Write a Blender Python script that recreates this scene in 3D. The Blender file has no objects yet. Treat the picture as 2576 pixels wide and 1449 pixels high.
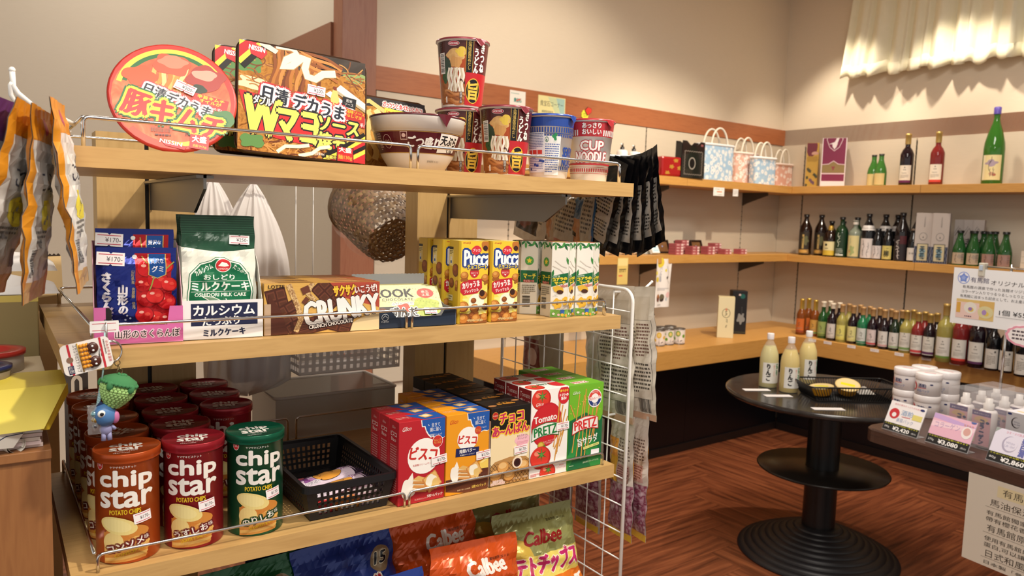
import bpy, bmesh, math, random
from mathutils import Vector, Matrix
from mathutils.geometry import tessellate_polygon
rnd = random.Random(7)
SC = bpy.context.scene
COL = SC.collection
PI = math.pi

# ------------------------------------------------------------------ camera
CAM = Vector((-0.0686, -1.0186, 1.4338))
YAW, PITCH, ROLL, FOC = 0.60565, -0.09461, 0.03077, 1896.92
FW = Vector((math.sin(YAW)*math.cos(PITCH), math.cos(YAW)*math.cos(PITCH), math.sin(PITCH)))
_r = Vector((math.cos(YAW), -math.sin(YAW), 0)); _u = _r.cross(FW)
RT = _r*math.cos(ROLL) + _u*math.sin(ROLL)
UP = -_r*math.sin(ROLL) + _u*math.cos(ROLL)
cam = bpy.data.cameras.new('camera'); cam.sensor_width = 36; cam.lens = FOC*36/2576
cam.clip_start = 0.02; cam.clip_end = 60
cam.dof.use_dof = True; cam.dof.focus_distance = 1.15; cam.dof.aperture_fstop = 8.5
co = bpy.data.objects.new('camera', cam); COL.objects.link(co)
co.matrix_world = Matrix(((RT.x, UP.x, -FW.x, CAM.x), (RT.y, UP.y, -FW.y, CAM.y), (RT.z, UP.z, -FW.z, CAM.z), (0, 0, 0, 1)))
SC.camera = co
# ------------------------------------------------------------------ view, world
vs = SC.view_settings
vs.view_transform = 'Standard'; vs.look = 'None'; vs.exposure = 0.0; vs.gamma = 1.0; vs.use_curve_mapping = False
wd = bpy.data.worlds.new('world'); SC.world = wd; wd.use_nodes = True
wd.node_tree.nodes['Background'].inputs[0].default_value = (1.0, 0.95, 0.88, 1)
wd.node_tree.nodes['Background'].inputs[1].default_value = 0.75
# ------------------------------------------------------------------ room frame: u along the back wall (0 at the corner), v out from it, z up
PHI = 0.04159
EX = Vector((math.cos(PHI), math.sin(PHI), 0)); EY = Vector((-math.sin(PHI), math.cos(PHI), 0))
RO = Vector((4.72131, 2.48602, 0))
def rw(u, v, z=0.0): return RO + EX*u - EY*v + Vector((0, 0, z))
# ------------------------------------------------------------------ ceiling downlights of the room, plus added area fills
def lamp(name, kind, loc, energy, color=(1, .86, .68), size=.1, aim=None, blend=.5, angle=70, sy=None, spread=None):
    l = bpy.data.lights.new(name, kind); l.energy = energy; l.color = color
    if kind == 'AREA':
        l.size = size
        if sy: l.shape = 'RECTANGLE'; l.size_y = sy
        if spread: l.spread = math.radians(spread)
    else: l.shadow_soft_size = size
    if kind == 'SPOT': l.spot_size = math.radians(angle); l.spot_blend = blend
    o = bpy.data.objects.new(name, l); COL.objects.link(o); o.location = loc
    d = (Vector(aim) - Vector(loc)) if aim is not None else Vector((0, 0, -1))
    o.rotation_euler = d.to_track_quat('-Z', 'Y').to_euler()
    return o
WARM = (1, .85, .66); SOFT = (1, .93, .84)
CEIL = 3.05
lamp('ambient_fill_area', 'AREA', (-.2, -1.5, CEIL-.03), 52, SOFT, 1.4, sy=.6)  # added area fill for general ambient light over the display, no fixture
lamp('ambient_fill_area', 'AREA', tuple(rw(-2.6, 2.2, CEIL-.03)), 55, SOFT, 1.4, sy=.6)  # added area fill, ambient light for the rest of the room
lamp('ambient_fill_area', 'AREA', tuple(rw(-4.2, -.3, CEIL-.03)), 9, SOFT, .8, sy=.6)  # small added fill to brighten the far wall
lamp('ceiling_downlight', 'SPOT', (1.25, -.95, CEIL-.03), 190, (1, .9, .76), .05, aim=(.75, .1, 1.25), angle=80, blend=.7)
for (u, v, tu, tv, tz, e) in ((-.55, .55, -.15, .5, 1.6, 55), (-.55, 1.25, -.1, 1.25, 1.6, 55), (-.55, 1.95, -.1, 2.0, 1.6, 40), (-1.5, 1.7, -1.3, .25, .9, 150), (-2.7, 1.5, -2.3, .1, 1.6, 70)):
    lamp('ceiling_downlight', 'SPOT', tuple(rw(u, v, CEIL-.03)), e, WARM, .03, aim=tuple(rw(tu, tv, tz)), angle=75, blend=.6)

# ------------------------------------------------------------------ sight lines to real planes (used to read distances off known planes)
def ray(x, y): return (FW*FOC + RT*(x-1288) - UP*(y-724.5)).normalized()
def on_z(x, y, z): d = ray(x, y); return CAM + d*((z-CAM.z)/d.z)
def on_y(x, y, Y): d = ray(x, y); return CAM + d*((Y-CAM.y)/d.y)
def on_x(x, y, X): d = ray(x, y); return CAM + d*((X-CAM.x)/d.x)
def room(P): q = Vector(P)-RO; return Vector((q.dot(EX), -q.dot(EY), P.z))
def on_v(x, y, v): d = ray(x, y); n = -EY; return room(CAM + d*((v + n.dot(RO) - n.dot(CAM))/n.dot(d)))
def on_u(x, y, u): d = ray(x, y); n = EX; return room(CAM + d*((u + n.dot(RO) - n.dot(CAM))/n.dot(d)))
def on_rz(x, y, z): return room(on_z(x, y, z))

# ------------------------------------------------------------------ materials
_m = {}
def lin(h):
    h = h.lstrip('#'); c = [int(h[i:i+2], 16)/255 for i in (0, 2, 4)]
    return tuple(x/12.92 if x <= .04045 else ((x+.055)/1.055)**2.4 for x in c) + (1,)
def M(h, rough=.5, metal=0.0, spec=.5, alpha=1.0, trans=0.0, coat=0.0, emit=0.0, ior=1.45):
    if not isinstance(h, str): return h
    k = (h, rough, metal, spec, alpha, trans, coat, emit, ior)
    if k in _m: return _m[k]
    m = bpy.data.materials.new('paint_'+h.strip('#')); m.use_nodes = True
    b = m.node_tree.nodes['Principled BSDF']; i = b.inputs
    i['Base Color'].default_value = lin(h); i['Roughness'].default_value = rough; i['Metallic'].default_value = metal
    i['Specular IOR Level'].default_value = spec; i['Alpha'].default_value = alpha; i['Transmission Weight'].default_value = trans
    i['Coat Weight'].default_value = coat; i['IOR'].default_value = ior
    if emit: i['Emission Color'].default_value = lin(h); i['Emission Strength'].default_value = emit
    _m[k] = m; return m
def NM(name, cols, scale=(1, 1, 1), tex='noise', rough=.5, detail=4, dist=0.0, bump=0.0, metal=0.0, nscale=5.0, wave='X', pos=None, coat=0.0, spec=.5, alpha=1.0):
    """procedural: noise, wave, voronoi or magic through a colour ramp on object coordinates"""
    if name in _m: return _m[name]
    m = bpy.data.materials.new(name); m.use_nodes = True; nt = m.node_tree; N = nt.nodes; L = nt.links
    b = N['Principled BSDF']; b.inputs['Roughness'].default_value = rough; b.inputs['Metallic'].default_value = metal
    b.inputs['Coat Weight'].default_value = coat; b.inputs['Specular IOR Level'].default_value = spec; b.inputs['Alpha'].default_value = alpha
    tc = N.new('ShaderNodeTexCoord'); mp = N.new('ShaderNodeMapping'); mp.inputs['Scale'].default_value = scale
    L.new(tc.outputs['Object'], mp.inputs['Vector'])
    if tex == 'noise':
        t = N.new('ShaderNodeTexNoise'); t.inputs['Scale'].default_value = nscale; t.inputs['Detail'].default_value = detail; t.inputs['Distortion'].default_value = dist; out = t.outputs['Fac']
    elif tex == 'wave':
        t = N.new('ShaderNodeTexWave'); t.bands_direction = wave; t.inputs['Scale'].default_value = nscale; t.inputs['Distortion'].default_value = dist; t.inputs['Detail'].default_value = detail; out = t.outputs['Fac']
    else:
        t = N.new('ShaderNodeTexVoronoi'); t.inputs['Scale'].default_value = nscale; out = t.outputs['Distance']
    L.new(mp.outputs[0], t.inputs['Vector'])
    r = N.new('ShaderNodeValToRGB'); e = r.color_ramp.elements
    n = len(cols); ps = pos or [i/(n-1) for i in range(n)]
    while len(e) < n: e.new(.5)
    for i in range(n): e[i].position = ps[i]; e[i].color = lin(cols[i])
    L.new(out, r.inputs[0]); L.new(r.outputs[0], b.inputs['Base Color'])
    if bump:
        bp = N.new('ShaderNodeBump'); bp.inputs['Strength'].default_value = bump; bp.inputs['Distance'].default_value = .002
        L.new(out, bp.inputs['Height']); L.new(bp.outputs[0], b.inputs['Normal'])
    _m[name] = m; return m
def wood(name, dark, light, axis='x', rough=.42, k=1.0):
    s = {'x': (1.2*k, 14*k, 14*k), 'y': (14*k, 1.2*k, 14*k), 'z': (14*k, 14*k, 1.2*k)}[axis]
    return NM(name, [dark, light, dark], scale=s, nscale=6, detail=8, dist=.6, rough=rough, pos=[.3, .52, .75], bump=.05)
BEECH = wood('beech_veneer', 'b8925a', 'c8a268', 'x')
BEECHZ = wood('beech_panel', 'b8965e', 'c2a069', 'z')
TRIMW = wood('trim_wood', '9a5a36', 'a8663f', 'x')
POSTW = wood('post_wood', '925a42', '9e684e', 'z')
ORWOOD = wood('shelf_oak', 'bd8a45', 'c99650', 'x')
CREAM = NM('cream_wallpaper', ['ddd0bb', 'e6dac6'], scale=(3, 3, 60), nscale=6, detail=4, rough=.75, bump=.06)
PANEL = NM('wall_panel_paint', ['c9bdaa', 'd0c4b1'], scale=(2, 2, 30), nscale=5, detail=2, rough=.6)
CHROME = M('d8d8d8', .14, 1.0)
WHITEWIRE = M('eceae6', .35)
BLACKP = M('17171a', .42)
BLACKB = M('0d0c10', .35)
STEEL = M('8a8782', .35, .8)

# ------------------------------------------------------------------ objects
def link(o, parent=None):
    COL.objects.link(o)
    if parent is not None: o.parent = parent
    return o
def tag(o, label, cat, group=None, kind=None):
    if label: o['label'] = label
    if cat: o['category'] = cat
    if group: o['group'] = group
    if kind: o['kind'] = kind
    return o
def thing(name, label, cat, loc, rz=0.0, group=None, rot=None):
    o = bpy.data.objects.new(name, None); o.empty_display_size = .05; link(o)
    o.location = loc; o.rotation_euler = rot if rot else (0, 0, rz)
    return tag(o, label, cat, group)
def copy_tree(o, parent=None):
    c = o.copy(); COL.objects.link(c)
    if parent is not None: c.parent = parent
    for ch in list(o.children): copy_tree(ch, c)
    return c
def dup(o, label, loc=None, rz=None, rot=None, cat=None, group=None):
    c = copy_tree(o)
    if loc is not None: c.location = loc
    if rz is not None: c.rotation_euler = (0, 0, rz)
    if rot is not None: c.rotation_euler = rot
    tag(c, label, cat, group); return c

# ------------------------------------------------------------------ text
_t = {}
_fc = bpy.data.curves.new('glyphs', 'FONT'); _fc.resolution_u = 2
_fo = bpy.data.objects.new('glyphs', _fc)
def glyphs(body, res=2, space=1.0, line=1.0):
    k = (body, res, space, line)
    if k in _t: return _t[k]
    _fc.body = body; _fc.resolution_u = res; _fc.space_character = space; _fc.space_line = line; _fc.align_x = 'CENTER'
    me = bpy.data.meshes.new_from_object(_fo)
    v = [(a.co.x, a.co.y) for a in me.vertices]; f = [tuple(p.vertices) for p in me.polygons]
    bpy.data.meshes.remove(me)
    if not v: v = [(0, 0)]
    x0 = min(a[0] for a in v); x1 = max(a[0] for a in v); y0 = min(a[1] for a in v); y1 = max(a[1] for a in v)
    w = max(x1-x0, 1e-6); h = max(y1-y0, 1e-6)
    v = [((a[0]-x0)/w-.5, (a[1]-y0)/h-.5) for a in v]
    _t[k] = (v, f); return _t[k]
def rot2(x, y, a): c, s = math.cos(a), math.sin(a); return x*c-y*s, x*s+y*c

# ------------------------------------------------------------------ printed artwork: list of layers -> flat polygons
# ('r',x0,y0,x1,y1,c) ('e',cx,cy,rx,ry,c[,rot]) ('p',pts,c) ('s',cx,cy,r,n,inner,c) ('b',cx,cy,rx,ry,n,amp,c) ('l',pts,w,c)
# ('t',text,cx,cy,w,h,c,{rot,sh,b,halo,v,arc,res,space}) ('g',x0,y0,x1,y1,rows,c) small print  ('k',x0,y0,x1,y1,c) bar code
def poly_tris(pts):
    t = tessellate_polygon([[Vector((p[0], p[1], 0)) for p in pts]])
    return list(pts), [tuple(x) for x in t]
def ell(cx, cy, rx, ry, n=28, rot=0.0):
    return [(cx+rot2(rx*math.cos(2*PI*i/n), ry*math.sin(2*PI*i/n), rot)[0], cy+rot2(rx*math.cos(2*PI*i/n), ry*math.sin(2*PI*i/n), rot)[1]) for i in range(n)]
def blob(cx, cy, rx, ry, n, amp, seed=None):
    q = random.Random(seed if seed is not None else int(cx*7919+cy*104729))
    ph = [q.uniform(0, 6.28) for _ in range(3)]; out = []
    for i in range(40):
        a = 2*PI*i/40; k = 1+amp*math.sin(n*a+ph[0])+amp*.5*math.sin((n+2)*a+ph[1])
        out.append((cx+rx*k*math.cos(a), cy+ry*k*math.sin(a)))
    return out
def stroke(pts, w, closed=False):
    n = len(pts); L = []; Rr = []
    for i in range(n):
        a = pts[max(i-1, 0)]; b = pts[min(i+1, n-1)]
        dx, dy = b[0]-a[0], b[1]-a[1]; d = math.hypot(dx, dy) or 1
        nx, ny = -dy/d*w/2, dx/d*w/2
        L.append((pts[i][0]+nx, pts[i][1]+ny)); Rr.append((pts[i][0]-nx, pts[i][1]-ny))
    v = L+Rr; f = [(i, i+1, n+i+1, n+i) for i in range(n-1)]
    return v, f
def layers_geo(layers):
    """yield (verts2d, faces, colour) in drawing order"""
    for l in layers:
        k = l[0]
        if k == 'r':
            _, x0, y0, x1, y1, c = l; yield [(x0, y0), (x1, y0), (x1, y1), (x0, y1)], [(0, 1, 2, 3)], c
        elif k == 'e':
            pts = ell(l[1], l[2], l[3], l[4], 28, l[6] if len(l) > 6 else 0); yield pts, [tuple(range(len(pts)))], l[5]
        elif k == 'p':
            v, f = poly_tris(l[1]); yield v, f, l[2]
        elif k == 's':
            _, cx, cy, r, n, inn, c = l
            pts = [(cx+(r if i % 2 == 0 else r*inn)*math.sin(PI*i/n), cy+(r if i % 2 == 0 else r*inn)*math.cos(PI*i/n)) for i in range(2*n)]
            v, f = poly_tris(pts); yield v, f, c
        elif k == 'b':
            v, f = poly_tris(blob(*l[1:7])); yield v, f, l[7]
        elif k == 'l':
            v, f = stroke(l[1], l[2]); yield v, f, l[3]
        elif k == 'g':
            _, x0, y0, x1, y1, rows, c = l; q = random.Random(int((x0+3*y0)*1e5)); rh = (y1-y0)/rows; v = []; f = []
            for i in range(rows):
                x = x0; yy = y1-(i+.75)*rh; end = x1 if i < rows-1 else x0+(x1-x0)*.6
                while x < end-rh*.3:
                    w = min(rh*q.uniform(.35, .9), end-x); n = len(v)
                    v += [(x, yy), (x+w, yy), (x+w, yy+rh*.5), (x, yy+rh*.5)]; f.append((n, n+1, n+2, n+3)); x += w+rh*.22
            yield v, f, c
        elif k == 'k':
            _, x0, y0, x1, y1, c = l; q = random.Random(int((x0+3*y0)*1e5)); v = []; f = []; x = x0; vert = (y1-y0) > (x1-x0)*1.3
            a, b = (y0, y1) if vert else (x0, x1); x = a; st = (b-a)/34
            while x < b:
                w = st*q.choice((.5, .9, 1.4)); n = len(v)
                v += ([(x0, x), (x1, x), (x1, x+w), (x0, x+w)] if vert else [(x, y0), (x+w, y0), (x+w, y1), (x, y1)]); f.append((n, n+1, n+2, n+3)); x += w+st*q.choice((.5, .8, 1.1))
            yield v, f, c
        elif k == 't':
            _, txt, cx, cy, w, h, c = l[:7]; o = l[7] if len(l) > 7 else {}
            if o.get('v'): txt = '\n'.join(txt)
            gv, gf = glyphs(txt, o.get('res', 2), o.get('space', 1.0), o.get('line', .92 if o.get('v') else 1.0))
            sh = o.get('sh', 0.0); rt = o.get('rot', 0.0); arc = o.get('arc', 0.0); tp = o.get('tp', 0.0)
            def place(dx, dy):
                out = []
                for x, y in gv:
                    X = x*w*(1+tp*y)+sh*y*h; Y = y*h
                    if arc: Y = Y*(1+o.get('grow', 0)*x) + arc*h*(.25-x*x)*4
                    elif o.get('grow'): Y = Y*(1+o['grow']*x)
                    X, Y = rot2(X, Y, rt); out.append((cx+X+dx, cy+Y+dy))
                return out
            for hc, hr in o.get('halo', ()):
                V = []; F = []
                nd = 10 if hr > .12*h else 8
                for i in range(nd):
                    a = 2*PI*i/nd; yield place(hr*math.cos(a), hr*math.sin(a)), gf, hc, i < nd-1
            b = o.get('b', 0.0)
            if b:
                b *= h
                for dx, dy in ((b, 0), (-b, 0), (0, b*.7), (0, -b*.7)): yield place(dx, dy), gf, c, True
            else: yield place(0, 0), gf, c
def clip(poly, ax, val, keep_less):
    out = []; n = len(poly)
    for i in range(n):
        a = poly[i]; b = poly[(i+1) % n]
        ia = (a[ax] <= val) == keep_less or a[ax] == val; ib = (b[ax] <= val) == keep_less or b[ax] == val
        if ia: out.append(a)
        if ia != ib:
            t = (val-a[ax])/(b[ax]-a[ax]); out.append((a[0]+(b[0]-a[0])*t, a[1]+(b[1]-a[1])*t))
    return out
def slice_poly(poly, ax, step):
    lo = min(p[ax] for p in poly); hi = max(p[ax] for p in poly)
    k0 = math.floor(lo/step+1e-6); k1 = math.ceil(hi/step-1e-6)
    if k1-k0 <= 1: return [poly]
    out = []; rest = poly
    for k in range(k0+1, k1):
        a = clip(rest, ax, k*step, True); rest = clip(rest, ax, k*step, False)
        if len(a) > 2: out.append(a)
        if len(rest) < 3: break
    if len(rest) > 2: out.append(rest)
    return out

class MB:
    def __init__(s): s.v = []; s.f = []; s.nr = {}; s.m = []; s.sm = []; s.mats = []; s.uv = None
    def mi(s, mat):
        mat = M(mat)
        if mat not in s.mats: s.mats.append(mat)
        return s.mats.index(mat)
    def add(s, v, f, mat, smooth=False, X=None):
        n = len(s.v); i = s.mi(mat)
        s.v += [tuple(X @ Vector(p)) for p in v] if X is not None else [tuple(p) for p in v]
        for q in f: s.f.append(tuple(n+j for j in q)); s.m.append(i); s.sm.append(smooth)
    def box(s, x0, x1, y0, y1, z0, z1, mat, ch=0.0, X=None, skip=()):
        if ch <= 0:
            v = [(x, y, z) for z in (z0, z1) for y in (y0, y1) for x in (x0, x1)]
            fs = {'b': (0, 2, 3, 1), 't': (4, 5, 7, 6), 'f': (0, 1, 5, 4), 'k': (2, 6, 7, 3), 'l': (0, 4, 6, 2), 'r': (1, 3, 7, 5)}
            s.add(v, [fs[k] for k in fs if k not in skip], mat, False, X); return
        b = bmesh.new(); bmesh.ops.create_cube(b, size=1.0)
        for q in b.verts: q.co = Vector(((x0+x1)/2+q.co.x*(x1-x0), (y0+y1)/2+q.co.y*(y1-y0), (z0+z1)/2+q.co.z*(z1-z0)))
        bmesh.ops.bevel(b, geom=list(b.edges), offset=ch, segments=2, affect='EDGES', profile=.5)
        b.verts.index_update(); s.add([q.co for q in b.verts], [tuple(q.index for q in f.verts) for f in b.faces], mat, False, X); b.free()
    def lathe(s, prof, mat, n=32, X=None, caps=(True, True), a0=0.0, a1=2*PI, smooth=True):
        full = abs(a1-a0-2*PI) < 1e-6; k = n if full else n+1; v = []; f = []
        for r, z in prof:
            for i in range(k): a = a0+(a1-a0)*i/n; v.append((r*math.sin(a), -r*math.cos(a), z))
        for j in range(len(prof)-1):
            for i in range(n):
                i2 = (i+1) % k; f.append((j*k+i, j*k+i2, (j+1)*k+i2, (j+1)*k+i))
        s.add(v, f, mat, smooth, X)
        if full:
            if caps[0] and prof[0][0] > 1e-6: s.add(v[:k], [tuple(range(k-1, -1, -1))], mat, False, X)
            if caps[1] and prof[-1][0] > 1e-6: s.add(v[-k:], [tuple(range(k))], mat, False, X)
    def tube(s, pts, r, mat, n=8, closed=False, X=None, caps=True):
        P = [Vector(p) for p in pts]; m = len(P); v = []; f = []
        prev = None
        for i in range(m):
            a = P[(i-1) % m] if closed or i else P[0]; b = P[(i+1) % m] if closed or i < m-1 else P[-1]
            t = (b-a).normalized()
            if prev is None:
                nrm = t.orthogonal().normalized()
            else:
                nrm = prev-t*prev.dot(t); nrm = nrm.normalized() if nrm.length > 1e-6 else t.orthogonal().normalized()
            prev = nrm; bn = t.cross(nrm); rr = r[i] if isinstance(r, (list, tuple)) else r
            for j in range(n): q = 2*PI*j/n; v.append(P[i]+nrm*rr*math.cos(q)+bn*rr*math.sin(q))
        for i in range(m if closed else m-1):
            for j in range(n):
                i2 = (i+1) % m; f.append((i*n+j, i*n+(j+1) % n, i2*n+(j+1) % n, i2*n+j))
        if caps and not closed: f += [tuple(range(n-1, -1, -1)), tuple((m-1)*n+j for j in range(n))]
        s.add(v, f, mat, True, X)
    def prism(s, pts, d0, d1, mat, ax='z', X=None, side=None):
        """polygon pts extruded along an axis"""
        def P(a, d): return {'z': (a[0], a[1], d), 'y': (a[0], d, a[1]), 'x': (d, a[0], a[1])}[ax]
        n = len(pts); v = [P(a, d0) for a in pts]+[P(a, d1) for a in pts]; t = poly_tris(pts)[1]
        s.add(v, [tuple(reversed(q)) for q in t]+[tuple(n+i for i in q) for q in t], mat, False, X)
        s.add(v, [(i, (i+1) % n, n+(i+1) % n, n+i) for i in range(n)], side or mat, False, X)
    def grid(s, fn, nu, nv, mat, smooth=True, X=None, wrap=False):
        k = nu if wrap else nu+1
        v = [fn(i/nu, j/nv) for j in range(nv+1) for i in range(k)]
        f = [(j*k+i, j*k+(i+1) % k, (j+1)*k+(i+1) % k, (j+1)*k+i) for j in range(nv) for i in range(nu)]
        s.add(v, f, mat, smooth, X)
    def sphere(s, c, r, mat, n=16, X=None, sc=(1, 1, 1)):
        pr = [(r*math.sin(PI*i/n), -r*math.cos(PI*i/n)) for i in range(n+1)]
        pr[0] = (1e-5, -r); pr[-1] = (1e-5, r)
        T = Matrix.Translation(c) @ Matrix.Diagonal((*sc, 1)); s.lathe(pr, mat, n*2, (X @ T) if X is not None else T, caps=(False, False))
    def art(s, layers, mp, finish=(.45, 0.0), base=.00012, step=.00005, cx=None, cy=None, bounds=None, X=None, diag=False, nrm=None):
        """print layers onto a surface; mp(x,y,off)->point; cx/cy = slicing step for curved surfaces"""
        off = base; todo = list(layers_geo(layers))
        step = min(step, .0011/max(1, sum(.25 if (len(q) > 3 and q[3]) else 1 for q in todo)))
        for v, f, c, *sub in todo:
            mat = M(c, *finish) if isinstance(c, str) else c
            polys = [[v[i] for i in q] for q in f]
            if bounds:
                x0, y0, x1, y1 = bounds; out = []
                for p in polys:
                    if min(a[0] for a in p) < x0: p = clip(p, 0, x0, False)
                    if len(p) > 2 and max(a[0] for a in p) > x1: p = clip(p, 0, x1, True)
                    if len(p) > 2 and min(a[1] for a in p) < y0: p = clip(p, 1, y0, False)
                    if len(p) > 2 and max(a[1] for a in p) > y1: p = clip(p, 1, y1, True)
                    if len(p) > 2: out.append(p)
                polys = out
            if cx: polys = [q for p in polys for q in slice_poly(p, 0, cx)]
            if cy:
                polys = [q for p in polys for q in slice_poly(p, 1, cy)]
                if diag: polys = [[(a[0]-a[1]*cx/cy, a[1]) for a in p] for p in polys]; polys = [[(a[0]+a[1]*cx/cy, a[1]) for a in q] for p in polys for q in slice_poly(p, 0, cx)]
            polys = [p if sum(p[i-1][0]*p[i][1]-p[i][0]*p[i-1][1] for i in range(len(p))) >= 0 else p[::-1] for p in polys]
            V = []; F = []
            for p in polys:
                n = len(V); V += [mp(a[0], a[1], off) for a in p]; F.append(tuple(range(n, n+len(p))))
            if V:
                if nrm:
                    Y = X.to_3x3() if X is not None else None; k = len(s.v); i = k
                    for p in polys:
                        for a in p: q = nrm(a[0], a[1]); s.nr[i] = Y @ q if Y else q; i += 1
                s.add(V, F, mat, bool(cx or cy), X)
            off += step*.25 if sub and sub[0] else step
    def build(s, name, parent=None, loc=None, rz=None, rot=None):
        me = bpy.data.meshes.new(name); me.from_pydata(s.v, [], s.f)
        for m in s.mats: me.materials.append(m)
        me.polygons.foreach_set('material_index', s.m); me.polygons.foreach_set('use_smooth', s.sm)
        me.update()
        if s.nr: me.normals_split_custom_set_from_vertices([tuple(s.nr.get(i, (0, 0, 0))) for i in range(len(s.v))])
        o = bpy.data.objects.new(name, me); link(o, parent)
        if loc is not None: o.location = loc
        if rz is not None: o.rotation_euler = (0, 0, rz)
        if rot is not None: o.rotation_euler = rot
        return o
def facet(f, gx, gy, sgn=-1):
    """the surface f taken flat on each triangle of a grid, so that print layers stay parallel to it"""
    memo = {}
    def node(i, j):
        if (i, j) not in memo: memo[(i, j)] = Vector(f(i*gx, j*gy, 0))
        return memo[(i, j)]
    def mp(x, y, o):
        a = x/gx; c = y/gy; i = math.floor(a+1e-9); j = math.floor(c+1e-9); s = a-i; t = c-j
        if t >= s: p = node(i, j)*(1-t)+node(i, j+1)*(t-s)+node(i+1, j+1)*s
        else: p = node(i, j)*(1-s)+node(i+1, j)*(s-t)+node(i+1, j+1)*t
        return (p.x, p.y+sgn*o, p.z)
    return mp
def front(y): return lambda a, b, o: (a, y-o, b)          # face turned to -y
def top(z): return lambda a, b, o: (a, b, z+o)
def lside(x): return lambda a, b, o: (x-o, -a, b)         # face turned to -x ; a runs towards -y (front)
def rside(x): return lambda a, b, o: (x+o, a, b)
def cyl(R): return lambda a, b, o: ((R(b)+o)*math.sin(a/R0(R)), -(R(b)+o)*math.cos(a/R0(R)), b)
def R0(R): return R(0.0)
def arcpts(cx, cy, r, a0, a1, n=12): return [(cx+r*math.cos(a0+(a1-a0)*i/n), cy+r*math.sin(a0+(a1-a0)*i/n)) for i in range(n+1)]
def rrect(x0, y0, x1, y1, r, n=5):
    return arcpts(x1-r, y0+r, r, -PI/2, 0, n)+arcpts(x1-r, y1-r, r, 0, PI/2, n)+arcpts(x0+r, y1-r, r, PI/2, PI, n)+arcpts(x0+r, y0+r, r, PI, 1.5*PI, n)
def S(name, mb, loc=None, rz=None):
    o = mb.build(name, None, loc, rz); o['kind'] = 'structure'; return o
def sticker(parent, X, price='¥170-', w=.028, h=.0145, finish=(.55, 0)):
    """price label: white, notched, two red rules"""
    b = MB(); a, c = w/2, h/2; q = h*.12
    pts = [(-a, -c), (-q, -c), (0, -c+q), (q, -c), (a, -c), (a, c), (q, c), (0, c-q), (-q, c), (-a, c)]
    b.prism(pts, 0, -.0002, 'f4f0f0', 'y', X)
    b.art([('r', -a*.85, c*.62, a*.85, c*.74, 'c8485a'), ('r', -a*.85, -c*.74, a*.85, -c*.62, 'c8485a'), ('t', price, w*.14, 0, w*.56, h*.36, '5a5358')], front(-.0002), finish, X=X)
    return b.build('price_sticker', parent)
# ================================================================== the setting
def rbox(mb, u0, u1, v0, v1, z0, z1, mat, **k): mb.box(u0, u1, -v1, -v0, z0, z1, mat, **k)
RR = PHI
# floor: herringbone planks laid along the two walls
b = MB()
b.box(-9, 1.5, -9, 3, -.05, -.0015, M('2a1710', .5))
fl = b.build('floor', None, RO, RR); fl['kind'] = 'structure'
def plank_floor():
    W_, n = .165, 5; v = []; f = []; uv = []; q = random.Random(3)
    def rect(x0, y0, x1, y1, along_x):
        g = .0006; i = len(v); v.extend([(x0+g, y0+g, 0), (x1-g, y0+g, 0), (x1-g, y1-g, 0), (x0+g, y1-g, 0)]); f.append((i, i+1, i+2, i+3))
        a, c = q.uniform(0, 40), q.uniform(0, 40); L_, B_ = (x1-x0, y1-y0) if along_x else (y1-y0, x1-x0)
        uv.extend([(a, c), (a+L_, c), (a+L_, c+B_), (a, c+B_)] if along_x else [(a, c), (a, c+B_), (a+L_, c+B_), (a+L_, c)])
    for x in range(-34, 3):
        for y in range(-34, 6):
            s_ = (x-y) % (2*n)
            if s_ == 0: rect(x*W_, y*W_, (x+n)*W_, (y+1)*W_, True)
            elif s_ == 2*n-1: rect(x*W_, y*W_, (x+1)*W_, (y+n)*W_, False)
    me = bpy.data.meshes.new('floor_planks'); me.from_pydata(v, [], f)
    l = me.uv_layers.new(name='UVMap')
    for i, c in enumerate(uv): l.data[i].uv = c
    m = bpy.data.materials.new('walnut_floor'); m.use_nodes = True; nt = m.node_tree; N = nt.nodes; L = nt.links; B = N['Principled BSDF']
    B.inputs['Roughness'].default_value = .36
    uvn = N.new('ShaderNodeUVMap'); mp = N.new('ShaderNodeMapping'); mp.inputs['Scale'].default_value = (1.1, 17, 1)
    t = N.new('ShaderNodeTexNoise'); t.inputs['Scale'].default_value = 2.6; t.inputs['Detail'].default_value = 9; t.inputs['Distortion'].default_value = .7
    r = N.new('ShaderNodeValToRGB'); e = r.color_ramp.elements; e.new(.5)
    for i, (p_, c) in enumerate(((.3, '4e2717'), (.5, '7b4329'), (.72, '995a38'))): e[i].position = p_; e[i].color = lin(c)
    L.new(uvn.outputs[0], mp.inputs[0]); L.new(mp.outputs[0], t.inputs[0]); L.new(t.outputs[0], r.inputs[0]); L.new(r.outputs[0], B.inputs['Base Color'])
    me.materials.append(m); o = bpy.data.objects.new('floor_planks', me); link(o); o.location = RO; o.rotation_euler = (0, 0, RR); o['kind'] = 'structure'
plank_floor()
UP_ = -3.463                                                        # the wooden post stands where the back wall ends
b = MB(); rbox(b, UP_+.06, .3, -.2, 0, 0, CEIL, CREAM); S('wall_back', b, RO, RR)
b = MB(); rbox(b, 0, .3, 0, 7, 0, CEIL, CREAM); S('wall_right', b, RO, RR)
b = MB(); rbox(b, UP_+.012, UP_+.2, -1.3, -.07, 0, CEIL, CREAM); S('wall_left', b, RO, RR)
b = MB(); rbox(b, -9, UP_+.2, -1.3, -1.0, 0, CEIL, CREAM); S('wall_far', b, RO, RR)
b = MB(); rbox(b, -9, .3, -1.3, 7, CEIL, CEIL+.1, M('e8e0d2', .8)); S('ceiling', b, RO, RR)
b = MB(); rbox(b, UP_, UP_+.172, -.068, .03, 0, CEIL, POSTW, ch=.002); S('trim_post', b, RO, RR)
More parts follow.
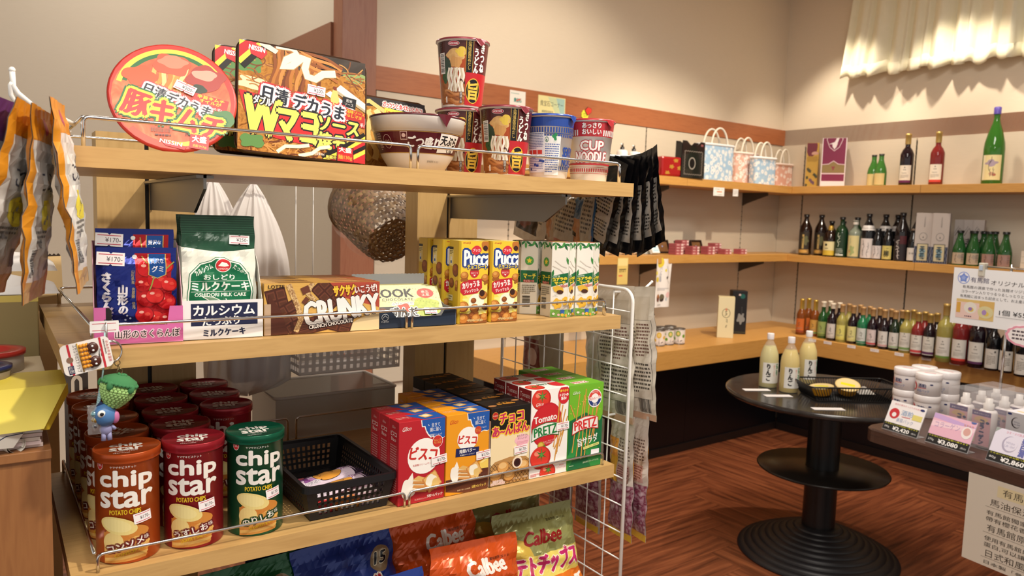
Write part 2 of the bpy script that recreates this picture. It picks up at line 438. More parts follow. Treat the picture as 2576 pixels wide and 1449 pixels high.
b = MB(); rbox(b, UP_+.172, 0, 0, .026, 2.006, 2.117, TRIMW); S('trim_back', b, RO, RR)
b = MB(); b.box(-5, 0, -.026, 0, 2.006, 2.117, TRIMW, X=Matrix.Rotation(PI/2, 4, 'Z')); S('trim_right', b, RO, RR)
b = MB(); b.box(.07, 1.0, -.02, .012, 1.62, 2.3, wood('dado_wood', '8e5a42', '96644a', 'x'), X=Matrix.Translation((UP_, 0, 0)) @ Matrix.Rotation(PI/2, 4, 'Z')); S('trim_left', b, RO, RR)
b = MB()
for u0, u1 in ((UP_+.18, -2.49), (-2.485, -1.455), (-1.445, -.455), (-.445, -.002)): rbox(b, u0, u1, .001, .02, .6, 2.004, PANEL)
S('wall_back_panel', b, RO, RR)
b = MB()
for v0, v1 in ((.022, .205), (.215, .975), (.985, 1.745), (1.755, 2.5), (2.51, 4)): rbox(b, -.02, -.001, v0, v1, .6, 2.004, PANEL)
S('wall_right_panel', b, RO, RR)
def standard(u, v, along):
    """black slotted upright let into the wall panels"""
    b = MB(); n = 40
    for i in range(n):
        z = .74+i*.0312
        if along == 'u': rbox(b, u-.005, u+.005, .008, .012, z, z+.0235, M('15130f', .5)); rbox(b, u-.005, u+.005, .008, .0205, z+.0235, z+.0312, M('5a5348', .5))
        else: rbox(b, -.012, -.008, v-.005, v+.005, z, z+.0235, M('15130f', .5)); rbox(b, -.0205, -.008, v-.005, v+.005, z+.0235, z+.0312, M('5a5348', .5))
    return b
for i, u in enumerate((-2.4875, -1.45, -.45)): S('trim_%d' % (i+1), standard(u, 0, 'u'), RO, RR)
for i, v in enumerate((.21, .98, 1.75)): S('trim_%d' % (i+4), standard(0, v, 'v'), RO, RR)

# ------------------------------------------------------------------ wall shelves and counters along the two walls
def wall_shelf(name, label, along, a0, a1, d, z, t=.048, brackets=(), group=None):
    """oak board on slotted brackets; its origin is on the wall at the end a0"""
    t_ = thing(name, label, 'shelf', RO, RR, group); z -= .0006
    b = MB()
    if along == 'u': rbox(b, a0, a1, .021, d, z-t, z, ORWOOD, ch=.0015)
    else: rbox(b, -d, -.021, a0, a1, z-t, z, ORWOODV, ch=.0015)
    b.build('shelf_board', t_)
    for a in brackets:
        b = MB(); pts = [(.021, z-t), (d*.72, z-t), (d*.72, z-t-.02), (.05, z-t-.075), (.021, z-t-.09)]
        if along == 'u': b.prism([(-p[0], p[1]) for p in pts], a-.006, a+.006, M('4a443c', .5), 'x')
        else: b.prism([(-p[0], p[1]) for p in pts], a-.006, a+.006, M('4a443c', .5), 'y')
        b.build('bracket', t_)
    return t_
ORWOODV = wood('shelf_oak_across', 'bd8a45', 'c99650', 'y')
BZ1, BZ2, BZ3 = 1.6955, 1.2337, .72
D1 = .305
wall_shelf('wall_shelf', 'upper oak wall shelf under the woven bags, from the corner to a seam', 'u', -1.38, -.021, D1, BZ1, brackets=(-.45,))
wall_shelf('wall_shelf', 'upper oak wall shelf piece carrying the red wrapped packet', 'u', -2.7, -1.382, D1, BZ1, brackets=(-1.45,))
wall_shelf('wall_shelf', 'upper oak wall shelf piece with the boxed wines and green bottles', 'v', D1+.001, 1.155, D1, BZ1, brackets=(.98,))
wall_shelf('wall_shelf', 'upper oak wall shelf piece with the tall green bottle', 'v', 1.157, 3.0, D1, BZ1, brackets=(1.75,))
wall_shelf('wall_shelf', 'middle oak wall shelf below the woven bags, holding pink boxes', 'u', -2.7, -.021, D1, BZ2, brackets=(-.45, -1.45))
wall_shelf('wall_shelf', 'middle oak wall shelf piece under the dark liquor bottles', 'v', D1+.001, 1.155, D1, BZ2, brackets=(.21, .98))
wall_shelf('wall_shelf', 'middle oak wall shelf piece under the small green bottles', 'v', 1.157, 3.0, D1, BZ2, brackets=(1.75,))
DC, T3, BI = .5436, .1064, .272; BZ3 -= .0006
t = thing('counter', 'long oak counter with black base along the wall with the cans', 'counter', RO, RR)
b = MB(); rbox(b, -1.25, -.021, .021, DC, BZ3-T3, BZ3, ORWOOD, ch=.002); rbox(b, -2.8, -1.2505, .021, DC, BZ3-T3, BZ3, ORWOOD, ch=.002); b.build('countertop', t)
for u0, u1 in ((-2.8, -1.251), (-1.249, -.2725)):
    b = MB(); rbox(b, u0, u1, .021, BI, 0, BZ3-T3, BLACKB); b.build('base_panel', t)
b = MB(); rbox(b, -2.8, -.2725, BI+.0002, BI+.012, 0, .05, M('1a1210', .4)); b.build('kickboard', t)
t = thing('counter', 'oak counter with black base under the rows of small wine bottles', 'counter', RO, RR)
b = MB(); rbox(b, -DC, -.021, DC+.0015, 1.33, BZ3-T3, BZ3, ORWOODV, ch=.002); rbox(b, -DC, -.021, 1.3305, 3.2, BZ3-T3, BZ3, ORWOODV, ch=.002); b.build('countertop', t)
for v0, v1 in ((BI+.0135, 1.2), (1.2015, 2.1), (2.1015, 3.2)):
    b = MB(); rbox(b, -BI, -.021, v0, v1, 0, BZ3-T3-.001, BLACKB); b.build('base_panel', t)
b = MB(); rbox(b, -BI-.012, -BI-.0002, BI+.0145, 3.2, 0, .05, M('1a1210', .4)); b.build('kickboard', t)

# ------------------------------------------------------------------ pleated curtain on the right wall
def curtain():
    t = thing('curtain', 'cream pleated half curtain hanging high on the wall above the bottles', 'curtain', RO, RR)
    CLOTH = NM('curtain_cloth', ['ece8cc', 'f4f0da'], scale=(1, 1, 1), nscale=30, rough=.85)
    v0, v1, z1 = .53, 2.6, CEIL-.02; n = 240
    q = random.Random(5); ph = [q.uniform(.75, 1.25) for _ in range(40)]
    def prof(s):
        k = s*17; i = int(k); fr = k-i
        tri = abs(((fr*ph[i % 40]+.1) % 1)-.5)*2
        return .055+.055*(tri**1.3)+.012*math.sin(i*2.1)
    def hem(s): return 2.413+.012*math.sin(s*17*6.28)+.006*math.sin(s*61)
    def fn(a, c):
        h = hem(a); z = h+(z1-h)*c; w = prof(a)*(1-.25*c)
        sp = 1+(.06*(1-c) if a < .5 else 0)
        vv = v0+(v1-v0)*(a) - .05*(1-a)**3*(1-c)*sp
        return (-.02-w, -(vv+.012*math.sin(a*17*6.28+1)), z)
    b = MB(); b.grid(fn, n, 24, CLOTH); o = b.build('drape', t)
    m = o.modifiers.new('cloth', 'SOLIDIFY'); m.thickness = .0015
    b = MB()
    def fh(a, c):
        p = fn(a, 0); h = .075*c; q_ = fn(a, h/(z1-p[2])); return (q_[0]-.0022, q_[1], q_[2])
    b.grid(fh, n, 2, CLOTH); o = b.build('hem', t); m = o.modifiers.new('cloth', 'SOLIDIFY'); m.thickness = .001
    b = MB(); b.tube([(-.07, -.4, CEIL-.035), (-.07, -2.7, CEIL-.035)], .012, M('d8d2c4', .4)); b.build('rail', t)
curtain()
# ================================================================== the free-standing snack display
Z1, Z2, Z3 = 1.5011, 1.2591, .9772
TS = .0245; LG = .9; Z4 = .625
def gondola():
    t = thing('display_shelf', 'beech snack display with four shelves and chrome wire guards', 'shelf', (0, 0, 0))
    P1 = (.081, .237); P2 = (.69, .842); PY = (.443, .5)              # the two uprights
    for (x0, x1), w in ((P1, .128), (P2, .128)):
        m = (x0+x1)/2; b = MB()
        b.box(x0, m-.0035, PY[0], PY[1], 0, Z1+.055, BEECHZ); b.box(m+.0035, x1, PY[0], PY[1], 0, Z1+.055, BEECHZ)
        b.box(m-.0036, m+.0036, PY[0]+.006, PY[1], 0, Z1+.054, M('15120f', .5)); o = b.build('upright', t)
    def board(z, x0, x1, d, name='shelf_board'):
        b = MB(); g = .001
        if d > PY[0]+.01:
            z -= .0006; b.box(x0, x1, 0, PY[0]-g, z-TS, z, BEECH); b.box(x0, P1[0]-g, PY[0]-g, d, z-TS, z, BEECH)
            b.box(P1[1]+g, P2[0]-g, PY[0]-g, d, z-TS, z, BEECH)
        else: z -= .0006; b.box(x0, x1, 0, d, z-TS, z, BEECH)
        return b.build(name, t)
    def rail(parent, pts, r=.0021):
        """bent chrome wire: straight runs with rounded corners"""
        P = [Vector(p) for p in pts]; out = [P[0]]; rad = .008
        for i in range(1, len(P)-1):
            a = (P[i-1]-P[i]).normalized(); c = (P[i+1]-P[i]).normalized()
            for k in range(6):
                s = k/5; out.append((P[i]+a*rad)*(1-s)**2+P[i]*2*s*(1-s)+(P[i]+c*rad)*s*s)
        out.append(P[-1]); b = MB(); b.tube(out, r, CHROME, 8); return b.build('wire_guard', parent)
    s1 = board(Z1, 0, .9, .34); h = .034
    rail(s1, [(.024, .012, Z1), (.024, .012, Z1+h), (.453, .012, Z1+h), (.453, .012, Z1)], .0024)
    rail(s1, [(.465, .012, Z1), (.465, .012, Z1+h), (.873, .012, Z1+h), (.873, .012, Z1)], .0024)
    rail(s1, [(.024, .33, Z1), (.024, .33, Z1+h), (.024, .014, Z1+h)])
    rail(s1, [(.032, .33, Z1), (.032, .33, Z1+h), (.45, .33, Z1+h), (.45, .33, Z1)])
    rail(s1, [(.883, .02, Z1), (.883, .02, Z1+h), (.883, .33, Z1+h), (.883, .33, Z1)])
    s2 = board(Z2, -.004, .8825, .5); h = .028
    rail(s2, [(.028, .008, Z2), (.028, .008, Z2+h), (.449, .008, Z2+h), (.449, .008, Z2)])
    rail(s2, [(.458, .008, Z2), (.458, .008, Z2+h), (.85, .008, Z2+h), (.85, .008, Z2)])
    rail(s2, [(.024, .49, Z2), (.024, .49, Z2+h), (.028, .008, Z2+h)])
    rail(s2, [(.026, .49, Z2), (.026, .49, Z2+h), (.42, .49, Z2+h), (.42, .49, Z2)])
    rail(s2, [(.857, .02, Z2), (.857, .02, Z2+h), (.857, .43, Z2+h), (.857, .43, Z2)])
    s3 = board(Z3, 0, .8825, .44); h = .023
    rail(s3, [(.029, .008, Z3), (.029, .008, Z3+h), (.451, .008, Z3+h), (.451, .008, Z3)])
    rail(s3, [(.459, .008, Z3), (.459, .008, Z3+h), (.861, .008, Z3+h), (.861, .008, Z3)])
    rail(s3, [(.021, .431, Z3), (.021, .431, Z3+h), (.026, .012, Z3+h)])
    rail(s3, [(.2, .431, Z3), (.2, .431, Z3+.045), (.405, .431, Z3+.045), (.405, .431, Z3)])
    rail(s3, [(.422, .431, Z3), (.422, .431, Z3+.045), (.82, .431, Z3+.045), (.82, .431, Z3)])
    board(Z4, 0, .8825, .44)
    for z, d in ((Z1, .035), (Z2, .30), (Z3, .34)):                    # cantilever brackets below each shelf
        for x in ((P1[0]+P1[1])/2+.004, (P2[0]+P2[1])/2+.004):
            b = MB(); zt = z-TS-.0012
            b.prism([(d, zt), (PY[0]-.001, zt), (PY[0]-.001, zt-.05), (d+.06, zt-.05), (d, zt-.018)], x, x+.004, STEEL, 'x')
            b.box(x-.009, x+.013, d, PY[0]-.001, zt-.004, zt, STEEL); b.build('bracket', t)
    return t
gondola()
def wire_grid():
    """white wire panel standing at the end of the display"""
    t = thing('wire_grid_panel', 'white wire grid panel on the end of the snack display, packets hung on it', 'rack', (.905, 0, 0))
    b = MB(); y0, y1, z0, z1 = -.006, .42, .3, 1.305; r = .024
    fr = [(0, y0, z0), (0, y0, z1-r)]+[(0, y0+r-r*math.cos(a), z1-r+r*math.sin(a)) for a in [i*PI/12 for i in range(1, 6)]]+[(0, y0+r, z1), (0, y1-r, z1)]+[(0, y1-r+r*math.sin(a), z1-r+r*math.cos(a)) for a in [i*PI/12 for i in range(1, 6)]]+[(0, y1, z1-r), (0, y1, z0)]
    b.tube(fr, .0035, WHITEWIRE, 8); b.build('frame', t)
    b = MB(); n = 8
    for i in range(1, n): y = y0+(y1-y0)*i/n; b.tube([(.001, y, z0), (.001, y, z1)], .0014, WHITEWIRE, 6)
    for i in range(20): z = z1-.053*(i+1)+.012; b.tube([(-.001, y0, z), (-.001, y1, z)], .0014, WHITEWIRE, 6)
    b.build('mesh_wires', t)
wire_grid()
# ================================================================== artwork helpers
def A(layers, s, ox=0.0, oy=0.0):
    """scale artwork drawn in its own units onto a face"""
    out = []
    for l in layers:
        k = l[0]
        if k in 'rgk' and len(k) == 1: out.append((k, ox+l[1]*s, oy+l[2]*s, ox+l[3]*s, oy+l[4]*s)+tuple(l[5:]))
        elif k == 'e' : out.append((k, ox+l[1]*s, oy+l[2]*s, l[3]*s, l[4]*s)+tuple(l[5:]))
        elif k == 'b': out.append((k, ox+l[1]*s, oy+l[2]*s, l[3]*s, l[4]*s)+tuple(l[5:]))
        elif k == 's': out.append((k, ox+l[1]*s, oy+l[2]*s, l[3]*s)+tuple(l[4:]))
        elif k == 'p': out.append((k, [(ox+a*s, oy+c*s) for a, c in l[1]], l[2]))
        elif k == 'l': out.append((k, [(ox+a*s, oy+c*s) for a, c in l[1]], l[2]*s, l[3]))
        elif k == 't':
            o = dict(l[7]) if len(l) > 7 else {}
            if 'halo' in o: o['halo'] = [(c, r*s) for c, r in o['halo']]
            out.append((k, l[1], ox+l[2]*s, oy+l[3]*s, l[4]*s, l[5]*s, l[6], o))
    return out
def quad(cx, cy, w, h, rot=0.0):
    return [(cx+rot2(x*w/2, y*h/2, rot)[0], cy+rot2(x*w/2, y*h/2, rot)[1]) for x, y in ((-1, -1), (1, -1), (1, 1), (-1, 1))]
def strands(x0, y0, x1, y1, n, w, cols, amp=.6, seed=1, m=10):
    """a bundle of noodle strands running from (x0,y0) to (x1,y1), spread over width w"""
    q = random.Random(seed); out = []; L = math.hypot(x1-x0, y1-y0); dx, dy = (x1-x0)/L, (y1-y0)/L
    for i in range(n):
        o = (i/(n-1)-.5)*w; ph = q.uniform(0, 6.3); a = amp*w/n
        out.append(('l', [(x0+dx*L*j/m-dy*(o+a*math.sin(ph+j*.9)), y0+dy*L*j/m+dx*(o+a*math.sin(ph+j*.9))) for j in range(m+1)], w/n*1.15, cols[i % len(cols)]))
    return out
def tangle(x0, y0, x1, y1, n, w, cols, seed=1):
    q = random.Random(seed); out = []
    for i in range(n):
        x, y, a = q.uniform(x0, x1), q.uniform(y0, y1), q.uniform(0, 6.3); p = [(x, y)]; k = q.uniform(-.5, .5)
        for j in range(9):
            a += k+q.uniform(-.15, .15); x += math.cos(a)*w*2.4; y += math.sin(a)*w*1.6; p.append((x, y))
        out.append(('l', p, w, cols[i % len(cols)]))
    return out
CARD = (.48, 0.0); FOIL = (.28, .25); GLOSS = (.22, 0.0)

# ================================================================== crisp cans on the lowest shelf in view
def crisp_can(name, label, base, lidc, flavour, en, dark, loc, rz, group, price=True):
    t = thing(name, label, 'crisp can', loc, rz, group)
    R_, H_ = .0378, .141; FN = (.3, .3)
    b = MB(); b.lathe([(R_-.001, 0), (R_, .0015), (R_, .1315), (R_+.0014, .1325)], M(base, *FN), 48, caps=(True, False))
    s = .00146/.38*.38                                           # one unit of the drawing, metres
    W = 'f3efe8'; Y = 'e6c42c'
    art = []
    a = lambda px: R_*math.asin(max(-.97, min(.97, (px-1050)*.000146/R_)))
    z = lambda py: (1362-py)*.0001615
    art += [('e', a(838), z(563), .0052, .0068, W), ('e', a(838), z(563), .0047, .0062, 'c4383c'), ('t', 'YBC', a(838), z(563), .007, .0042, W),
            ('t', 'ヤマザキビスケット', a(1012), z(577), .031, .0032, W),
            ('t', 'chip', a(1033), z(688), .0655, .0262, W, {'b': .045, 'halo': [(W, .0011)], 'res': 3}),
            ('t', 'star', a(1035), z(830), .0655, .0225, W, {'b': .045, 'halo': [(W, .0011)], 'res': 3}),
            ('t', 'POTATO CHIPS', a(1024), z(940), .037, .0062, Y, {'b': .035})]
    # stack of crisps
    st = []
    for i in range(9):
        zz = .004+i*.0042; c = ('d99a4c', 'e8bc6c', 'cf8a3c')[i % 3]
        x0, x1 = -.0305+.0008*(i % 2), .024-.0010*abs(i-4)
        st.append(('p', [(x0, max(zz-.004, .0015)), (x1, max(zz+.001, .0015)), (x1+.0022, zz+.004), (x1, zz+.008), ((x0+x1)/2, zz+.0075), (x0, zz+.0045)], c))
    st.append(('p', ell(-.008, .041, .021, .0105, 28, .12), 'cf8238')); st.append(('p', ell(.006, .0425, .0185, .0075, 28, -.15), 'd08a3e'))
    st.append(('p', ell(-.0185, .0295, .0125, .013, 24), 'ecd28a')); st.append(('p', ell(-.012, .0505, .023, .011, 28, -.28), 'ecd88c')); st.append(('p', ell(-.014, .0515, .018, .008, 28, -.28), 'f0e09c'))
    art += st
    art += [('t', flavour, -.004, .0245, .044, .0088, W, {'rot': .24, 'b': .03, 'halo': [(dark, .0026)]}), ('t', '味', .021, .0315, .006, .006, W, {'rot': .24, 'halo': [(dark, .002)]}),
            ('t', en, .001, .0155, .036, .004, Y, {'rot': .24, 'b': .03})]
    b.art(art, lambda x, y, o: ((R_+o)*math.sin(x/R_), -(R_+o)*math.cos(x/R_), y), (.35, .1), cx=.004)
    b.build('can_body', t)
    l = MB(); T_ = .1437; r = R_+.0024
    l.lathe([(R_-.0005, .1306), (r-.0006, .1310), (r, .1322), (r-.0009, .1338), (r, .1352), (r, T_-.001), (r-.0008, T_), (r-.0022, T_-.0004), (r-.0032, T_-.0022), (.0001, T_-.0022)], M(lidc, .26, .35), 48, caps=(False, False))
    la = [('t', 'chip', -.001, .010, .038, .0175, W, {'b': .05, 'halo': [(W, .0007)]}), ('t', 'star', -.001, -.006, .038, .0145, W, {'b': .05, 'halo': [(W, .0007)]}), ('t', 'POTATO CHIPS', -.001, -.0175, .026, .0028, W)]
    la += [('g', -.016, -.026, .016, -.0235, 1, W)]
    l.art(la, lambda x, y, o: (x, y, T_-.0022+o), (.35, .1)); l.build('lid', t)
    if price:
        def px(x): return R_*math.sin(x/R_), -R_*math.cos(x/R_)
        g = MB(); w, h = .0215, .0135; x0 = .0165; z0 = .0585
        mp = lambda x, y, o: ((R_+.0012+o)*math.sin((x0+x-.12*y)/R_), -(R_+.0012+o)*math.cos((x0+x-.12*y)/R_), z0+y+.12*x)
        g.art([('r', -w/2, -h/2, w/2, h/2, 'f4f0f2'), ('r', -w*.4, h*.33, w*.44, h*.39, 'c8485a'), ('r', -w*.4, -h*.39, w*.44, -h*.33, 'c8485a'), ('t', '¥170-', w*.12, 0, w*.55, h*.36, '5a5358')], mp, (.5, 0), cx=.004)
        g.build('price_sticker', t)
    return t
G = 'rows of crisp cans on the lowest shelf in view'
OR = dict(base='b9541f', lidc='b34d1e', flavour='コンソメ', en='CONSOMME', dark='6d2220')
RE = dict(base='9a1f2b', lidc='98202c', flavour='うすしお', en='LIGHTLY SALTED', dark='6a1620')
GR = dict(base='0f5a3c', lidc='0e5940', flavour='のりしお', en='SEAWEED & SALT', dark='123f22')
o1 = crisp_can('crisp_can', 'orange crisp can at the front corner of the shelf, consomme flavour', **OR, loc=(.0695, .0520, Z3), rz=-.12, group=G)
r1 = crisp_can('crisp_can', 'dark red crisp can in the front row between the orange and green cans', **RE, loc=(.1515, .0545, Z3), rz=-.2, group=G)
crisp_can('crisp_can', 'green seaweed crisp can, the only green one, beside the black basket', **GR, loc=(.2345, .0530, Z3), rz=-.05, group=G)
DO = ('second', 'third', 'fourth', 'fifth'); q = random.Random(4)
for i, y in enumerate((.1335, .215, .2965, .378)):
    dup(o1, 'orange crisp can, %s one back in the row of orange cans' % DO[i], (.0680-.0012*i, y, Z3), -.5-.3*q.random())
for i, y in enumerate((.1365, .2185, .3005, .382)):
    dup(r1, 'dark red crisp can, %s one back behind the front red can' % DO[i], (.1515+.0006*i, y, Z3), -.1+.25*q.random())
for i, y in enumerate((.2185, .3005, .382)):
    dup(r1, 'dark red crisp can, %s of the red ones standing behind the green can' % ('first', 'second', 'last')[i], (.2355+.001*i, y, Z3), -.05-.2*q.random())

# ================================================================== biscuit and pretzel cartons
def carton(name, label, W, D, H, body, fr, tp, ls, loc, group, rz=0.0, price=None, finish=CARD, cat='biscuit box', sides=None):
    t = thing(name, label, cat, loc, rz, group)
    b = MB(); b.box(0, W, 0, D, 0, H, M(body, *finish), ch=.0008)
    b.art(fr, front(0), finish, bounds=(.0006, .0006, W-.0006, H-.0006))
    if tp: b.art(tp, top(H), finish, bounds=(.0006, .0006, W-.0006, D-.0006))
    if ls: b.art(ls, lside(0), finish, bounds=(-D+.0006, .0006, -.0006, H-.0006))
    b.build('carton', t)
    if price: sticker(t, Matrix.Translation((price[0], -.0016, price[1])) @ Matrix.Rotation(price[2] if len(price) > 2 else 0, 4, 'Y'))
    return t
def row(t, labels, dy, dx=0.0, jit=.0):
    for i, l in enumerate(labels): dup(t, l, (t.location.x+dx*(i+1)+rnd.uniform(-jit, jit), t.location.y+dy*(i+1), t.location.z))
def cracker(cx, cy, w, rot, cream=True):
    """square biscuit with a scalloped edge"""
    n = 9; pts = []
    for k in range(4):
        for i in range(n):
            f = i/n; d = .5+(.02 if i % 2 else -.01); p = {0: (f-.5, -d), 1: (d, f-.5), 2: (.5-f, d), 3: (-d, .5-f)}[k]
            x, y = rot2(p[0]*w, p[1]*w, rot); pts.append((cx+x, cy+y))
    o = [('p', pts, 'c98545'), ('p', quad(cx+w*.02, cy+w*.02, w*.86, w*.86, rot), 'e3b56c')]
    if cream: o += [('b', cx-.05*w, cy+.05*w, w*.36, w*.38, 4, .06, 'f3ecd8')]
    return o
def biscuit_front(body, blue, red, variant):
    H_ = 163; L = [('r', 0, 0, 100, H_, body)]
    if variant == 'butter': L += [('p', [(0, 0), (100, 0), (100, 55), (62, 33), (0, 33)], '5a2c1c'), ('p', [(0, 0), (100, 0), (100, 30), (0, 9)], '6d3a24'), ('p', [(0, 0), (46, 0), (0, 9)], body)]
    cloud = [(48, 164)]+[(50+3*math.sin(i*1.1)+i*3.1, 150-i*3.4+3.2*math.sin(i*1.9)) for i in range(8)]+[(78, 121), (88, 124), (96, 122), (101, 124), (101, 164)]
    cl2 = [(x-1.6, y-1.8) if x < 100 else (x, y) for x, y in cloud]
    L += [('p', cl2, 'f4f2ee'), ('p', cloud, blue), ('t', '生きて\n腸に届く', 78, 145, 24, 17, 'f4f2ee'), ('t', '乳酸菌クリーム入り', 79, 130, 27, 4, 'f4f2ee'), ('l', [(62, 152), (64, 149)], 1, 'f4f2ee')]
    L += [('t', 'Glico', 17, 149, 19, 8, 'f4f2ee' if variant == 'red' else 'c83c28', {'sh': .35, 'rot': .08})]
    if variant == 'red':
        L += [('e', 54, 91, 35, 35, 'f6f3ee'), ('e', 83, 116, 11.6, 12.4, 'f6f3ee'), ('e', 83, 116, 10.8, 11.6, 'c8322c'), ('t', 'おいしくて\nつよくなる!', 83, 116, 16, 9, 'f0d858'),
              ('t', 'ビスコ', 53, 96, 58, 24, red, {'rot': -.17, 'b': .05}), ('t', '乳酸菌クリームサンド', 52, 75, 43, 4, red),
              ('b', 21, 30, 15, 19, 3, .08, 'f3eee4'), ('p', [(14, 42), (30, 62), (33, 44)], 'f3eee4')]
        bx, by, k = 46, 34, 1.0
        L += [('t', '乳脂肪分2.9%', 48, 7, 26, 3.4, 'e8b0a8'), ('t', '5枚×3パック', 79, 10, 34, 6.4, 'f6e8e0', {'b': .02})]
    else:
        L += [('e', 49, 111, 24, 24, 'f6f3ee'), ('e', 73, 125, 7.8, 8.4, 'c8442c'), ('t', 'おいしくて\nつよくなる!', 73, 125, 11, 6, 'f0c858'),
              ('t', 'ビスコ', 49, 109, 42, 17, red, {'rot': -.14, 'b': .05}), ('p', quad(49, 84, 54, 17, -.05), '1c2458'), ('t', '発酵バター', 49, 86.5, 38, 8, 'f6f3ee', {'b': .02}), ('t', '乳酸菌クリームサンド', 49, 79, 34, 3, 'f6f3ee'),
              ('p', [(78, 58), (96, 66), (101, 60), (101, 44), (80, 44)], 'f0cf62'), ('p', [(78, 58), (96, 66), (101, 64), (84, 56)], 'f6e08c'), ('b', 22, 42, 12, 16, 3, .08, 'f3eee4'), ('p', [(16, 52), (25, 68), (30, 54)], 'f3eee4')]
        bx, by, k = 42, 40, .9
        L += [('t', '発酵バター3%使用', 42, 8, 30, 3.2, 'f0d0a0'), ('t', '5枚×3パック', 78, 10, 34, 6.4, 'f6d060', {'b': .02})]
    for i in range(3): L += [('p', [(bx-16*k, by-10*k+i*8*k), (bx+14*k, by-15*k+i*8*k), (bx+16*k, by-9*k+i*8*k), (bx-13*k, by-4*k+i*8*k)], 'd0904c'), ('p', [(bx-15*k, by-5*k+i*8*k), (bx+14*k, by-10*k+i*8*k), (bx+14*k, by-8*k+i*8*k), (bx-14*k, by-3*k+i*8*k)], 'f2e4c0')]
    L += [('p', [(bx-16*k, by+14*k), (bx+2*k, by+8*k), (bx+15*k, by+12*k), (bx-4*k, by+20*k)], 'e0b468')]
    L += cracker(bx+26*k, by+4*k, 33*k, .5)
    L += [('b', bx+33*k, by-2*k, 8*k, 11*k, 3, .1, 'e2bc70')]
    return L
def biscuit(variant, name, label, loc, n_labels, D, dy, body, cat_group, price):
    W = .0823; s = W/100; H = .1340; red = 'c8322c'; blue = '1f56a8'
    fr = A(biscuit_front(body, blue, red, variant), s)
    tpL = [('p', [(54, 0)]+[(54-1.5*math.sin(i*1.3)-i*2.2, i*4) for i in range(12)]+[(30, 60), (101, 60), (101, 0)], blue), ('t', '生きて腸に届く', 22, 28, 30, 6, 'f0d8c8'), ('t', '乳酸菌クリームサンド', 22, 20, 30, 3, 'f0d8c8')]
    tpL += [('p', quad(68, 22, 24, 20, .35), 'b87838'), ('p', quad(68, 23, 22, 18, .35), 'e6c07c'), ('e', 68, 23, 7, 6, 'f0e4c4')]
    ls = A([('t', 'Glico', 20, 150, 14, 5, 'e8c4c0', {'sh': .3}), ('t', 'ビスコ', 20, 137, 24, 9, 'f0e0dc', {'b': .04}), ('t', 'Bisco', 20, 126, 20, 7, 'f0e0dc'), ('g', 6, 12, 34, 116, 22, 'c8908c')], s, -D)
    t = carton(name, label, W, D, H, body, fr, A(tpL, s), ls, loc, cat_group, price=price)
    row(t, n_labels, dy)
    return t
biscuit('red', 'biscuit_box', 'red cream biscuit box in the front row, next to the black basket', (.4415, .0128, Z3), ['red cream biscuit box, middle one of the three red boxes', 'red cream biscuit box, rearmost of the three red boxes'], .034, .0352, 'b4202c', 'red biscuit boxes', (.0715, .065, -.1))
biscuit('butter', 'biscuit_box', 'yellow butter biscuit box in the front row between red and black boxes', (.526, .0128, Z3), ['yellow butter biscuit box, %s back in its row' % x for x in ('second', 'third', 'fourth', 'last')], .034, .0358, 'e89a1e', 'yellow biscuit boxes', (.071, .060, -.06))
# bun-snack box : black top, cream front
W = .0815; s = W/100; H = .1355; D = .046
L = [('r', 0, 0, 100, 167, 'f0dcb0'), ('p', [(0, 168), (101, 168), (101, 112), (70, 106), (34, 116), (0, 108)], '16120f'),
     ('e', 10, 150, 7.5, 8.2, 'd8a040'), ('e', 10, 150, 6.8, 7.5, 'b82a24'), ('t', 'BOURBON', 10, 150, 11, 2.6, 'f6e8d0')]
L += [('t', 'チョコ', 51, 143, 60, 22, 'c22c5c', {'b': .05, 'rot': .05, 'halo': [('f2c53a', 3.4)]}), ('t', 'あ~んぱん', 50, 118, 92, 22, 'c22c5c', {'b': .05, 'rot': .04, 'halo': [('f2c53a', 3.4)]})]
L += [('b', 80, 90, 19, 13, 5, .06, 'f2bcc8'), ('t', 'あたためても\nおいしいよ!', 80, 97, 27, 10, '2a2226'), ('g', 66, 78, 94, 88, 4, 'd88898'), ('e', 80, 54, 11, 6, 'f8f0e0'), ('e', 86, 58, 8, 5, 'f8f0e0')]
L += [('p', [(0, 0), (101, 0), (101, 44), (90, 54), (50, 58), (12, 52), (0, 42)], 'b98a50')]
for i in range(-10, 14): L += [('l', [(i*9, 0), (i*9+44, 48)], .7, '5c3a1c'), ('l', [(i*9, 48), (i*9+44, 0)], .7, '5c3a1c')]
for cx, cy in ((14, 22), (48, 18), (32, 38), (84, 34)): L += [('e', cx, cy, 15, 12.5, '8e5424'), ('e', cx, cy+1, 14, 11.5, 'd39a52'), ('e', cx-1, cy+4, 10, 6.5, 'e8bc7c')]
L += [('e', 68, 44, 13, 13, 'f0dcc0'), ('e', 68, 43, 9, 9.5, '4a2220'), ('e', 68, 43, 6, 6.5, '2e1412'), ('t', 'カルシウム\nビタミンD配合', 20, 8, 34, 10, 'b04458', {'halo': [('fae8dc', 1.0)]}), ('t', '(チョコレート菓子)', 78, 9, 38, 5, 'fae8d0')]
tp = [('e', 14, 18, 10, 6, 'b07a48'), ('e', 86, 40, 10, 6, 'b07a48'), ('t', 'チョコ', 50, 35, 22, 6, 'e8a83a'), ('t', 'あ~んぱん', 52, 25, 42, 9, '8a2430', {'halo': [('e0a034', 1.6)]})]
ls = A([('r', -56, 0, 0, 140, 'd8ccc0'), ('g', -50, 20, -6, 130, 24, '6a5a54')], s)
t = carton('bun_snack_box', 'black topped chocolate bun snack box at the front of its row', W, D, H, '1a1512', A(L, s), A(tp, s), ls, (.6115, .0125, Z3), 'chocolate bun snack boxes', price=(.062, .0575, -.06))
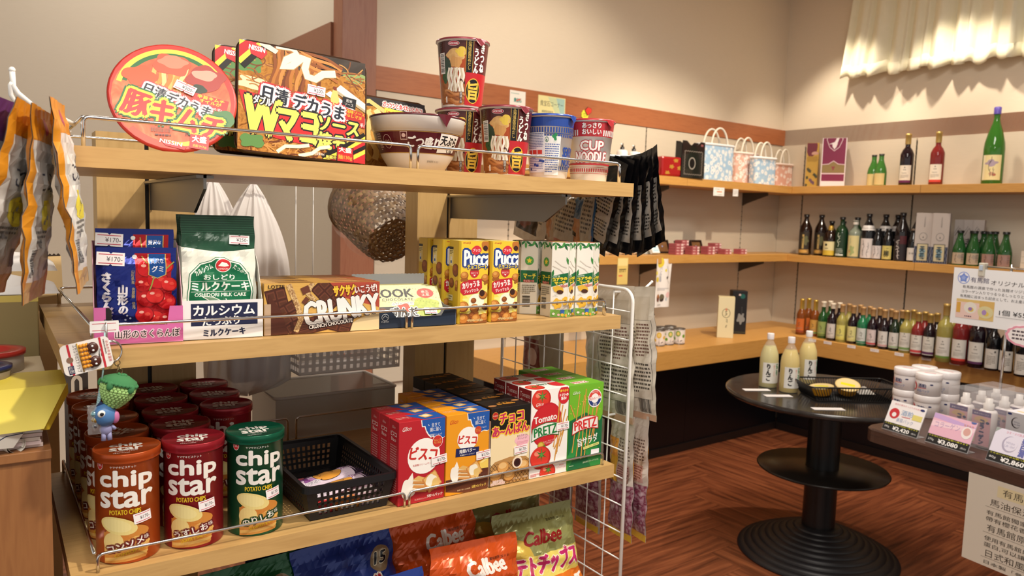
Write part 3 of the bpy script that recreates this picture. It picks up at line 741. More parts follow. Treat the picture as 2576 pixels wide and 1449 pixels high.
row(t, ['black topped chocolate bun snack box, %s back in its row' % x for x in ('second', 'third', 'fourth', 'fifth', 'rearmost')], .0478)
# pretzel boxes
def stick(x0, y0, x1, y1, w=3.0): return [('l', [(x0, y0), (x1, y1)], w, 'b8742c'), ('l', [(x0-w*.15, y0), (x1-w*.15, y1)], w*.55, 'e0a850')]
def tomato(cx, cy, r): return [('e', cx, cy, r, r*.92, 'b8241c'), ('e', cx-.06*r, cy+.06*r, r*.9, r*.82, 'd8382a'), ('e', cx-.35*r, cy+.38*r, r*.28, r*.2, 'ee8a70'), ('s', cx+.08*r, cy+.25*r, r*.62, 6, .22, '3c6a2c'), ('s', cx+.08*r, cy+.25*r, r*.4, 5, .25, '5c9a40')]
def pretz_logo(cx, cy, w, fill, edge):
    h = w*.42; p = lambda x, y: (cx+x*w, cy+y*h+.06*w*math.cos(x*3))
    sh = [p(-.52, -.62), p(-.25, -.48), p(0, -.42), p(.25, -.38), p(.52, -.40), p(.5, .5), p(.25, .56), p(0, .54), p(-.25, .46), p(-.5, .32)]
    sh2 = [p(-.50, -.55), p(-.25, -.42), p(0, -.36), p(.25, -.32), p(.495, -.34), p(.475, .45), p(.25, .5), p(0, .48), p(-.25, .40), p(-.48, .27)]
    return [('p', sh, edge), ('p', sh2, 'ece8e2'), ('t', 'PRETZ', cx, cy+h*.1, w*.86, h*.66, fill, {'b': .05, 'rot': .09, 'grow': .12, 'halo': [('f6f4f0', 1.2)]})]
W = .0832; s = W/100; H = .1575; D = .0385                             # H = 189 units
L = [('r', 0, 0, 100, 190, 'f3f0ec')]+tomato(26, 168, 25)+[('p', ell(42, 112, 40, 48, 28, -.25), 'c0202c'), ('p', ell(42, 112, 36, 44, 28, -.25), 'c8242c')]
for a in ((62, 60, 80, 172), (70, 44, 92, 140), (66, 30, 84, 150), (72, 48, 74, 168), (78, 60, 98, 124), (64, 56, 96, 108)): L += stick(*a)
L += [('t', 'Glico', 22, 158, 20, 7, 'f6f0ec', {'sh': .3, 'rot': .1}), ('t', 'Tomato', 38, 126, 60, 14, 'f8f4f0', {'b': .04, 'rot': .08}), ('e', 86, 172, 16, 20, 'cc2430'), ('t', '爽やかな', 86, 181, 22, 6, 'f4d840', {'b': .03}), ('t', 'トマトの\n旨み!', 86, 168, 23, 14, 'f8f4f0', {'b': .03})]
L += pretz_logo(39, 97, 70, '1c7a3c', '186a34')
L += [('t', 'エキストラバージン\nオリーブオイル仕立て', 48, 74, 40, 8, 'f8ece8', {'rot': .1}), ('e', 28, 69, 9, 8, 'b8922c'), ('e', 27, 70, 6, 5, 'd8bc50'), ('p', [(33, 66), (42, 62), (38, 70)], '5a7a2c')]
L += tomato(28, 42, 27)+tomato(48, 8, 21)+[('r', 0, 0, 100, 2.5, 'f3f0ec'), ('t', '2PACKS\n(プレッツェル)', 85, 15, 24, 10, 'd8606a'), ('g', 3, 3, 30, 10, 2, 'd8606a')]
tp = A([('r', 0, 0, 100, 48, 'f3f0ec')]+tomato(24, 22, 22)+[('e', 88, 30, 20, 22, 'cc2430'), ('t', 'PRETZ', 58, 36, 34, 11, '1c6a34', {'b': .03})], s)
ls = A([('r', -48, 0, 0, 190, '8a2226'), ('t', 'Tomato', -23, 176, 36, 10, 'd8c4bc'), ('t', 'プリッツ', -23, 160, 38, 14, 'd8c4bc', {'b': .03}), ('g', -42, 12, -6, 145, 26, 'c09a94')], s)
t = carton('pretzel_box', 'white and red tomato pretzel stick box in the front row', W, D, H, 'f0ece8', A(L, s), tp, ls, (.6935, .0122, Z3), 'tomato pretzel boxes', price=(.0705, .0865, -.05), cat='pretzel box')
row(t, ['white and red tomato pretzel stick box, middle of the three', 'white and red tomato pretzel stick box, rearmost of the three'], .0405)
W = .0815; s = W/100; H = .1567
L = [('r', 0, 0, 100, 192, '6fb42c'), ('p', [(0, 0), (100, 0), (100, 120), (92, 104), (50, 128), (0, 112)], '14683c'), ('p', [(0, 30), (34, 92), (80, 60), (100, 20), (100, 0), (0, 0)], '2c8a40'), ('p', [(0, 0), (40, 60), (70, 0)], '14683c')]
for a in ((14, 40, 30, 172), (26, 30, 44, 168), (40, 22, 48, 182), (50, 28, 60, 166), (58, 44, 76, 176), (66, 60, 88, 150), (4, 150, 18, 120), (74, 70, 84, 160)): L += stick(*a)
for i in range(14): L += [('e', 6+(i*37) % 90, 130+(i*23) % 55, 1.4, 1.2, 'e6c060')]
L += [('t', 'Glico', 20, 176, 20, 7, 'f4f4e4', {'sh': .3, 'rot': .1}), ('e', 74, 158, 20, 21, 'f4f2f0'), ('p', arcpts(74, 158, 18.5, .1, PI)+list(reversed(arcpts(74, 158, 11, .1, PI))), 'd8483c'), ('p', arcpts(74, 158, 18.5, PI+.1, 2*PI-.1)+list(reversed(arcpts(74, 158, 11, PI+.1, 2*PI-.1))), '22397a'),
      ('t', '旨みループ!', 74, 158, 30, 6.5, 'd8483c', {'halo': [('f4f2f0', 1.2)], 'rot': .06, 'b': .02}), ('t', '野菜ブイヨン', 74, 172, 20, 4, 'f4f2f0'), ('t', '岩塩', 74, 144, 12, 6, 'f4f2f0')]
L += pretz_logo(49, 99, 74, 'd02c2c', 'c02428')
L += [('t', '旨サラダ', 57, 64, 58, 19, 'f6f6f0', {'rot': .13, 'b': .02}), ('p', quad(68, 49, 46, 6, .14), 'e6e488'), ('t', 'アルペンザルツ岩塩使用!', 68, 49, 42, 3.4, '2a5a2a', {'rot': .14}), ('r', 68, 26, 92, 40, 'f4eef2'), ('t', '2PACKS(プレッツェル)', 68, 14, 46, 5.4, 'dcecc8', {'rot': .04}), ('g', 6, 9, 28, 12, 1, 'dcecc8')]
tp = A([('r', 0, 0, 100, 48, '6fb42c'), ('p', quad(46, 22, 44, 18, .06), 'ece8e2'), ('t', 'PRETZ', 46, 22, 40, 12, 'c83230', {'b': .04})], s)
t = carton('pretzel_box', 'green salad pretzel stick box in the front row by the rail end', W, D, H, '5aa228', A(L, s), tp, None, (.777, .0115, Z3), 'green pretzel boxes', cat='pretzel box')
row(t, ['green salad pretzel stick box, %s back in its row' % x for x in ('second', 'third', 'last')], .0405)

# ================================================================== black plastic basket with grape sweets
def basket():
    t = thing('plastic_basket', 'black perforated plastic basket on the shelf beside the green can', 'basket', (.2965, .0175, Z3), -.0)
    W, D, H, ins = .143, .232, .053, .010; th = .0016
    b = MB(); wall = BLACKP
    def wall_panel(P0, P1, B0, B1, nx, nz, big):
        """slanted wall from bottom edge B0-B1 to rim P0-P1, punched with a grid of holes"""
        P0, P1, B0, B1 = map(Vector, (P0, P1, B0, B1)); nrm = (P1-P0).cross(B0-P0).normalized()*th
        def pt(a, c): return (B0*(1-a)+B1*a)*(1-c)+(P0*(1-a)+P1*a)*c
        def cell(a0, a1, c0, c1):
            v = [pt(a0, c0), pt(a1, c0), pt(a1, c1), pt(a0, c1)]; v += [x+nrm for x in v]
            b.add(v, [(0, 1, 2, 3), (7, 6, 5, 4), (0, 4, 5, 1), (1, 5, 6, 2), (2, 6, 7, 3), (3, 7, 4, 0)], wall)
        ea = .10; ec0, ec1 = .10, .80; hs = .56
        cell(0, 1, 0, ec0); cell(0, 1, ec1, 1); cell(0, ea, ec0, ec1); cell(1-ea, 1, ec0, ec1)
        for i in range(nx+1):
            w = (1-2*ea)/nx
            a0 = ea+i*w-w*(1-hs)/2; a1 = a0+w*(1-hs); cell(max(ea, a0), min(1-ea, a1), ec0, ec1)
        for j in range(1, nz):
            hgt = (ec1-ec0)/nz; c = ec0+j*hgt; cell(ea, 1-ea, c-hgt*(1-hs)/2, c+hgt*(1-hs)/2)
    i_ = ins; z0 = .002
    wall_panel((0, 0, H), (W, 0, H), (i_, i_, z0), (W-i_, i_, z0), 12, 4, 1)
    wall_panel((W, D, H), (0, D, H), (W-i_, D-i_, z0), (i_, D-i_, z0), 12, 4, 1)
    wall_panel((0, D, H), (0, 0, H), (i_, D-i_, z0), (i_, i_, z0), 22, 5, 0)
    wall_panel((W, 0, H), (W, D, H), (W-i_, i_, z0), (W-i_, D-i_, z0), 22, 5, 0)
    b.build('wall', t)
    b = MB(); b.box(i_, W-i_, i_, D-i_, .0005, .0025, wall)
    for i in range(9): b.box(i_+.006, W-i_-.006, .022+i*.024, .026+i*.024, .0025, .0034, wall)
    b.build('base', t)
    b = MB(); p = .004
    for z, o in ((H, 0), (H+.0015, .0)):
        pass
    r = rrect(-p, -p, W+p, D+p, .012); r2 = rrect(.002, .002, W-.002, D-.002, .008); n = len(r)
    v = [(x, y, H) for x, y in r]+[(x, y, H+.003) for x, y in r]+[(x, y, H+.003) for x, y in r2]+[(x, y, H-.002) for x, y in r2]+[(x, y, H-.007) for x, y in r]
    f = []
    for k in ((4, 0), (0, 1), (1, 2), (2, 3)):
        for i in range(n): f.append((k[0]*n+i, k[0]*n+(i+1) % n, k[1]*n+(i+1) % n, k[1]*n+i))
    b.add(v, f, wall); b.build('rim', t)
basket()
def stick_sweet(label, loc, rz, tilt, price=False):
    t = thing('grape_stick_sweet', label, 'wrapped sweet', loc, rot=(0, tilt, rz), group='grape sweets in the black basket')
    L_, w, h = .124, .036, .008
    def surf(a, c, o): 
        e = min(1, min(a, 1-a)*9); k = math.sin(PI*c)**.6
        return (a*L_, c*w-w/2+.0012*math.sin(a*40)*(1-e), .0006+h*k*(.2+.8*e)+.0008*math.sin(a*27)*k+o)
    b = MB(); b.grid(lambda a, c: surf(a, c, 0), 30, 10, M('cbb6c8', .2)); b.grid(lambda a, c: (a*L_, w/2-c*w, .0003), 4, 2, M('cbb6c8', .3))
    P = '6a3a74'; art = [('r', 0, -w/2, L_, w/2, 'd8c8d8'), ('r', L_*.86, -w/2, L_, w/2, '2c2030'), ('r', 0, -w/2, L_*.06, w/2, 'b496b4')]
    q = random.Random(int(loc[1]*1e4))
    for i in range(14): art.append(('e', .012+q.uniform(0, .022), q.uniform(-.012, .012), .0042, .0042, ('84508c', '6a3070', 'a878ac')[i % 3]))
    art += [('e', .062, -.002, .026, .014, '2a2024'), ('e', .062, -.002, .0253, .0133, 'dc9a40'), ('e', .050, .001, .0035, .0045, '2a2024'), ('e', .050, .001, .0029, .0039, 'dc9a40'), ('e', .072, .003, .0035, .0045, '2a2024'), ('e', .072, .003, .0029, .0039, 'dc9a40'),
            ('t', '25%増量!!', .024, -.0125, .036, .006, '3a3050', {'halo': [('f0e8f0', .0008)]}), ('t', 'グレープ', .100, .004, .024, .015, P, {'halo': [('f0d8ec', .0012)], 'b': .03}), ('s', .094, .011, .003, 5, .45, '5a4060'), ('s', .036, .014, .0025, 5, .45, '5a4060')]
    b.art(art, lambda x, y, o: surf(x/L_, y/w+.5, o), (.2, 0), cx=.006, cy=.004, bounds=(0, -w/2, L_, w/2)); b.build('wrapper', t)
    return t
stick_sweet('purple grape stick sweet nearest the front wall of the black basket', (.311, .062, Z3+.0205), .30, -.04)
stick_sweet('purple grape stick sweet lying behind another in the black basket', (.309, .113, Z3+.0205), .24, -.03)
def under_sweets():
    cols = ['c83a3c', 'e08a3a', 'd8b8c4', 'b04a5c', 'e0dcd0', '7a4a80']
    for i in range(6):
        t = MB(); x0 = .326+.0415*(i % 3); y0 = .063+.07*(i//3); z0 = Z3+.0036
        t.box(-.02, .02, -.032, .032, 0, .0145, M(cols[i], .3), ch=.004)
        t.art([('r', -.02, -.01, .02, .01, 'f0e8e4'), ('e', 0, 0, .008, .008, cols[(i+2) % 6])], top(.0145), (.3, 0), bounds=(-.016, -.028, .016, .028))
        t.art([('e', 0, .007, .012, .005, 'f0e4dc')], front(-.032), (.3, 0), bounds=(-.016, .004, .016, .0105))
        o = t.build('candy_packet', None, (x0, y0, z0), 0)
        tag(o, '%s candy packet lying under the grape sticks, %s' % (('red', 'orange', 'pale pink', 'crimson', 'white', 'purple')[i], 'by the basket front wall' if i < 3 else 'in the back half of the basket'), 'candy packet', 'candy packets in the black basket')
under_sweets()
# ================================================================== middle shelf: pouches, bags, bars and boxes
def pouch_surf(w, h, th, seed=0, wr=.0006, top=.06, bot=.05, side=.55, pinch=0.0):
    q = random.Random(seed); k = [q.uniform(0, 6.28) for _ in range(6)]
    def prof(c):
        if c < bot or c > 1-top: return .02
        t = (c-bot)/(1-top-bot); return max(.02, math.sin(PI*t)**.45)
    def f(x, z, o, sgn=-1):
        a = min(1, max(0, x/w+.5)); c = min(1, max(0, z/h))
        p = prof(c); t = th/2*p*max(0, math.sin(PI*a))**side+.0002
        wv = wr*(math.sin(a*31+k[0]+c*9)+math.sin(c*37+k[1]+a*7)+.7*math.sin((a+c)*23+k[2]))*(.35+p)
        pn = 1-pinch*p
        return (x*pn+wr*math.sin(c*29+k[3]), sgn*(t+o)+wv, z)
    return f
def A_RECT(w, h, c): return [('r', -w/2, 0, w/2, h, c)]
def pouch(mb, w, h, th, front_art, back_col, seed=0, finish=FOIL, X=None, back_art=None, cstep=.007, **k):
    f = pouch_surf(w, h, th, seed, **k); nu, nv = 24, 36
    nu = max(6, round(w/cstep)); nu += nu % 2; nv = max(6, round(h/cstep)); gx, gy = w/nu, h/nv
    base = A_RECT(w, h, back_col)
    for art_, sg in ((front_art, -1), (back_art, 1)):
        ff = (lambda x, z: Vector(f(x, z, 0, -1))) if sg < 0 else (lambda x, z: Vector(f(-x, z, 0, 1))); e = .0015
        nr = lambda x, z: ((ff(x+e, z)-ff(x-e, z)).cross(ff(x, min(h, z+e))-ff(x, max(0, z-e)))).normalized()
        g = facet((lambda x, z, o: f(x, z, o)) if sg < 0 else (lambda x, z, o: f(-x, z, o, 1)), gx, gy, sg)
        mb.art(base, g, finish, base=0, cx=gx, cy=gy, diag=True, X=X, nrm=nr)
        if art_: mb.art(art_, g, finish, cx=gx, cy=gy, bounds=(-w/2, 0, w/2, h), diag=True, X=X, nrm=nr)
    return f
# ---- cherry gummy pouches in a pink carton
def cherry(cx, cy, r, k=0):
    c = ('c81e24', 'd42a28', 'b8181e')[k % 3]
    return [('e', cx, cy, r, r*.92, '8e1218'), ('e', cx-.05*r, cy+.05*r, r*.92, r*.84, c), ('e', cx-.35*r, cy+.35*r, r*.25, r*.16, 'f0b0a0'), ('e', cx+.3*r, cy+.1*r, r*.3, r*.2, 'e0483c')]
def gummy(name, label, loc, rx, H, group, seed):
    t = thing(name, label, 'gummy pouch', loc, rot=(rx, 0, -.085), group=group); W = .0915
    b = MB(); Wt = 'eeeaf2'; NAVY = '1c2a78'; s = W/100; Hh = H/s
    L = [('r', -50, 0, 50, Hh, NAVY), ('p', [(-50, 0), (2, 0), (-4, 34), (-50, 40)], '161e54'), ('p', [(-3, Hh-8), (43, Hh-8), (43, 8), (4, 8), (-2, 40)], 'a81820')]
    for i, (x, y, r) in enumerate(((12, 100, 13), (34, 104, 12), (8, 78, 12), (26, 84, 14), (40, 78, 11), (12, 58, 13), (36, 54, 13), (22, 30, 12), (38, 28, 12), (8, 36, 12), (22, 62, 12), (34, 16, 10), (10, 16, 11))): L += cherry(x, y, r, i)
    L += [('l', [(14, 70), (20, 86), (22, 100)], 1.6, '9aa04a'), ('l', [(28, 92), (40, 104), (47, 110)], 1.6, '9aa04a'), ('l', [(6, Hh-12), (12, 108)], 1.4, 'a8a050')]
    L += [('p', [(14, Hh-9), (36, Hh-9), (36, Hh-38), (25, Hh-43), (14, Hh-38)], '1f4f96'), ('l', [(14, Hh-9), (14, Hh-38), (25, Hh-43), (36, Hh-38), (36, Hh-9)], 1.2, 'd8b060'),
          ('t', '贅沢な', 25, Hh-19, 17, 7, Wt), ('t', 'グミ', 25, Hh-30, 15, 8.5, Wt, {'b': .03})]
    L += [('t', 'さくらんぼ', -38, Hh-68, 12, 66, Wt, {'v': 1, 'b': .02}), ('t', '山形の', -19, Hh-72, 12, 40, Wt, {'v': 1, 'b': .02}), ('t', '山形県産 佐藤錦 使用', -6, Hh-58, 4, 54, 'c8b078', {'v': 1})]
    L += [('p', [(-42, 12), (0, 18), (0, 24), (-42, 18)], 'b0202c'), ('t', 'しっかり果汁感', -20, 18, 36, 4.2, 'f0e4e0', {'rot': .14}), ('p', quad(34, 12, 15, 15, .78), 'f0ece4'), ('p', quad(34, 12, 13, 13, .78), '2c5c40')]
    for x, y in ((-14, 36), (-10, 32), (-16, 30)): L.append(('e', x, y, 1.3, 1.3, 'c8d4f0'))
    L += [('e', -3, Hh-13, 3, 3, 'e8e4e0')]
    pouch(b, W, H, .014, A(L, s), NAVY, seed, (.2, .45), top=.12, bot=.05, wr=.0004)
    b.build('foil_pouch', t)
    sticker(t, Matrix.Translation((-.0300, -.0040, H-.0145)) @ Matrix.Rotation(.06, 4, 'Y'), w=.0315, h=.0165)
    return t
CX0, CX1, CY = .0325, .1335, .0285
def cut_carton(name, label, x0, x1, y0, D, hf, hb, col, inner, art, loc_z=Z2, hm=None, rz=0.0):
    """display carton: low front, sides cut sloping up to a taller back"""
    W = x1-x0; t = thing(name, label, 'carton', (x0, y0, loc_z), rz)
    th = .0007; b = MB(); c = M(col, *CARD); ci = M(inner, .6)
    b.box(0, W, 0, D, .0003, .001, ci)
    hm = hm or hf; e = .011 if hm < hf else 0
    pts = [(0, .001), (W, .001), (W, hf)]+([(W-e*1.4, hf), (W-e*1.7, hm), (e*1.9, hm), (e*1.5, hf)] if e else [])+[(0, hf)]
    b.prism([(p[0], p[1]) for p in pts], 0, th, c, 'y')
    for x in (0, W-th):
        b.prism([(0, .001), (D, .001), (D, hb), (D*.55, hb), (D*.25, hf+(hb-hf)*.62), (.004, hf)], x, x+th, ci, 'x')
    b.prism([(0, .001), (W, .001), (W, hb), (0, hb)], D-th, D, ci, 'y')
    b.art(art, front(0), CARD, bounds=(.0003, .001, W-.0003, hf)); b.build('carton_body', t)
    return t
W = CX1-CX0
cut_carton('display_carton', 'pink open carton holding blue cherry gummy pouches', CX0, CX1, CY, .115, .047, .125, 'd06aa8', 'd8a4b4',
    [('p', [(.013, .0235), (.0195, .0235), (.0195, .043), (.0165, .0465), (.013, .0465)], '1a1618'), ('t', '山形のさくらんぼ', .060, .0125, .074, .0105, '1c1418', {'halo': [('f2dce8', .0012)], 'b': .01}), ('e', .092, .018, .0014, .0014, 'f0d0e0'), ('e', .096, .015, .001, .001, 'f0d0e0')], hm=.0232, rz=-.09)
gummy('gummy_pouch', 'front blue cherry gummy pouch in the pink carton', (.0835, .0385, Z2+.0018), -.05, .119, 'cherry gummy pouches', 3)
gummy('gummy_pouch', 'blue cherry gummy pouch standing taller behind the front one', (.0850, .062, Z2+.0018), -.05, .142, 'cherry gummy pouches', 9)
# ---- milk-cake bags in a white carton
def milk_bag(label, loc, group, seed, price):
    t = thing('sweet_bag', label, 'sweet bag', loc, rot=(-.14, 0, -.075), group=group); W, H = .0945, .162; s = W/100; Hh = H/s
    b = MB(); GRN = '0e6a44'; Wt = 'eef0e6'; DG = '1d4a34'
    L = [('r', -50, 0, 50, Hh, 'e6e8dc'), ('p', [(-50, Hh), (50, Hh), (50, 124), (20, 120), (0, 119), (-20, 121), (-50, 126)], DG)]
    for i in range(16): L.append(('r', -50, Hh-1-i*1.7, 50, Hh-1.5-i*1.7, '3a6a50' if i % 2 else '163a28'))
    lab = [(-40, 6), (40, 6), (42, 60), (38, 86), (26, 100), (12, 104), (6, 108), (-6, 108), (-12, 104), (-26, 100), (-38, 86), (-42, 60)]
    L += [('p', [(x*1.07, (y-56)*1.05+56) for x, y in lab], GRN), ('p', [(x*1.045, (y-56)*1.033+56) for x, y in lab], Wt), ('p', lab, GRN)]
    L += [('e', 4, 99, 11, 10, Wt), ('e', 4, 99, 10, 9, 'cc2a30'), ('t', 'OSHIDORI', 4, 94, 14, 2.6, Wt), ('p', [(-3, 98), (2, 104), (9, 102), (12, 98), (6, 97)], Wt),
          ('t', 'カルシウム', -22, 93, 25, 8, Wt, {'rot': .5, 'b': .03}), ('t', 'たっぷり', 28, 93, 22, 7, Wt, {'rot': -.45, 'b': .02}), ('t', 'おしどり', -1, 82, 42, 7.5, Wt, {'b': .04}), ('r', -40, 76.2, 40, 76.7, Wt),
          ('t', 'ミルクケーキ', 0, 69, 78, 12, Wt, {'b': .05}), ('r', -40, 61.2, 40, 61.7, Wt), ('t', 'OSHIDORI MILK CAKE', 0, 57, 70, 5, Wt, {'b': .04}),
          ('t', 'La France', -22, 41, 32, 6, 'c83a48', {'halo': [(Wt, 1.1)], 'b': .03}), ('t', 'ラ・フランス', 27, 43, 32, 8, 'c8402e', {'halo': [(Wt, 1.3)], 'b': .03, 'rot': -.03}),
          ('p', [(-8, 40), (8, 40), (20, 22), (26, 4), (-26, 4), (-20, 22)], Wt), ('p', [(-6, 38), (6, 38), (17, 22), (22, 4), (-22, 4), (-17, 22)], NM('pear', ['b8c4a0', 'dce0c4', 'e8ead4'], nscale=90, rough=.3)),
          ('l', [(0, 38), (1, 46), (8, 50)], 3, Wt), ('p', [(-28, 56), (-10, 54), (2, 48), (-12, 46)], Wt), ('p', [(-24, 54.6), (-10, 53), (-1, 48.6), (-12, 47.4)], '7a9c80'), ('p', [(2, 54), (10, 47), (3, 44)], '2c6a4a')]
    for x, y, r in ((-30, 28, 3), (-24, 20, 2), (30, 30, 2.6), (27, 22, 2), (-14, 30, 2)): L.append(('s', x, y, r, 4, .4, Wt))
    for i in range(16): L.append(('e', -34+(i*29) % 68, 10+(i*17) % 26, .8, .8, Wt))
    pouch(b, W, H, .0105, A(L, s), 'd6dacc', seed, (.3, .08), top=.17, bot=.03, wr=.0006)
    b.build('bag_film', t)
    if price: sticker(t, Matrix.Translation((.026, -.0052, H-.0335)) @ Matrix.Rotation(.03, 4, 'Y'), '¥250-', w=.0265, h=.0125)
    return t
WX0, WX1 = .1335, .2352
cut_carton('display_carton', 'white open carton with navy panel holding green milk cake bags', WX0, WX1, .0245, .125, .052, .128, 'ebe9ea', 'd6d2ca',
    A([('r', 10, 18, 93, 47, '1c2246'), ('t', 'カルシウム', 51, 38, 76, 13, 'f0f0f2', {'b': .045}), ('t', 'たっぷり', 47, 24, 46, 11, 'f0f0f2', {'b': .04, 'rot': .02}), ('t', 'ミルクケーキ', 51, 9, 52, 9, '1c2246', {'b': .06, 'rot': .03})], (WX1-WX0)/100), rz=-.075)
G = 'milk cake bags in the white carton'
for i, l in enumerate(('green topped milk cake bag with a price sticker, foremost in the white carton', 'green topped milk cake bag directly behind the price-stickered one', 'green topped milk cake bag, third back in the white carton', 'green topped milk cake bag, fourth back in the white carton', 'green topped milk cake bag, tallest standing at the carton back')):
    milk_bag(l, (.1858+.0010*i, .0400+.0125*i, Z2+.0030), G, 11+i, i == 0)
# ---- crunchy chocolate bars standing in a row
def choc_bits(cx, cy, w, h, rot):
    o = [('p', quad(cx, cy, w, h, rot), '4a2418')]
    for i in (-1, 1):
        for j in (-1, 0, 1):
            x, y = rot2(i*w*.24, j*h*.31, rot); o.append(('p', quad(cx+x, cy+y, w*.40, h*.25, rot), '6a3a28')); o.append(('p', quad(cx+x, cy+y, w*.30, h*.16, rot), '57301f'))
    return o
CW, CH = .1685, .0725; s = CW/100
NUT = NM('crunch_bits', ['5a3418', 'e0c088', '8a5a30', 'f0dcb0'], nscale=420, detail=1, rough=.5)
WEAVE = NM('woven_print', ['c89440', 'e4bc68'], tex='wave', nscale=260, wave='Z', rough=.4)
L = [('r', 0, 0, 100, 43.2, WEAVE), ('p', [(52, 43.2), (100, 43.2), (100, 20), (66, 30)], 'b04a38'), ('p', [(62, 0), (100, 0), (100, 18), (80, 10)], 'e8d0a0')]
L += choc_bits(12, 24, 17, 30, .25)+choc_bits(22, 14, 16, 26, .5)+choc_bits(53, 33, 16, 26, .75)+choc_bits(44, 8, 44, 14, .2)+choc_bits(64, 8, 22, 16, -.3)
L += [('p', [(2, 0), (20, 0), (14, 20), (4, 34)], '542a1c'), ('l', [(20, 42), (24, 32), (28, 22), (30, 12), (26, 2)], 4.5, NUT), ('l', [(40, 43), (36, 34), (42, 28)], 4, NUT), ('p', quad(34, 37, 7, 6, .4), '6a3a28'), ('p', quad(34, 28, 6, 4, .9), '6a3a28'), ('t', 'LOTTE', 10, 40.2, 13, 3, '2c1a10', {'b': .03}), ('r', 0, 0, 5.5, 26, 'c0a488')]
L += [('t', 'サクサク', 68, 36, 20, 9, 'f2cc3c', {'rot': .06, 'b': .05, 'halo': [('7a2418', .9)]}), ('t', 'いこうぜ!', 87, 37, 20, 6.5, 'f2e8e4', {'rot': .1, 'b': .04, 'halo': [('8a3428', .7)]}),
      ('t', 'CRUNKY', 66, 20, 66, 19, 'f2efec', {'rot': .13, 'b': .06, 'halo': [('2a1814', 1.3), ('f2efec', .5)], 'grow': -.25, 'tp': .0}), ('t', 'CRUNCH CHOCOLATE', 56, 7.6, 38, 3.2, 'f0e8e0', {'rot': .12, 'b': .05, 'halo': [('2a1814', .7)]})]
def bar(label, loc, art):
    b = MB(); b.box(0, CW, 0, .0098, 0, CH, M('b98a3e', .35), ch=.0006)
    if art: b.art(A(L, s), front(0), (.3, .05), bounds=(.0004, .0004, CW-.0004, CH-.0004))
    b.art([('r', 0, .001, CW*.6, .0088, 'd0a048'), ('r', CW*.6, .001, CW, .0088, 'a8443a'), ('l', [(.02, .005), (.05, .006), (.07, .004)], .004, '5a3018'), ('l', [(.10, .005), (.12, .004), (.14, .006)], .002, 'e8c890')], top(CH), (.3, .05), bounds=(.0006, .0006, CW-.0006, .0092))
    o = b.build('chocolate_bar', None, loc, -.055); return tag(o, label, 'chocolate bar', 'crunchy chocolate bars on the middle shelf')
NTH = ('second', 'third', 'fourth', 'fifth', 'sixth', 'seventh', 'eighth', 'ninth', 'tenth', 'eleventh')
c0 = bar('crunchy chocolate bar at the front of its row, gold and red wrapper', (.2375, .0215, Z2), True)
c1 = bar('crunchy chocolate bar in gold wrapper, second back in its row', (.2370, .0325, Z2), False)
for i in range(2, 11): dup(c1, 'crunchy chocolate bar in gold wrapper, %s back in its row' % NTH[i-1], (.2375-.0006*i, .0215+.0112*i, Z2+.0002*(i % 3)))
# ---- leaning zunda chocolate boxes in a navy tray
TX0, TX1 = .4075, .5385
t = thing('display_carton', 'navy open carton with raised grey flap holding pale green chocolate boxes', 'carton', (TX0, .0182, Z2), -.045)
b = MB(); W = TX1-TX0; D = .118; nv = M('1f2c40', .45)
b.box(0, W, 0, D, .0003, .0012, nv); b.prism([(0, .001), (W, .001), (W, .028), (W*.86, .028), (W*.80, .016), (W*.22, .016), (W*.16, .026), (0, .026)], 0, .0007, nv, 'y')
for x in (0, W-.0007): b.prism([(0, .001), (D, .001), (D, .055), (D*.35, .028), (0, .027)], x, x+.0007, M('c9cdd0', .6), 'x')
b.art(A([('e', 8, 13, 4.5, 4, 'c8ccd0'), ('t', 'FUJIYA', 8, 7.5, 9, 2.2, 'c8ccd0'), ('e', 8, 13, 4, 3.5, '1f2c40'), ('l', [(5, 12), (8, 15), (11, 12)], .6, 'c8ccd0')], W/100), front(0), CARD); b.build('carton_body', t)
b = MB(); pts = [(0, .001)]+[(0, .072)]+[(i*W/40, .0725+.0008*(i % 2)) for i in range(41)]+[(W, .072), (W, .001)]
b.prism(pts, D-.0007, D, M('c9ced0', .6), 'y'); b.build('back_flap', t)
LW, LH = .112, .062; s = LW/100
MATCHA = NM('green_paste', ['7a9030', 'a8b84a', 'c4cc6c'], nscale=160, detail=3, rough=.5)
L = [('r', 0, 0, 100, 55, 'd6d29a'), ('p', [(0, 0), (100, 0), (100, 16), (60, 22), (30, 24), (0, 24)], '1f1a1c'), ('b', 74, 22, 22, 15, 5, .08, MATCHA), ('t', 'LOOK', 30, 45, 58, 13, '17141a', {'b': .06}), ('t', 'CHOCOLATE', 34, 35, 46, 4, '2c282c', {'b': .03, 'space': 1.3}),
     ('e', 78, 44, 13, 8, 'b8342c'), ('t', '東北\n土産', 78, 44, 12, 9, 'f0e4d0'), ('t', 'みちのく名物', 40, 28, 32, 4, '2a2426', {'halo': [('f0eee6', 1)]}), ('b', 40, 21, 10, 7, 3, .15, 'd0432c'), ('t', 'ずんだ', 40, 15, 40, 15, '17141a', {'b': .04, 'halo': [('f2f0ea', 1.8)]}), ('e', 8, 16, 8, 6, '6a2c18'), ('p', [(0, 0), (100, 0), (100, 5), (0, 3)], '4a7a38'), ('p', [(40, 2), (96, 2), (92, 7), (44, 7)], 'c83a34')]
for i in range(120): L.append(('e', (i*37.3) % 100, 26+(i*11.7) % 28, .35, .35, '8a8a4c'))
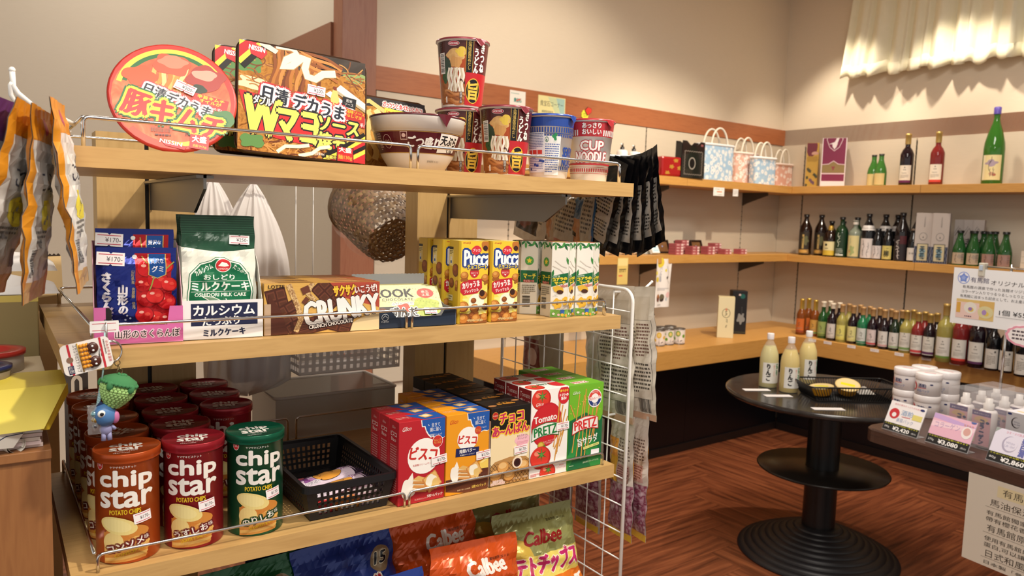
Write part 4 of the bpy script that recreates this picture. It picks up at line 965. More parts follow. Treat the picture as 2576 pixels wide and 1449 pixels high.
def look(label, loc, price):
    t = thing('chocolate_box', label, 'chocolate box', loc, rot=(-.62, 0, -.05), group='zunda chocolate boxes in the navy carton')
    b = MB(); b.box(0, LW, 0, .0125, 0, LH, M('c8c48c', *CARD), ch=.0006); b.art(A(L, s), front(0), CARD, bounds=(.0004, .0004, LW-.0004, LH-.0004)); b.build('carton', t)
    if price: sticker(t, Matrix.Translation((.088, -.0026, .016)) @ Matrix.Rotation(.04, 4, 'Y'), '¥100-', w=.021, h=.0115)
    return t
l0 = look('pale green chocolate box with a price sticker, foremost in the navy carton', (.412, .0235, Z2+.0082), True)
for i, n in enumerate(('second', 'third', 'rearmost')): look('pale green chocolate box, %s in the navy carton' % n, (.4125+.0008*i, .0235+.0165*(i+1), Z2+.0082), False)
# ---- yellow pretzel-snack boxes with round corners
PW, PD, PH = .0535, .042, .1335
def puff(cx, cy, r, dark=False): return [('e', cx, cy, r, r*.9, '6e3a14' if dark else '8a4c18'), ('e', cx-.08*r, cy+.1*r, r*.88, r*.78, '8c4a1e' if dark else 'c07a30'), ('e', cx-.2*r, cy+.3*r, r*.5, r*.38, 'a8622c' if dark else 'd89c50')]
def squid(cx, cy, r, rot=0.0):
    o = puff(cx, cy, r)
    for i in (-1, 0, 1): x, y = rot2(i*r*.6, -r*1.0, rot); o.append(('e', cx+x, cy+y, r*.32, r*.42, '9a5a20'))
    return o
s = PW/100; Y = 'eccb3a'; HH = PH/s
L = [('r', 0, 0, 100, HH, 'e8c534'), ('e', 60, 74, 46, 60, 'f2dc5c'), ('s', 62, 66, 52, 18, .62, 'f6e88c'), ('e', 60, 66, 26, 24, 'f8f0d8'),
     ('t', 'meiji', 24, 243, 24, 7, 'b83030', {'b': .03})]
L += [('b', 88, 236, 15, 16, 3, .08, 'b8702c'), ('e', 86, 228, 8, 8, '3a1a10'), ('t', 'Pucca', 60, 198, 86, 46, 'f4f4f6', {'b': .05, 'halo': [('1f3c86', 8), ('f4f4f6', 1.2)], 'grow': 0}), ('b', 56, 222, 17, 13, 2, .07, 'd02c3c'), ('t', 'プッカ', 56, 222, 24, 10, 'f6f0f0', {'b': .02}),
      ('t', 'チョコレート', 60, 172, 66, 13, 'f0d238', {'b': .05, 'halo': [('1f3c86', 3.4)]}), ('p', [(36, 160), (66, 160), (66, 150), (60, 142), (51, 138), (42, 142), (36, 150)], 'c02c34'), ('p', [(36, 160), (66, 160), (61, 165), (41, 165)], '7a3420'), ('t', 'あけくち', 51, 153, 22, 6, 'f4e8e4'), ('p', [(47, 148), (55, 148), (51, 143)], 'f4e8e4'),
      ('p', [(4, 120), (20, 132), (76, 136), (78, 108), (62, 92), (16, 86), (2, 100)], 'c02430'), ('t', 'カリッうま', 40, 118, 58, 18, 'f6f2ee', {'rot': .16, 'b': .05}), ('t', 'プレッツェル', 42, 100, 48, 10, 'f6f2ee', {'rot': .16, 'b': .03})]
L += squid(18, 146, 13)+squid(88, 138, 13, .5)+puff(82, 86, 14)+[('e', 78, 92, 9, 10, '3c1c12')]+puff(50, 70, 9, True)+puff(16, 52, 18)+squid(54, 46, 15)+puff(90, 50, 12, True)+[('e', 92, 50, 6, 9, '3c1c12')]
L += [('p', [(0, 0), (100, 0), (100, 30), (60, 26), (0, 34)], '8a5428')]+puff(18, 14, 17)+puff(46, 24, 12, True)+puff(60, 14, 16)+puff(88, 18, 14)+[('t', '<チョコレート菓子>', 56, 10, 52, 6, '3a1c10', {'halo': [('e8c888', 1.2)]})]
SL = [('r', 0, 0, 78, HH, 'e2be34'), ('r', 8, 172, 36, 228, 'f0de90'), ('r', 8, 222, 36, 230, '2a2418'), ('g', 10, 206, 34, 220, 3, '6a5a30'), ('r', 16, 178, 26, 200, 'f4f0e4'), ('r', 16, 180, 26, 188, '3a6ab0')]+puff(54, 160, 22, True)+puff(28, 120, 17, True)+squid(66, 118, 14)+[('r', 10, 66, 40, 84, 'f0e4b0'), ('g', 12, 68, 38, 82, 2, '3a3420'), ('g', 10, 44, 40, 58, 3, '7a6a38'), ('r', 10, 22, 40, 40, 'f4eee0'), ('k', 12, 24, 38, 38, '2a2620')]+puff(62, 30, 16)
def pucca(label, loc):
    b = MB(); o = rrect(0, 0, PW, PD, .006, 5); b.prism(o, 0, PH, M('e2be34', *CARD), 'z')
    b.art(A(L, s), front(0), CARD, bounds=(.003, .0004, PW-.002, PH-.0004)); b.art(A(SL, s, -PD), lside(0), CARD, bounds=(-PD+.004, .0004, -.004, PH-.0004))
    b.art([('p', [(x*.9+PW*.05, y*.9+PD*.05) for x, y in o], 'f0e49c'), ('e', PW/2, PD/2, .012, .009, 'e0b838')], top(PH), CARD)
    x = b.build('snack_box', None, loc, -.10); return tag(x, label, 'snack box', 'yellow chocolate snack boxes')
p0 = pucca('yellow chocolate snack box at the front beside the pale green chocolates', (.5445, .0165, Z2))
dup(p0, 'yellow chocolate snack box at the front nearest the white animal-biscuit boxes', (.6045, .0165, Z2))
for i, n in enumerate(('middle', 'rear')):
    dup(p0, 'yellow chocolate snack box, %s one of the column beside the pale green chocolates' % n, (.5425-.001*i, .0655+.049*i, Z2), -.05)
    dup(p0, 'yellow chocolate snack box, %s one of the column nearest the animal-biscuit boxes' % n, (.6035-.001*i, .0655+.049*i, Z2), -.06)
# ---- six-sided biscuit boxes, white and green
HR, HXH = .0302, .132
hexp = [(HR*math.cos(PI/3*i-PI/2-PI/6), HR*math.sin(PI/3*i-PI/2-PI/6)) for i in range(6)]
ap = HR*math.cos(PI/6); s = HR/100; HH = HXH/s
def leaf(cx, cy, l, w, rot, c): return ('p', [(cx+rot2(x*l, y*w, rot)[0], cy+rot2(x*l, y*w, rot)[1]) for x, y in ((-.5, 0), (-.25, .35), (.1, .4), (.5, 0), (.1, -.4), (-.25, -.35))], c)
def hexface(k):
    L = [('r', -50, 0, 50, HH, 'eeeae0'), ('p', [(-50, 0), (50, 0), (50, 48), (20, 40), (-50, 46)], '7ab04c')]
    for i in range(7): L += [leaf(-44+i*15, HH-14-(i*13) % 26, 44, 17, .7+i*.9, ('2c7a3c', '4c9a48', '1f6434')[i % 3])]
    L += [leaf(-44, 250, 60, 22, 1.3, '2c7a3c'), leaf(44, 330, 50, 18, 1.9, '3c8a40'), ('l', [(-30, 330), (10, 300), (40, 290)], 5, 'd8d0c4'), ('l', [(-44, 300), (0, 280), (30, 250)], 5, 'd8d0c4')]
    L += [('p', [(-48, 178), (50, 206), (50, 262), (-48, 240)], '0f6a3c'), ('t', 'LOTTE', -20, 238, 40, 10, 'e8f0e0', {'b': .03, 'rot': .1}), ('t', 'コアラの\nマーチ', 2, 212, 84, 40, 'f0d83c', {'rot': .14, 'b': .05, 'halo': [('123a20', 3)]}), ('t', 'チョコレート', 26, 184, 44, 9, 'f4ece0', {'rot': .16, 'halo': [('c8403c', 4)]})]
    L += [('p', [(-40, 176), (-8, 186), (22, 172), (26, 150), (4, 136), (-30, 152)], 'e2b43c'), ('e', 4, 148, 20, 12, '4a2618'), ('t', 'これは\nイメージです', -24, 126, 32, 13, '5a4a34'), ('b', -10, 80, 28, 30, 5, .1, 'e8b83c'), ('s', -10, 80, 12, 5, .45, '8a5c18'), ('b', 36, 96, 17, 26, 4, .1, 'e8b83c'), ('e', 36, 96, 7, 7, '8a5c18')]
    L += [('e', -30, 20, 8, 7, 'f4f0ec'), ('e', 0, 14, 8, 7, 'f0c8c8'), ('p', [(10, 22), (34, 22), (34, 44), (10, 44)], '3c6ac0'), ('e', 22, 14, 9, 9, 'f0b838'), ('e', 44, 12, 8, 8, 'e8a030')]
    return L
def hexside():
    L = [('r', -50, 0, 50, HH, 'd8d2c4')]
    for i in range(6): L += [leaf(-40+i*16, HH-12-(i*13) % 26, 44, 17, .7+i*.9, ('2c7a3c', '4c9a48', '1f6434')[i % 3])]
    L += [('p', [(-50, 190), (50, 190), (50, 262), (-50, 262)], '0f5a34'), ('t', 'マーチ', 4, 228, 74, 30, 'e8d03c', {'b': .05}), ('t', 'チョコレート', 0, 198, 60, 12, 'f0e4d8', {'halo': [('b8403c', 4)]}), ('e', 0, 320, 26, 26, '4c9a48'), ('s', 0, 320, 18, 5, .5, 'e8d03c'), ('k', -36, 44, 10, 110, '2a2620'), ('g', -40, 120, 40, 178, 5, '6a6458')]
    return L
def hexbox(label, loc, rz):
    b = MB(); b.prism(hexp, 0, HXH, M('d8d2c4', *CARD), 'z')
    for k in range(6):
        X = Matrix.Rotation(PI/3*k, 4, 'Z'); b.art(A(hexface(0) if k in (0, 1, 3) else hexside(), s), lambda a, z, o: (a, -ap-o, z), CARD, bounds=(-HR*.5+.0003, .0003, HR*.5-.0003, HXH-.0003), X=X)
    b.art([('p', [(x*.96, y*.96) for x, y in hexp], '2c7a3c'), ('p', [(x*.8, y*.8) for x, y in hexp], 'c8483c'), ('e', 0, 0, .012, .012, 'e8c83c')], top(HXH), CARD)
    x = b.build('biscuit_box', None, loc, rz); return tag(x, label, 'biscuit box', 'six-sided biscuit boxes')
h0 = hexbox('six-sided white and green biscuit box at the front, next to the yellow boxes', (.7665, .0435, Z2), -.55)
dup(h0, 'six-sided white and green biscuit box at the very end of the shelf', (.8220, .0425, Z2), -.55)
dup(h0, 'six-sided white and green biscuit box showing its side, second row by the yellow boxes', (.7415, .101, Z2), .49)
dup(h0, 'six-sided white and green biscuit box in the second row nearest the shelf end', (.801, .103, Z2), -.5)
# ================================================================== top shelf: noodle bowls, square packs and cups
KIMCHI = NM('kimchi_print', ['7a1c14', 'c8442c', 'd8683c', 'e89868', 'b8301f'], nscale=38, detail=5, dist=1.2, rough=.4)
SOBA = NM('soba_print', ['3a1c0e', '8a5228', 'c08844', '6a3618', 'a8703a'], nscale=34, detail=4, dist=3.5, rough=.2)
SOBA2 = NM('soba_print_light', ['9a6a34', 'd8a45c', 'b07838'], nscale=60, detail=3, dist=2, rough=.2)
SMOKE = NM('steam_print', ['2c2826', '4a4440', '6a625c'], nscale=22, detail=3, dist=1, rough=.2)
BROTH = NM('broth_print', ['6e3a1c', '9a5a2c', 'b87a44'], nscale=60, detail=3, dist=1.5, rough=.25)
TOFU = NM('tofu_print', ['c08a4c', 'dcb070', 'a86c34'], nscale=90, detail=2, rough=.3)
FILM = (.34, .0)
def ring(r0, r1, a0, a1, c, n=24): return ('p', [(r0*math.cos(a0+(a1-a0)*i/n), r0*math.sin(a0+(a1-a0)*i/n)) for i in range(n+1)]+[(r1*math.cos(a1-(a1-a0)*i/n), r1*math.sin(a1-(a1-a0)*i/n)) for i in range(n+1)], c)
def kimchi_bowl():
    t = thing('noodle_bowl', 'round red kimchi noodle bowl standing on edge with its lid to the aisle', 'noodle bowl', (.138, .088, Z1+.0772), rot=(1.20, 0, -.16))
    R_ = .0785; b = MB()
    b.lathe([(.045, -.062), (.047, -.060), (R_-.006, -.008), (R_-.003, -.004), (R_-.002, 0)], M('c9b6a0', .3), 64, caps=(True, False)); b.build('bowl_body', t)
    l = MB(); l.lathe([(R_-.003, -.0045), (R_, -.004), (R_+.0012, -.001), (R_, .0012), (R_-.002, .002), (.0001, .002)], M('b8342c', .35), 72, caps=(False, False))
    s = R_/100
    L = [('e', 0, 0, 98, 98, 'c8342a'), ('e', -2, -4, 93, 90, KIMCHI), ring(90, 82, .5, 2.9, 'e0d04c'), ring(82, 75, .6, 2.85, '2c6a3a'), ring(97, 86, 3.9, 5.4, 'd8482e'), ring(92, 84, 4.6, 5.9, 'e0c840')]
    L += strands(0, 70, -18, -12, 7, 42, ['e8b060', 'd89040', 'f0c888', 'c87a34'], .5, 3)+[('b', -2, 60, 30, 20, 4, .1, 'd8583c'), ('b', 0, 66, 22, 12, 4, .1, 'e8846a'), ('b', -52, 34, 26, 18, 4, .12, 'd05a34'), ('b', 52, 40, 30, 24, 4, .12, 'a83c34'), ('b', 50, 46, 20, 10, 3, .1, 'd8a08c'), ('b', 40, 18, 12, 9, 3, .1, '2c3a2a')]
    L += [('p', quad(56, -6, 60, 24, -.22), 'b8322c'), ('t', '辛旨キムチ\nオイルが', 58, -2, 44, 14, 'f0d040', {'rot': -.22, 'b': .02}), ('t', 'うまさの決め手!', 52, -15, 48, 6, 'f4f0ea', {'rot': -.22}), ('b', 74, -38, 22, 20, 3, .1, '4a7a44')]
    L += [('t', '日清デカうま', 6, -6, 108, 20, '1e2030', {'rot': -.36, 'b': .035, 'halo': [('c8444c', 6.5), ('f4f2ee', 4.2)]}),
          ('t', '豚キムチ', 0, -36, 158, 44, 'c83230', {'rot': -.30, 'b': .05, 'halo': [('1f6a3c', 9), ('f0dc3c', 6)]})]
    L += [('k', -36, -68, -8, -60, '8a5a44'), ('g', -30, -76, 10, -70, 1, '5a2a20'), ('t', '熱湯3分', 26, -70, 20, 7, '2a1a14', {'rot': -.15}), ('p', [(-22, -82), (18, -92), (14, -98), (-14, -92)], 'c8242c'), ('t', 'NISSIN', -6, -86, 34, 7, 'f4f0ec', {'rot': -.18, 'b': .04}), ('p', quad(38, -82, 30, 26, -.1), 'c02c2c'), ('t', '大盛', 38, -77, 22, 12, 'f4f0ec', {'rot': -.1, 'b': .05}), ('t', '麺90g', 38, -90, 22, 6, 'f0c040', {'rot': -.1})]
    l.art(A(L, s), lambda x, y, o: (x, y, .002+o), FILM, bounds=(-R_, -R_, R_, R_)); l.build('lid', t)
    X = Matrix.Translation((.014, .0135, .0046)) @ Matrix.Rotation(-PI/2, 4, 'X') @ Matrix.Rotation(.42, 4, 'Y'); sticker(t, X, '¥200-', w=.027, h=.0135)
kimchi_bowl()
def square_pack(label, loc, rot, art, W, H, D, col, side, group, sticker_at=None):
    t = thing('noodle_pack', label, 'noodle pack', loc, rot=rot, group=group)
    b = MB(); r = .016; o0 = rrect(0, 0, W, H, r, 6); n = len(o0); k = .82
    o1 = [(W/2+(x-W/2)*k, H/2+(y-H/2)*k) for x, y in o0]; o2 = [(W/2+(x-W/2)*.985, H/2+(y-H/2)*.985) for x, y in o0]
    v = [(x, .0015, z) for x, z in o2]+[(x, .004, z) for x, z in o0]+[(x, .008, z) for x, z in o0]+[(x, D, z) for x, z in o1]
    f = [(q*n+i, q*n+(i+1) % n, (q+1)*n+(i+1) % n, (q+1)*n+i) for q in range(3) for i in range(n)]
    b.add(v, f, M(side, .22), True); b.add([(x, D, z) for x, z in o1], [tuple(range(n-1, -1, -1))], M(side, .3)); b.add([(x, .0015, z) for x, z in o2], [tuple(range(n))], M(col, .2))
    # keep the print inside the rounded front
    b.art(art, front(.0015), FILM, bounds=(.0035, .0035, W-.0035, H-.0035)); b.build('pack', t)
    if sticker_at: sticker(t, Matrix.Translation((sticker_at[0], -.0004, sticker_at[1])) @ Matrix.Rotation(.06, 4, 'Y'), '¥200-', w=.0265, h=.0145)
    return t
YW, YH = .192, .163; s = YW/100; HH = 90.2
RD, YL, BK = 'c0242c', 'ecd84c', '17120f'
def stripes(p0, p1, w, cols):
    d = math.atan2(p1[1]-p0[1], p1[0]-p0[0])+PI/2; o = []
    for i, (c, k) in enumerate(cols): o.append(('l', [(p0[0]+math.cos(d)*w*k, p0[1]+math.sin(d)*w*k), ((p0[0]+p1[0])/2+math.cos(d)*w*k+2*math.sin(k), (p0[1]+p1[1])/2+math.sin(d)*w*k), (p1[0]+math.cos(d)*w*k, p1[1]+math.sin(d)*w*k)], w, c))
    return o
L = [('r', 0, 0, 100, HH, SOBA), ('p', [(20, 91), (101, 91), (101, 62), (80, 60), (30, 72)], SMOKE), ('b', 88, 62, 26, 10, 4, .15, SOBA), ('b', 9, 66, 10, 6, 4, .15, '5c8a4c'), ('b', 14, 52, 14, 5, 4, .2, 'e6d8b0'), ('b', 90, 70, 10, 4, 3, .2, '8aa060')]
L += tangle(2, 30, 30, 70, 34, .9, ['9a5e2c', 'c8904c', '7a4420', 'b07a3c'], 4)+tangle(74, 40, 100, 76, 24, .9, ['9a5e2c', 'c8904c', '7a4420'], 7)+tangle(8, 0, 80, 14, 50, 1.0, ['9a5e2c', 'c8904c', '6a3618', 'b8803c'], 9)
L += stripes((0, 68), (26, 94), 4.2, ((YL, 5.2), (RD, 4.2), (BK, 3.2), (YL, 2.2), (RD, 1.2), (RD, .4), (YL, -.6), (BK, -1.5)))
L += strands(46, 80, 40, 40, 15, 34, ['8a4c22', 'b87434', '9a5a28', 'c88a48', '70381a'], .5, 5)+strands(36, 82, 78, 70, 6, 12, ['a8642c', 'c88844', '8a4c22'], .5, 8)
for c, w in (('b8935c', 6.6), ('f3ead2', 5.4)): L += [('l', [(28, 84), (40, 84.5), (44, 80), (36, 74), (33, 68), (40, 70), (48, 78), (52, 78), (50, 70), (52, 64), (58, 63), (64, 68), (74, 70)], w, c)]
L += [('p', [(78, 62), (102, 48), (102, 43), (74, 58)], 'f0e8dc'), ('p', [(74, 58), (102, 43), (102, 41), (73, 56)], 'b8a888'), ('p', [(70, 56), (102, 36), (102, 31), (66, 53)], 'f4ece4'), ('p', [(18, 86), (30, 80), (28, 77), (16, 82)], 'eee2cc')]
L += [('p', [(8, 84), (21, 79), (22, 76), (18, 71), (10, 74)], 'c8303a'), ('t', 'NISSIN', 14.5, 78.5, 11.5, 3.6, 'f4f0ec', {'rot': -.1, 'b': .05})]
L += [('p', [(76, 46), (98, 42), (98, 30), (76, 34)], 'b8302c'), ('p', [(72, 58), (75, 58), (77, 50), (77, 36), (70, 36), (70, 50)], 'e8c874'), ('r', 72.2, 57, 75, 60, '7a3424'), ('p', quad(85, 49, 11, 8, -.12), '1e2026'), ('t', '粉末\nソース', 85, 49, 7, 5.5, 'f0ece8', {'rot': -.1}), ('t', 'マヨ風味ソース\n&からしマヨ', 87, 40.5, 21, 6, 'f0b838', {'rot': -.12, 'b': .02}), ('t', 'うまさの決め手!', 87, 33.5, 21, 3.2, 'f4f0ec', {'rot': -.12, 'b': .02})]
L += [('p', [(2, 46), (20, 44), (32, 38), (62, 36), (86, 31), (92, 26), (92, 12), (62, 10), (30, 13), (12, 18), (6, 32)], 'c82c30')]
L += [('t', '日清 デカうま', 50, 43, 62, 11.5, '232838', {'rot': -.12, 'b': .04, 'halo': [('c8343c', 3.4), ('f4f2ee', 2.1)]}),
      ('t', 'W', 19, 28, 25, 28, 'f0e468', {'rot': -.06, 'b': .06, 'halo': [('1c1a20', 2.4)]}), ('t', 'ダブル', 19, 40, 13, 6.5, 'f4f2ee', {'rot': -.1, 'b': .04, 'halo': [('1c1a20', 1.2)]}), ('t', 'マヨ', 45, 24, 30, 24, 'f0e468', {'rot': -.04, 'b': .06, 'halo': [('1c1a20', 2.2)]}),
      ('t', 'ソース', 77, 29, 32, 11, 'f0e468', {'rot': -.06, 'b': .06, 'halo': [('1c1a20', 1.8)]}), ('t', '焼そば', 77, 16, 33, 13, 'f0e468', {'rot': -.03, 'b': .05, 'halo': [('1c1a20', 1.8)]})]
for c, w in (('d8c898', 3.0), ('f3ead2', 2.2)): L += [('l', [(30, 3), (36, 8), (46, 9), (54, 11)], w, c), ('l', [(46, 2), (56, 5), (62, 10), (70, 12)], w, c)]
L += [('b', 12, 9, 9, 5, 4, .15, '5c8a4c'), ('p', [(64, 0), (102, 0), (102, 30), (92, 14), (80, 6)], RD)]+stripes((66, 0), (100, 22), 3.0, ((YL, -2.6), (BK, -1.6), (RD, -.6), (YL, .4), (BK, 1.4)))
L += [('p', quad(82, 7, 13, 12, -.05), RD), ('l', [(75.5, 1.2), (88.5, .7), (88.5, 12.8), (75.5, 13.3), (75.5, 1.2)], .7, BK), ('t', '大盛', 82, 11, 10, 4, 'f4ece4', {'b': .05}), ('t', '麺130g', 82, 5, 11, 4, 'f0a040', {'b': .03}), ('t', 'お湯の目安量700ml', 60, 5.4, 11, 2.4, 'f4f0ea'), ('t', '熱湯3分', 71, 4, 8, 2.6, 'f0dc60', {'b': .04, 'halo': [(BK, .8)]})]
y0 = square_pack('big square fried noodle pack with yellow lettering on the top shelf', (.2115, .068, Z1+.0115), (-.17, .055, -.06), A(L, s), YW, YH, .05, '3a2416', '22140e', 'square fried noodle packs', (.113, .104))
dup(y0, 'square fried noodle pack mostly hidden behind the one with yellow lettering', (.199, .142, Z1+.0135), rot=(-.17, .03, -.10))
# garlic noodle pack behind
GW, GH = .150, .128; s2 = GW/100
L = [('r', 0, 0, 100, 86, SOBA), ('p', [(0, 86), (100, 86), (100, 60), (50, 74), (0, 70)], '2a2426')]+strands(20, 66, 30, 10, 9, 56, ['e0b058', 'eccb80', 'd09a44', 'f0d898'], .6, 3)+[('l', [(0, 70), (30, 78), (52, 66), (60, 40)], 5, 'ecc878'), ('p', [(44, 34), (54, 40), (58, 20), (50, 14)], '9ab858')]
L += [('p', [(64, 38), (104, 22), (104, 14), (60, 30)], 'f0e0c4'), ('t', 'ガッツンと食べたいときに!', 70, 76, 48, 6, 'd83838', {'rot': -.05, 'b': .03, 'halo': [('f4f0ec', 1.4)]}), ('p', quad(73, 56, 52, 30, -.08), 'eee04c'), ('t', 'にんにく練り込み', 73, 65, 46, 8, 'c8442c', {'rot': -.08, 'b': .03}), ('t', '極太麺', 73, 54, 46, 15, '1e1c1c', {'rot': -.08, 'b': .04}), ('t', '豚コク', 84, 28, 16, 7, '2a2018', {'halo': [('eee04c', 1.5)]})]
square_pack('garlic noodle pack with orange noodle picture behind the tall cup noodles', (.417, .188, Z1+.0085), (-.16, .05, -.10), A(L, s2), GW, GH, .05, '4a2c18', '1c1614', None, (.086, .060))
# ---- upright bowl
def tempura_bowl():
    R1, R0_, H = .0765, .041, .084
    t = thing('noodle_bowl', 'upright white and maroon soba noodle bowl behind the wire guard', 'noodle bowl', (.505, .092, Z1), -.52)
    pr = [(R0_, 0), (R0_+.003, .002), (.057, .022), (.0675, .048), (.0715, .062), (.0735, .0625), (R1-.001, .078), (R1, .080), (R1, .0835), (R1-.002, .084)]
    def Rz(z):
        for (a, za), (c, zc) in zip(pr, pr[1:]):
            if za <= z <= zc: return a+(c-a)*(z-za)/max(1e-6, zc-za)
        return R1
    b = MB(); b.lathe(pr, M('e4dcd4', .25), 72, caps=(True, False)); rm = .068; MR = '561a22'
    L = [('r', -.215, .026, .215, .059, MR), ('r', -.215, .0575, .215, .0586, 'b08a4c'), ('r', -.215, .0255, .215, .0266, 'b08a4c'), ('e', -.050, .043, .0085, .0105, 'd8c0b0'), ('e', -.050, .043, .0078, .0098, MR), ('t', 'JAS', -.050, .043, .010, .005, 'd8c0b0'),
         ('r', -.024, .045, -.013, .0575, 'd8b8b0'), ('r', -.0232, .0458, -.0138, .0567, MR), ('e', -.0185, .0515, .003, .003, 'd8b8b0'), ('t', 'マルちゃん', -.0185, .0467, .008, .0014, 'd8b8b0'), ('t', 'ごつ盛り', .014, .042, .052, .0165, 'f2eeea', {'b': .05, 'rot': -.05}), ('p', [(.038, .028), (.080, .030), (.082, .056), (.040, .057)], 'ece6de'), ('t', '天ぷら', .060, .046, .036, .014, '1c1618', {'b': .05, 'rot': -.05}), ('t', 'そば', .066, .034, .018, .009, '1c1618', {'b': .03}), ('g', -.072, .03, -.062, .056, 8, 'c8a8a0'), ('t', '賞味期限 25.10.21', .036, .014, .026, .0035, '8a8078')]
    b.art(L, lambda x, z, o: ((Rz(z)+o)*math.sin(x/rm), -(Rz(z)+o)*math.cos(x/rm), z), (.3, 0), cx=.006, cy=.004); b.build('bowl_body', t)
    l = MB(); l.lathe([(R1+.0008, .0825), (R1+.0012, .0845), (R1-.002, .0855), (.0001, .0855)], M('5a1c26', .2), 72, caps=(False, False)); l.art([('e', 0, 0, .07, .07, 'd8d0c8'), ('e', .0, 0, .066, .066, '5a1c26'), ('t', '天ぷらそば', 0, 0, .08, .02, 'f2eeea', {'b': .04})], top(.0855), FILM)
    l.add([(R1*math.sin(a)*k, -R1*math.cos(a)*k, z) for a, k, z in ((.45, 1.02, .0853), (.60, 1.03, .0855), (.78, 1.02, .0853), (.62, 1.05, .066))], [(0, 3, 1), (1, 3, 2)], M('5a1c26', .2)); l.build('lid', t)
tempura_bowl()
# ---- tall cups
def cup(name, label, loc, rz, H, R1, R0_, body, art, lidc, lid_art, group, rimc='e8e4dc', tab=0.9, footz=0.0):
    t = thing(name, label, 'cup noodles', loc, rz, group)
    Rz = lambda z: R0_+(R1-R0_)*z/H
    b = MB(); b.lathe([(R0_-.002, .0012), (R0_-.001, 0), (R0_, .001), (Rz(H-.004), H-.004), (R1+.0015, H-.0035), (R1+.0022, H-.0015), (R1+.0012, H)], M(body, .3), 64, caps=(True, False))
    b.art(art, lambda x, z, o: ((Rz(z)+o)*math.sin(x/R1), -(Rz(z)+o)*math.cos(x/R1), z), (.26, 0), cx=.005, bounds=(-R1*3.1, .001, R1*3.1, H-.0045)); b.build('cup_body', t)
    l = MB(); l.lathe([(R1+.0026, H-.0022), (R1+.0024, H+.0004), (R1+.001, H+.0012), (.0001, H+.0012)], M(lidc, .25, .2), 64, caps=(False, False))
    if lid_art: l.art(lid_art, top(H+.0012), FILM)
    k = R1+.0026; v = [(k*math.sin(a)*q, -k*math.cos(a)*q, z) for a, q, z in ((tab-.22, 1.0, H), (tab, 1.0, H+.0004), (tab+.22, 1.0, H), (tab+.16, 1.05, H-.007), (tab, 1.04, H-.012), (tab-.16, 1.05, H-.007))]
    l.add(v, [(0, 5, 4, 1), (1, 4, 3, 2)], M(lidc, .25, .2)); l.build('lid', t); return t
UH, U1, U0 = .1135, .0445, .0345
def ua(px): return U1*math.asin(max(-.98, min(.98, (px-1310)/250)))
def uz(py): return UH*(1185-py)/565
MRN = '5c2024'
L = [('r', ua(1085), .008, ua(1400), uz(650), 'a8481f'), ('r', ua(1085), uz(760), ua(1400), uz(640), '4a2220'), ('r', ua(1100), uz(1165), ua(1400), uz(980), BROTH)]
L += [('b', (ua(1190)+ua(1390))/2, uz(760), .018, .0105, 5, .08, TOFU), ('b', ua(1350), uz(735), .010, .008, 4, .1, 'e0c04c'), ('b', ua(1290), uz(820), .012, .009, 4, .1, 'cf9a5c'), ('b', ua(1190), uz(870), .009, .020, 4, .1, '2e4030'), ('b', ua(1165), uz(930), .008, .012, 4, .1, '3e5a38')]
L += strands(ua(1290), uz(865), ua(1285), uz(1060), 9, .030, ['f0e6d4', 'ddd0b8', 'f6f0e4', 'cfc0a4'], .5, 4)+[('l', [(ua(1340), uz(960)), (ua(1430), uz(1010))], .0035, '4a2220')]+strands(ua(1150), uz(1090), ua(1390), uz(1130), 5, .016, ['b4703c', 'c88a54', '9a5a2c'], .6, 6)
L += [('r', ua(1395), uz(1170), .16, uz(900), 'b8242c'), ('r', ua(1395), uz(900), .16, .118, MRN), ('r', ua(1395), uz(900), ua(1460), .118, '141214'), ('l', [(ua(1396), uz(900)), (ua(1396), .114)], .0008, 'c8a050'), ('l', [(ua(1459), uz(900)), (ua(1459), .114)], .0008, 'c8a050'), ('t', '北海道産昆布だし', ua(1428), uz(755), .0065, .049, 'd8b860', {'v': 1}),
      ('t', 'うどん', ua(1490), uz(800), .010, .040, 'f2eee8', {'v': 1, 'b': .02, 'halo': [('2a1214', .0007)]}), ('t', 'きつね', ua(1535), uz(770), .011, .046, 'f2eee8', {'v': 1, 'b': .02, 'halo': [('2a1214', .0007)]}),
      ('e', ua(1478), uz(1050), .0165, .021, 'e0b440'), ('e', ua(1478), uz(1050), .0152, .0196, '17141a'), ('t', '旨', ua(1478), uz(1050), .021, .029, 'e8c04c', {'b': .04}), ('e', ua(1270), uz(668), .0105, .0042, 'e8dcd8'), ('e', ua(1270), uz(668), .0100, .0038, 'a83040'), ('t', 'ACECOOK', ua(1270), uz(668), .0155, .003, 'f4ecec', {'b': .04}), ('t', 'Cook happiness', ua(1262), uz(640), .018, .002, '9a4450'),
      ('r', ua(1116), uz(910), ua(1172), uz(738), 'eeeae4'), ('k', ua(1122), uz(900), ua(1166), uz(750), '3a3634'), ('t', '熱湯3分', ua(1352), uz(1110), .005, .018, 'f4f0ea', {'v': 1, 'halo': [('3a2018', .0007)]}), ('r', ua(1170), uz(1150), ua(1186), uz(1100), 'eeeae4'), ('g', ua(1120), uz(735), ua(1145), uz(650), 5, '4a4644')]
LA = [('e', 0, 0, .042, .042, 'd8ccc4'), ('e', 0, 0, .039, .039, '5c2024'), ('t', 'きつねうどん', 0, 0, .06, .012, 'f2eee8')]
G = 'kitsune udon cups'
kc = cup('cup_noodles', 'tall udon cup noodles with maroon and black print, front of the three', (.6565, .063, Z1), -.74, UH, U1, U0, 'e6e0d8', L, '8a3a44', LA, G)
dup(kc, 'tall udon cup noodles half hidden behind the front udon cup', (.620, .148, Z1), -.70)
dup(kc, 'tall udon cup noodles perched on top of the half hidden udon cup', (.618, .146, Z1+UH+.0034), -.74)
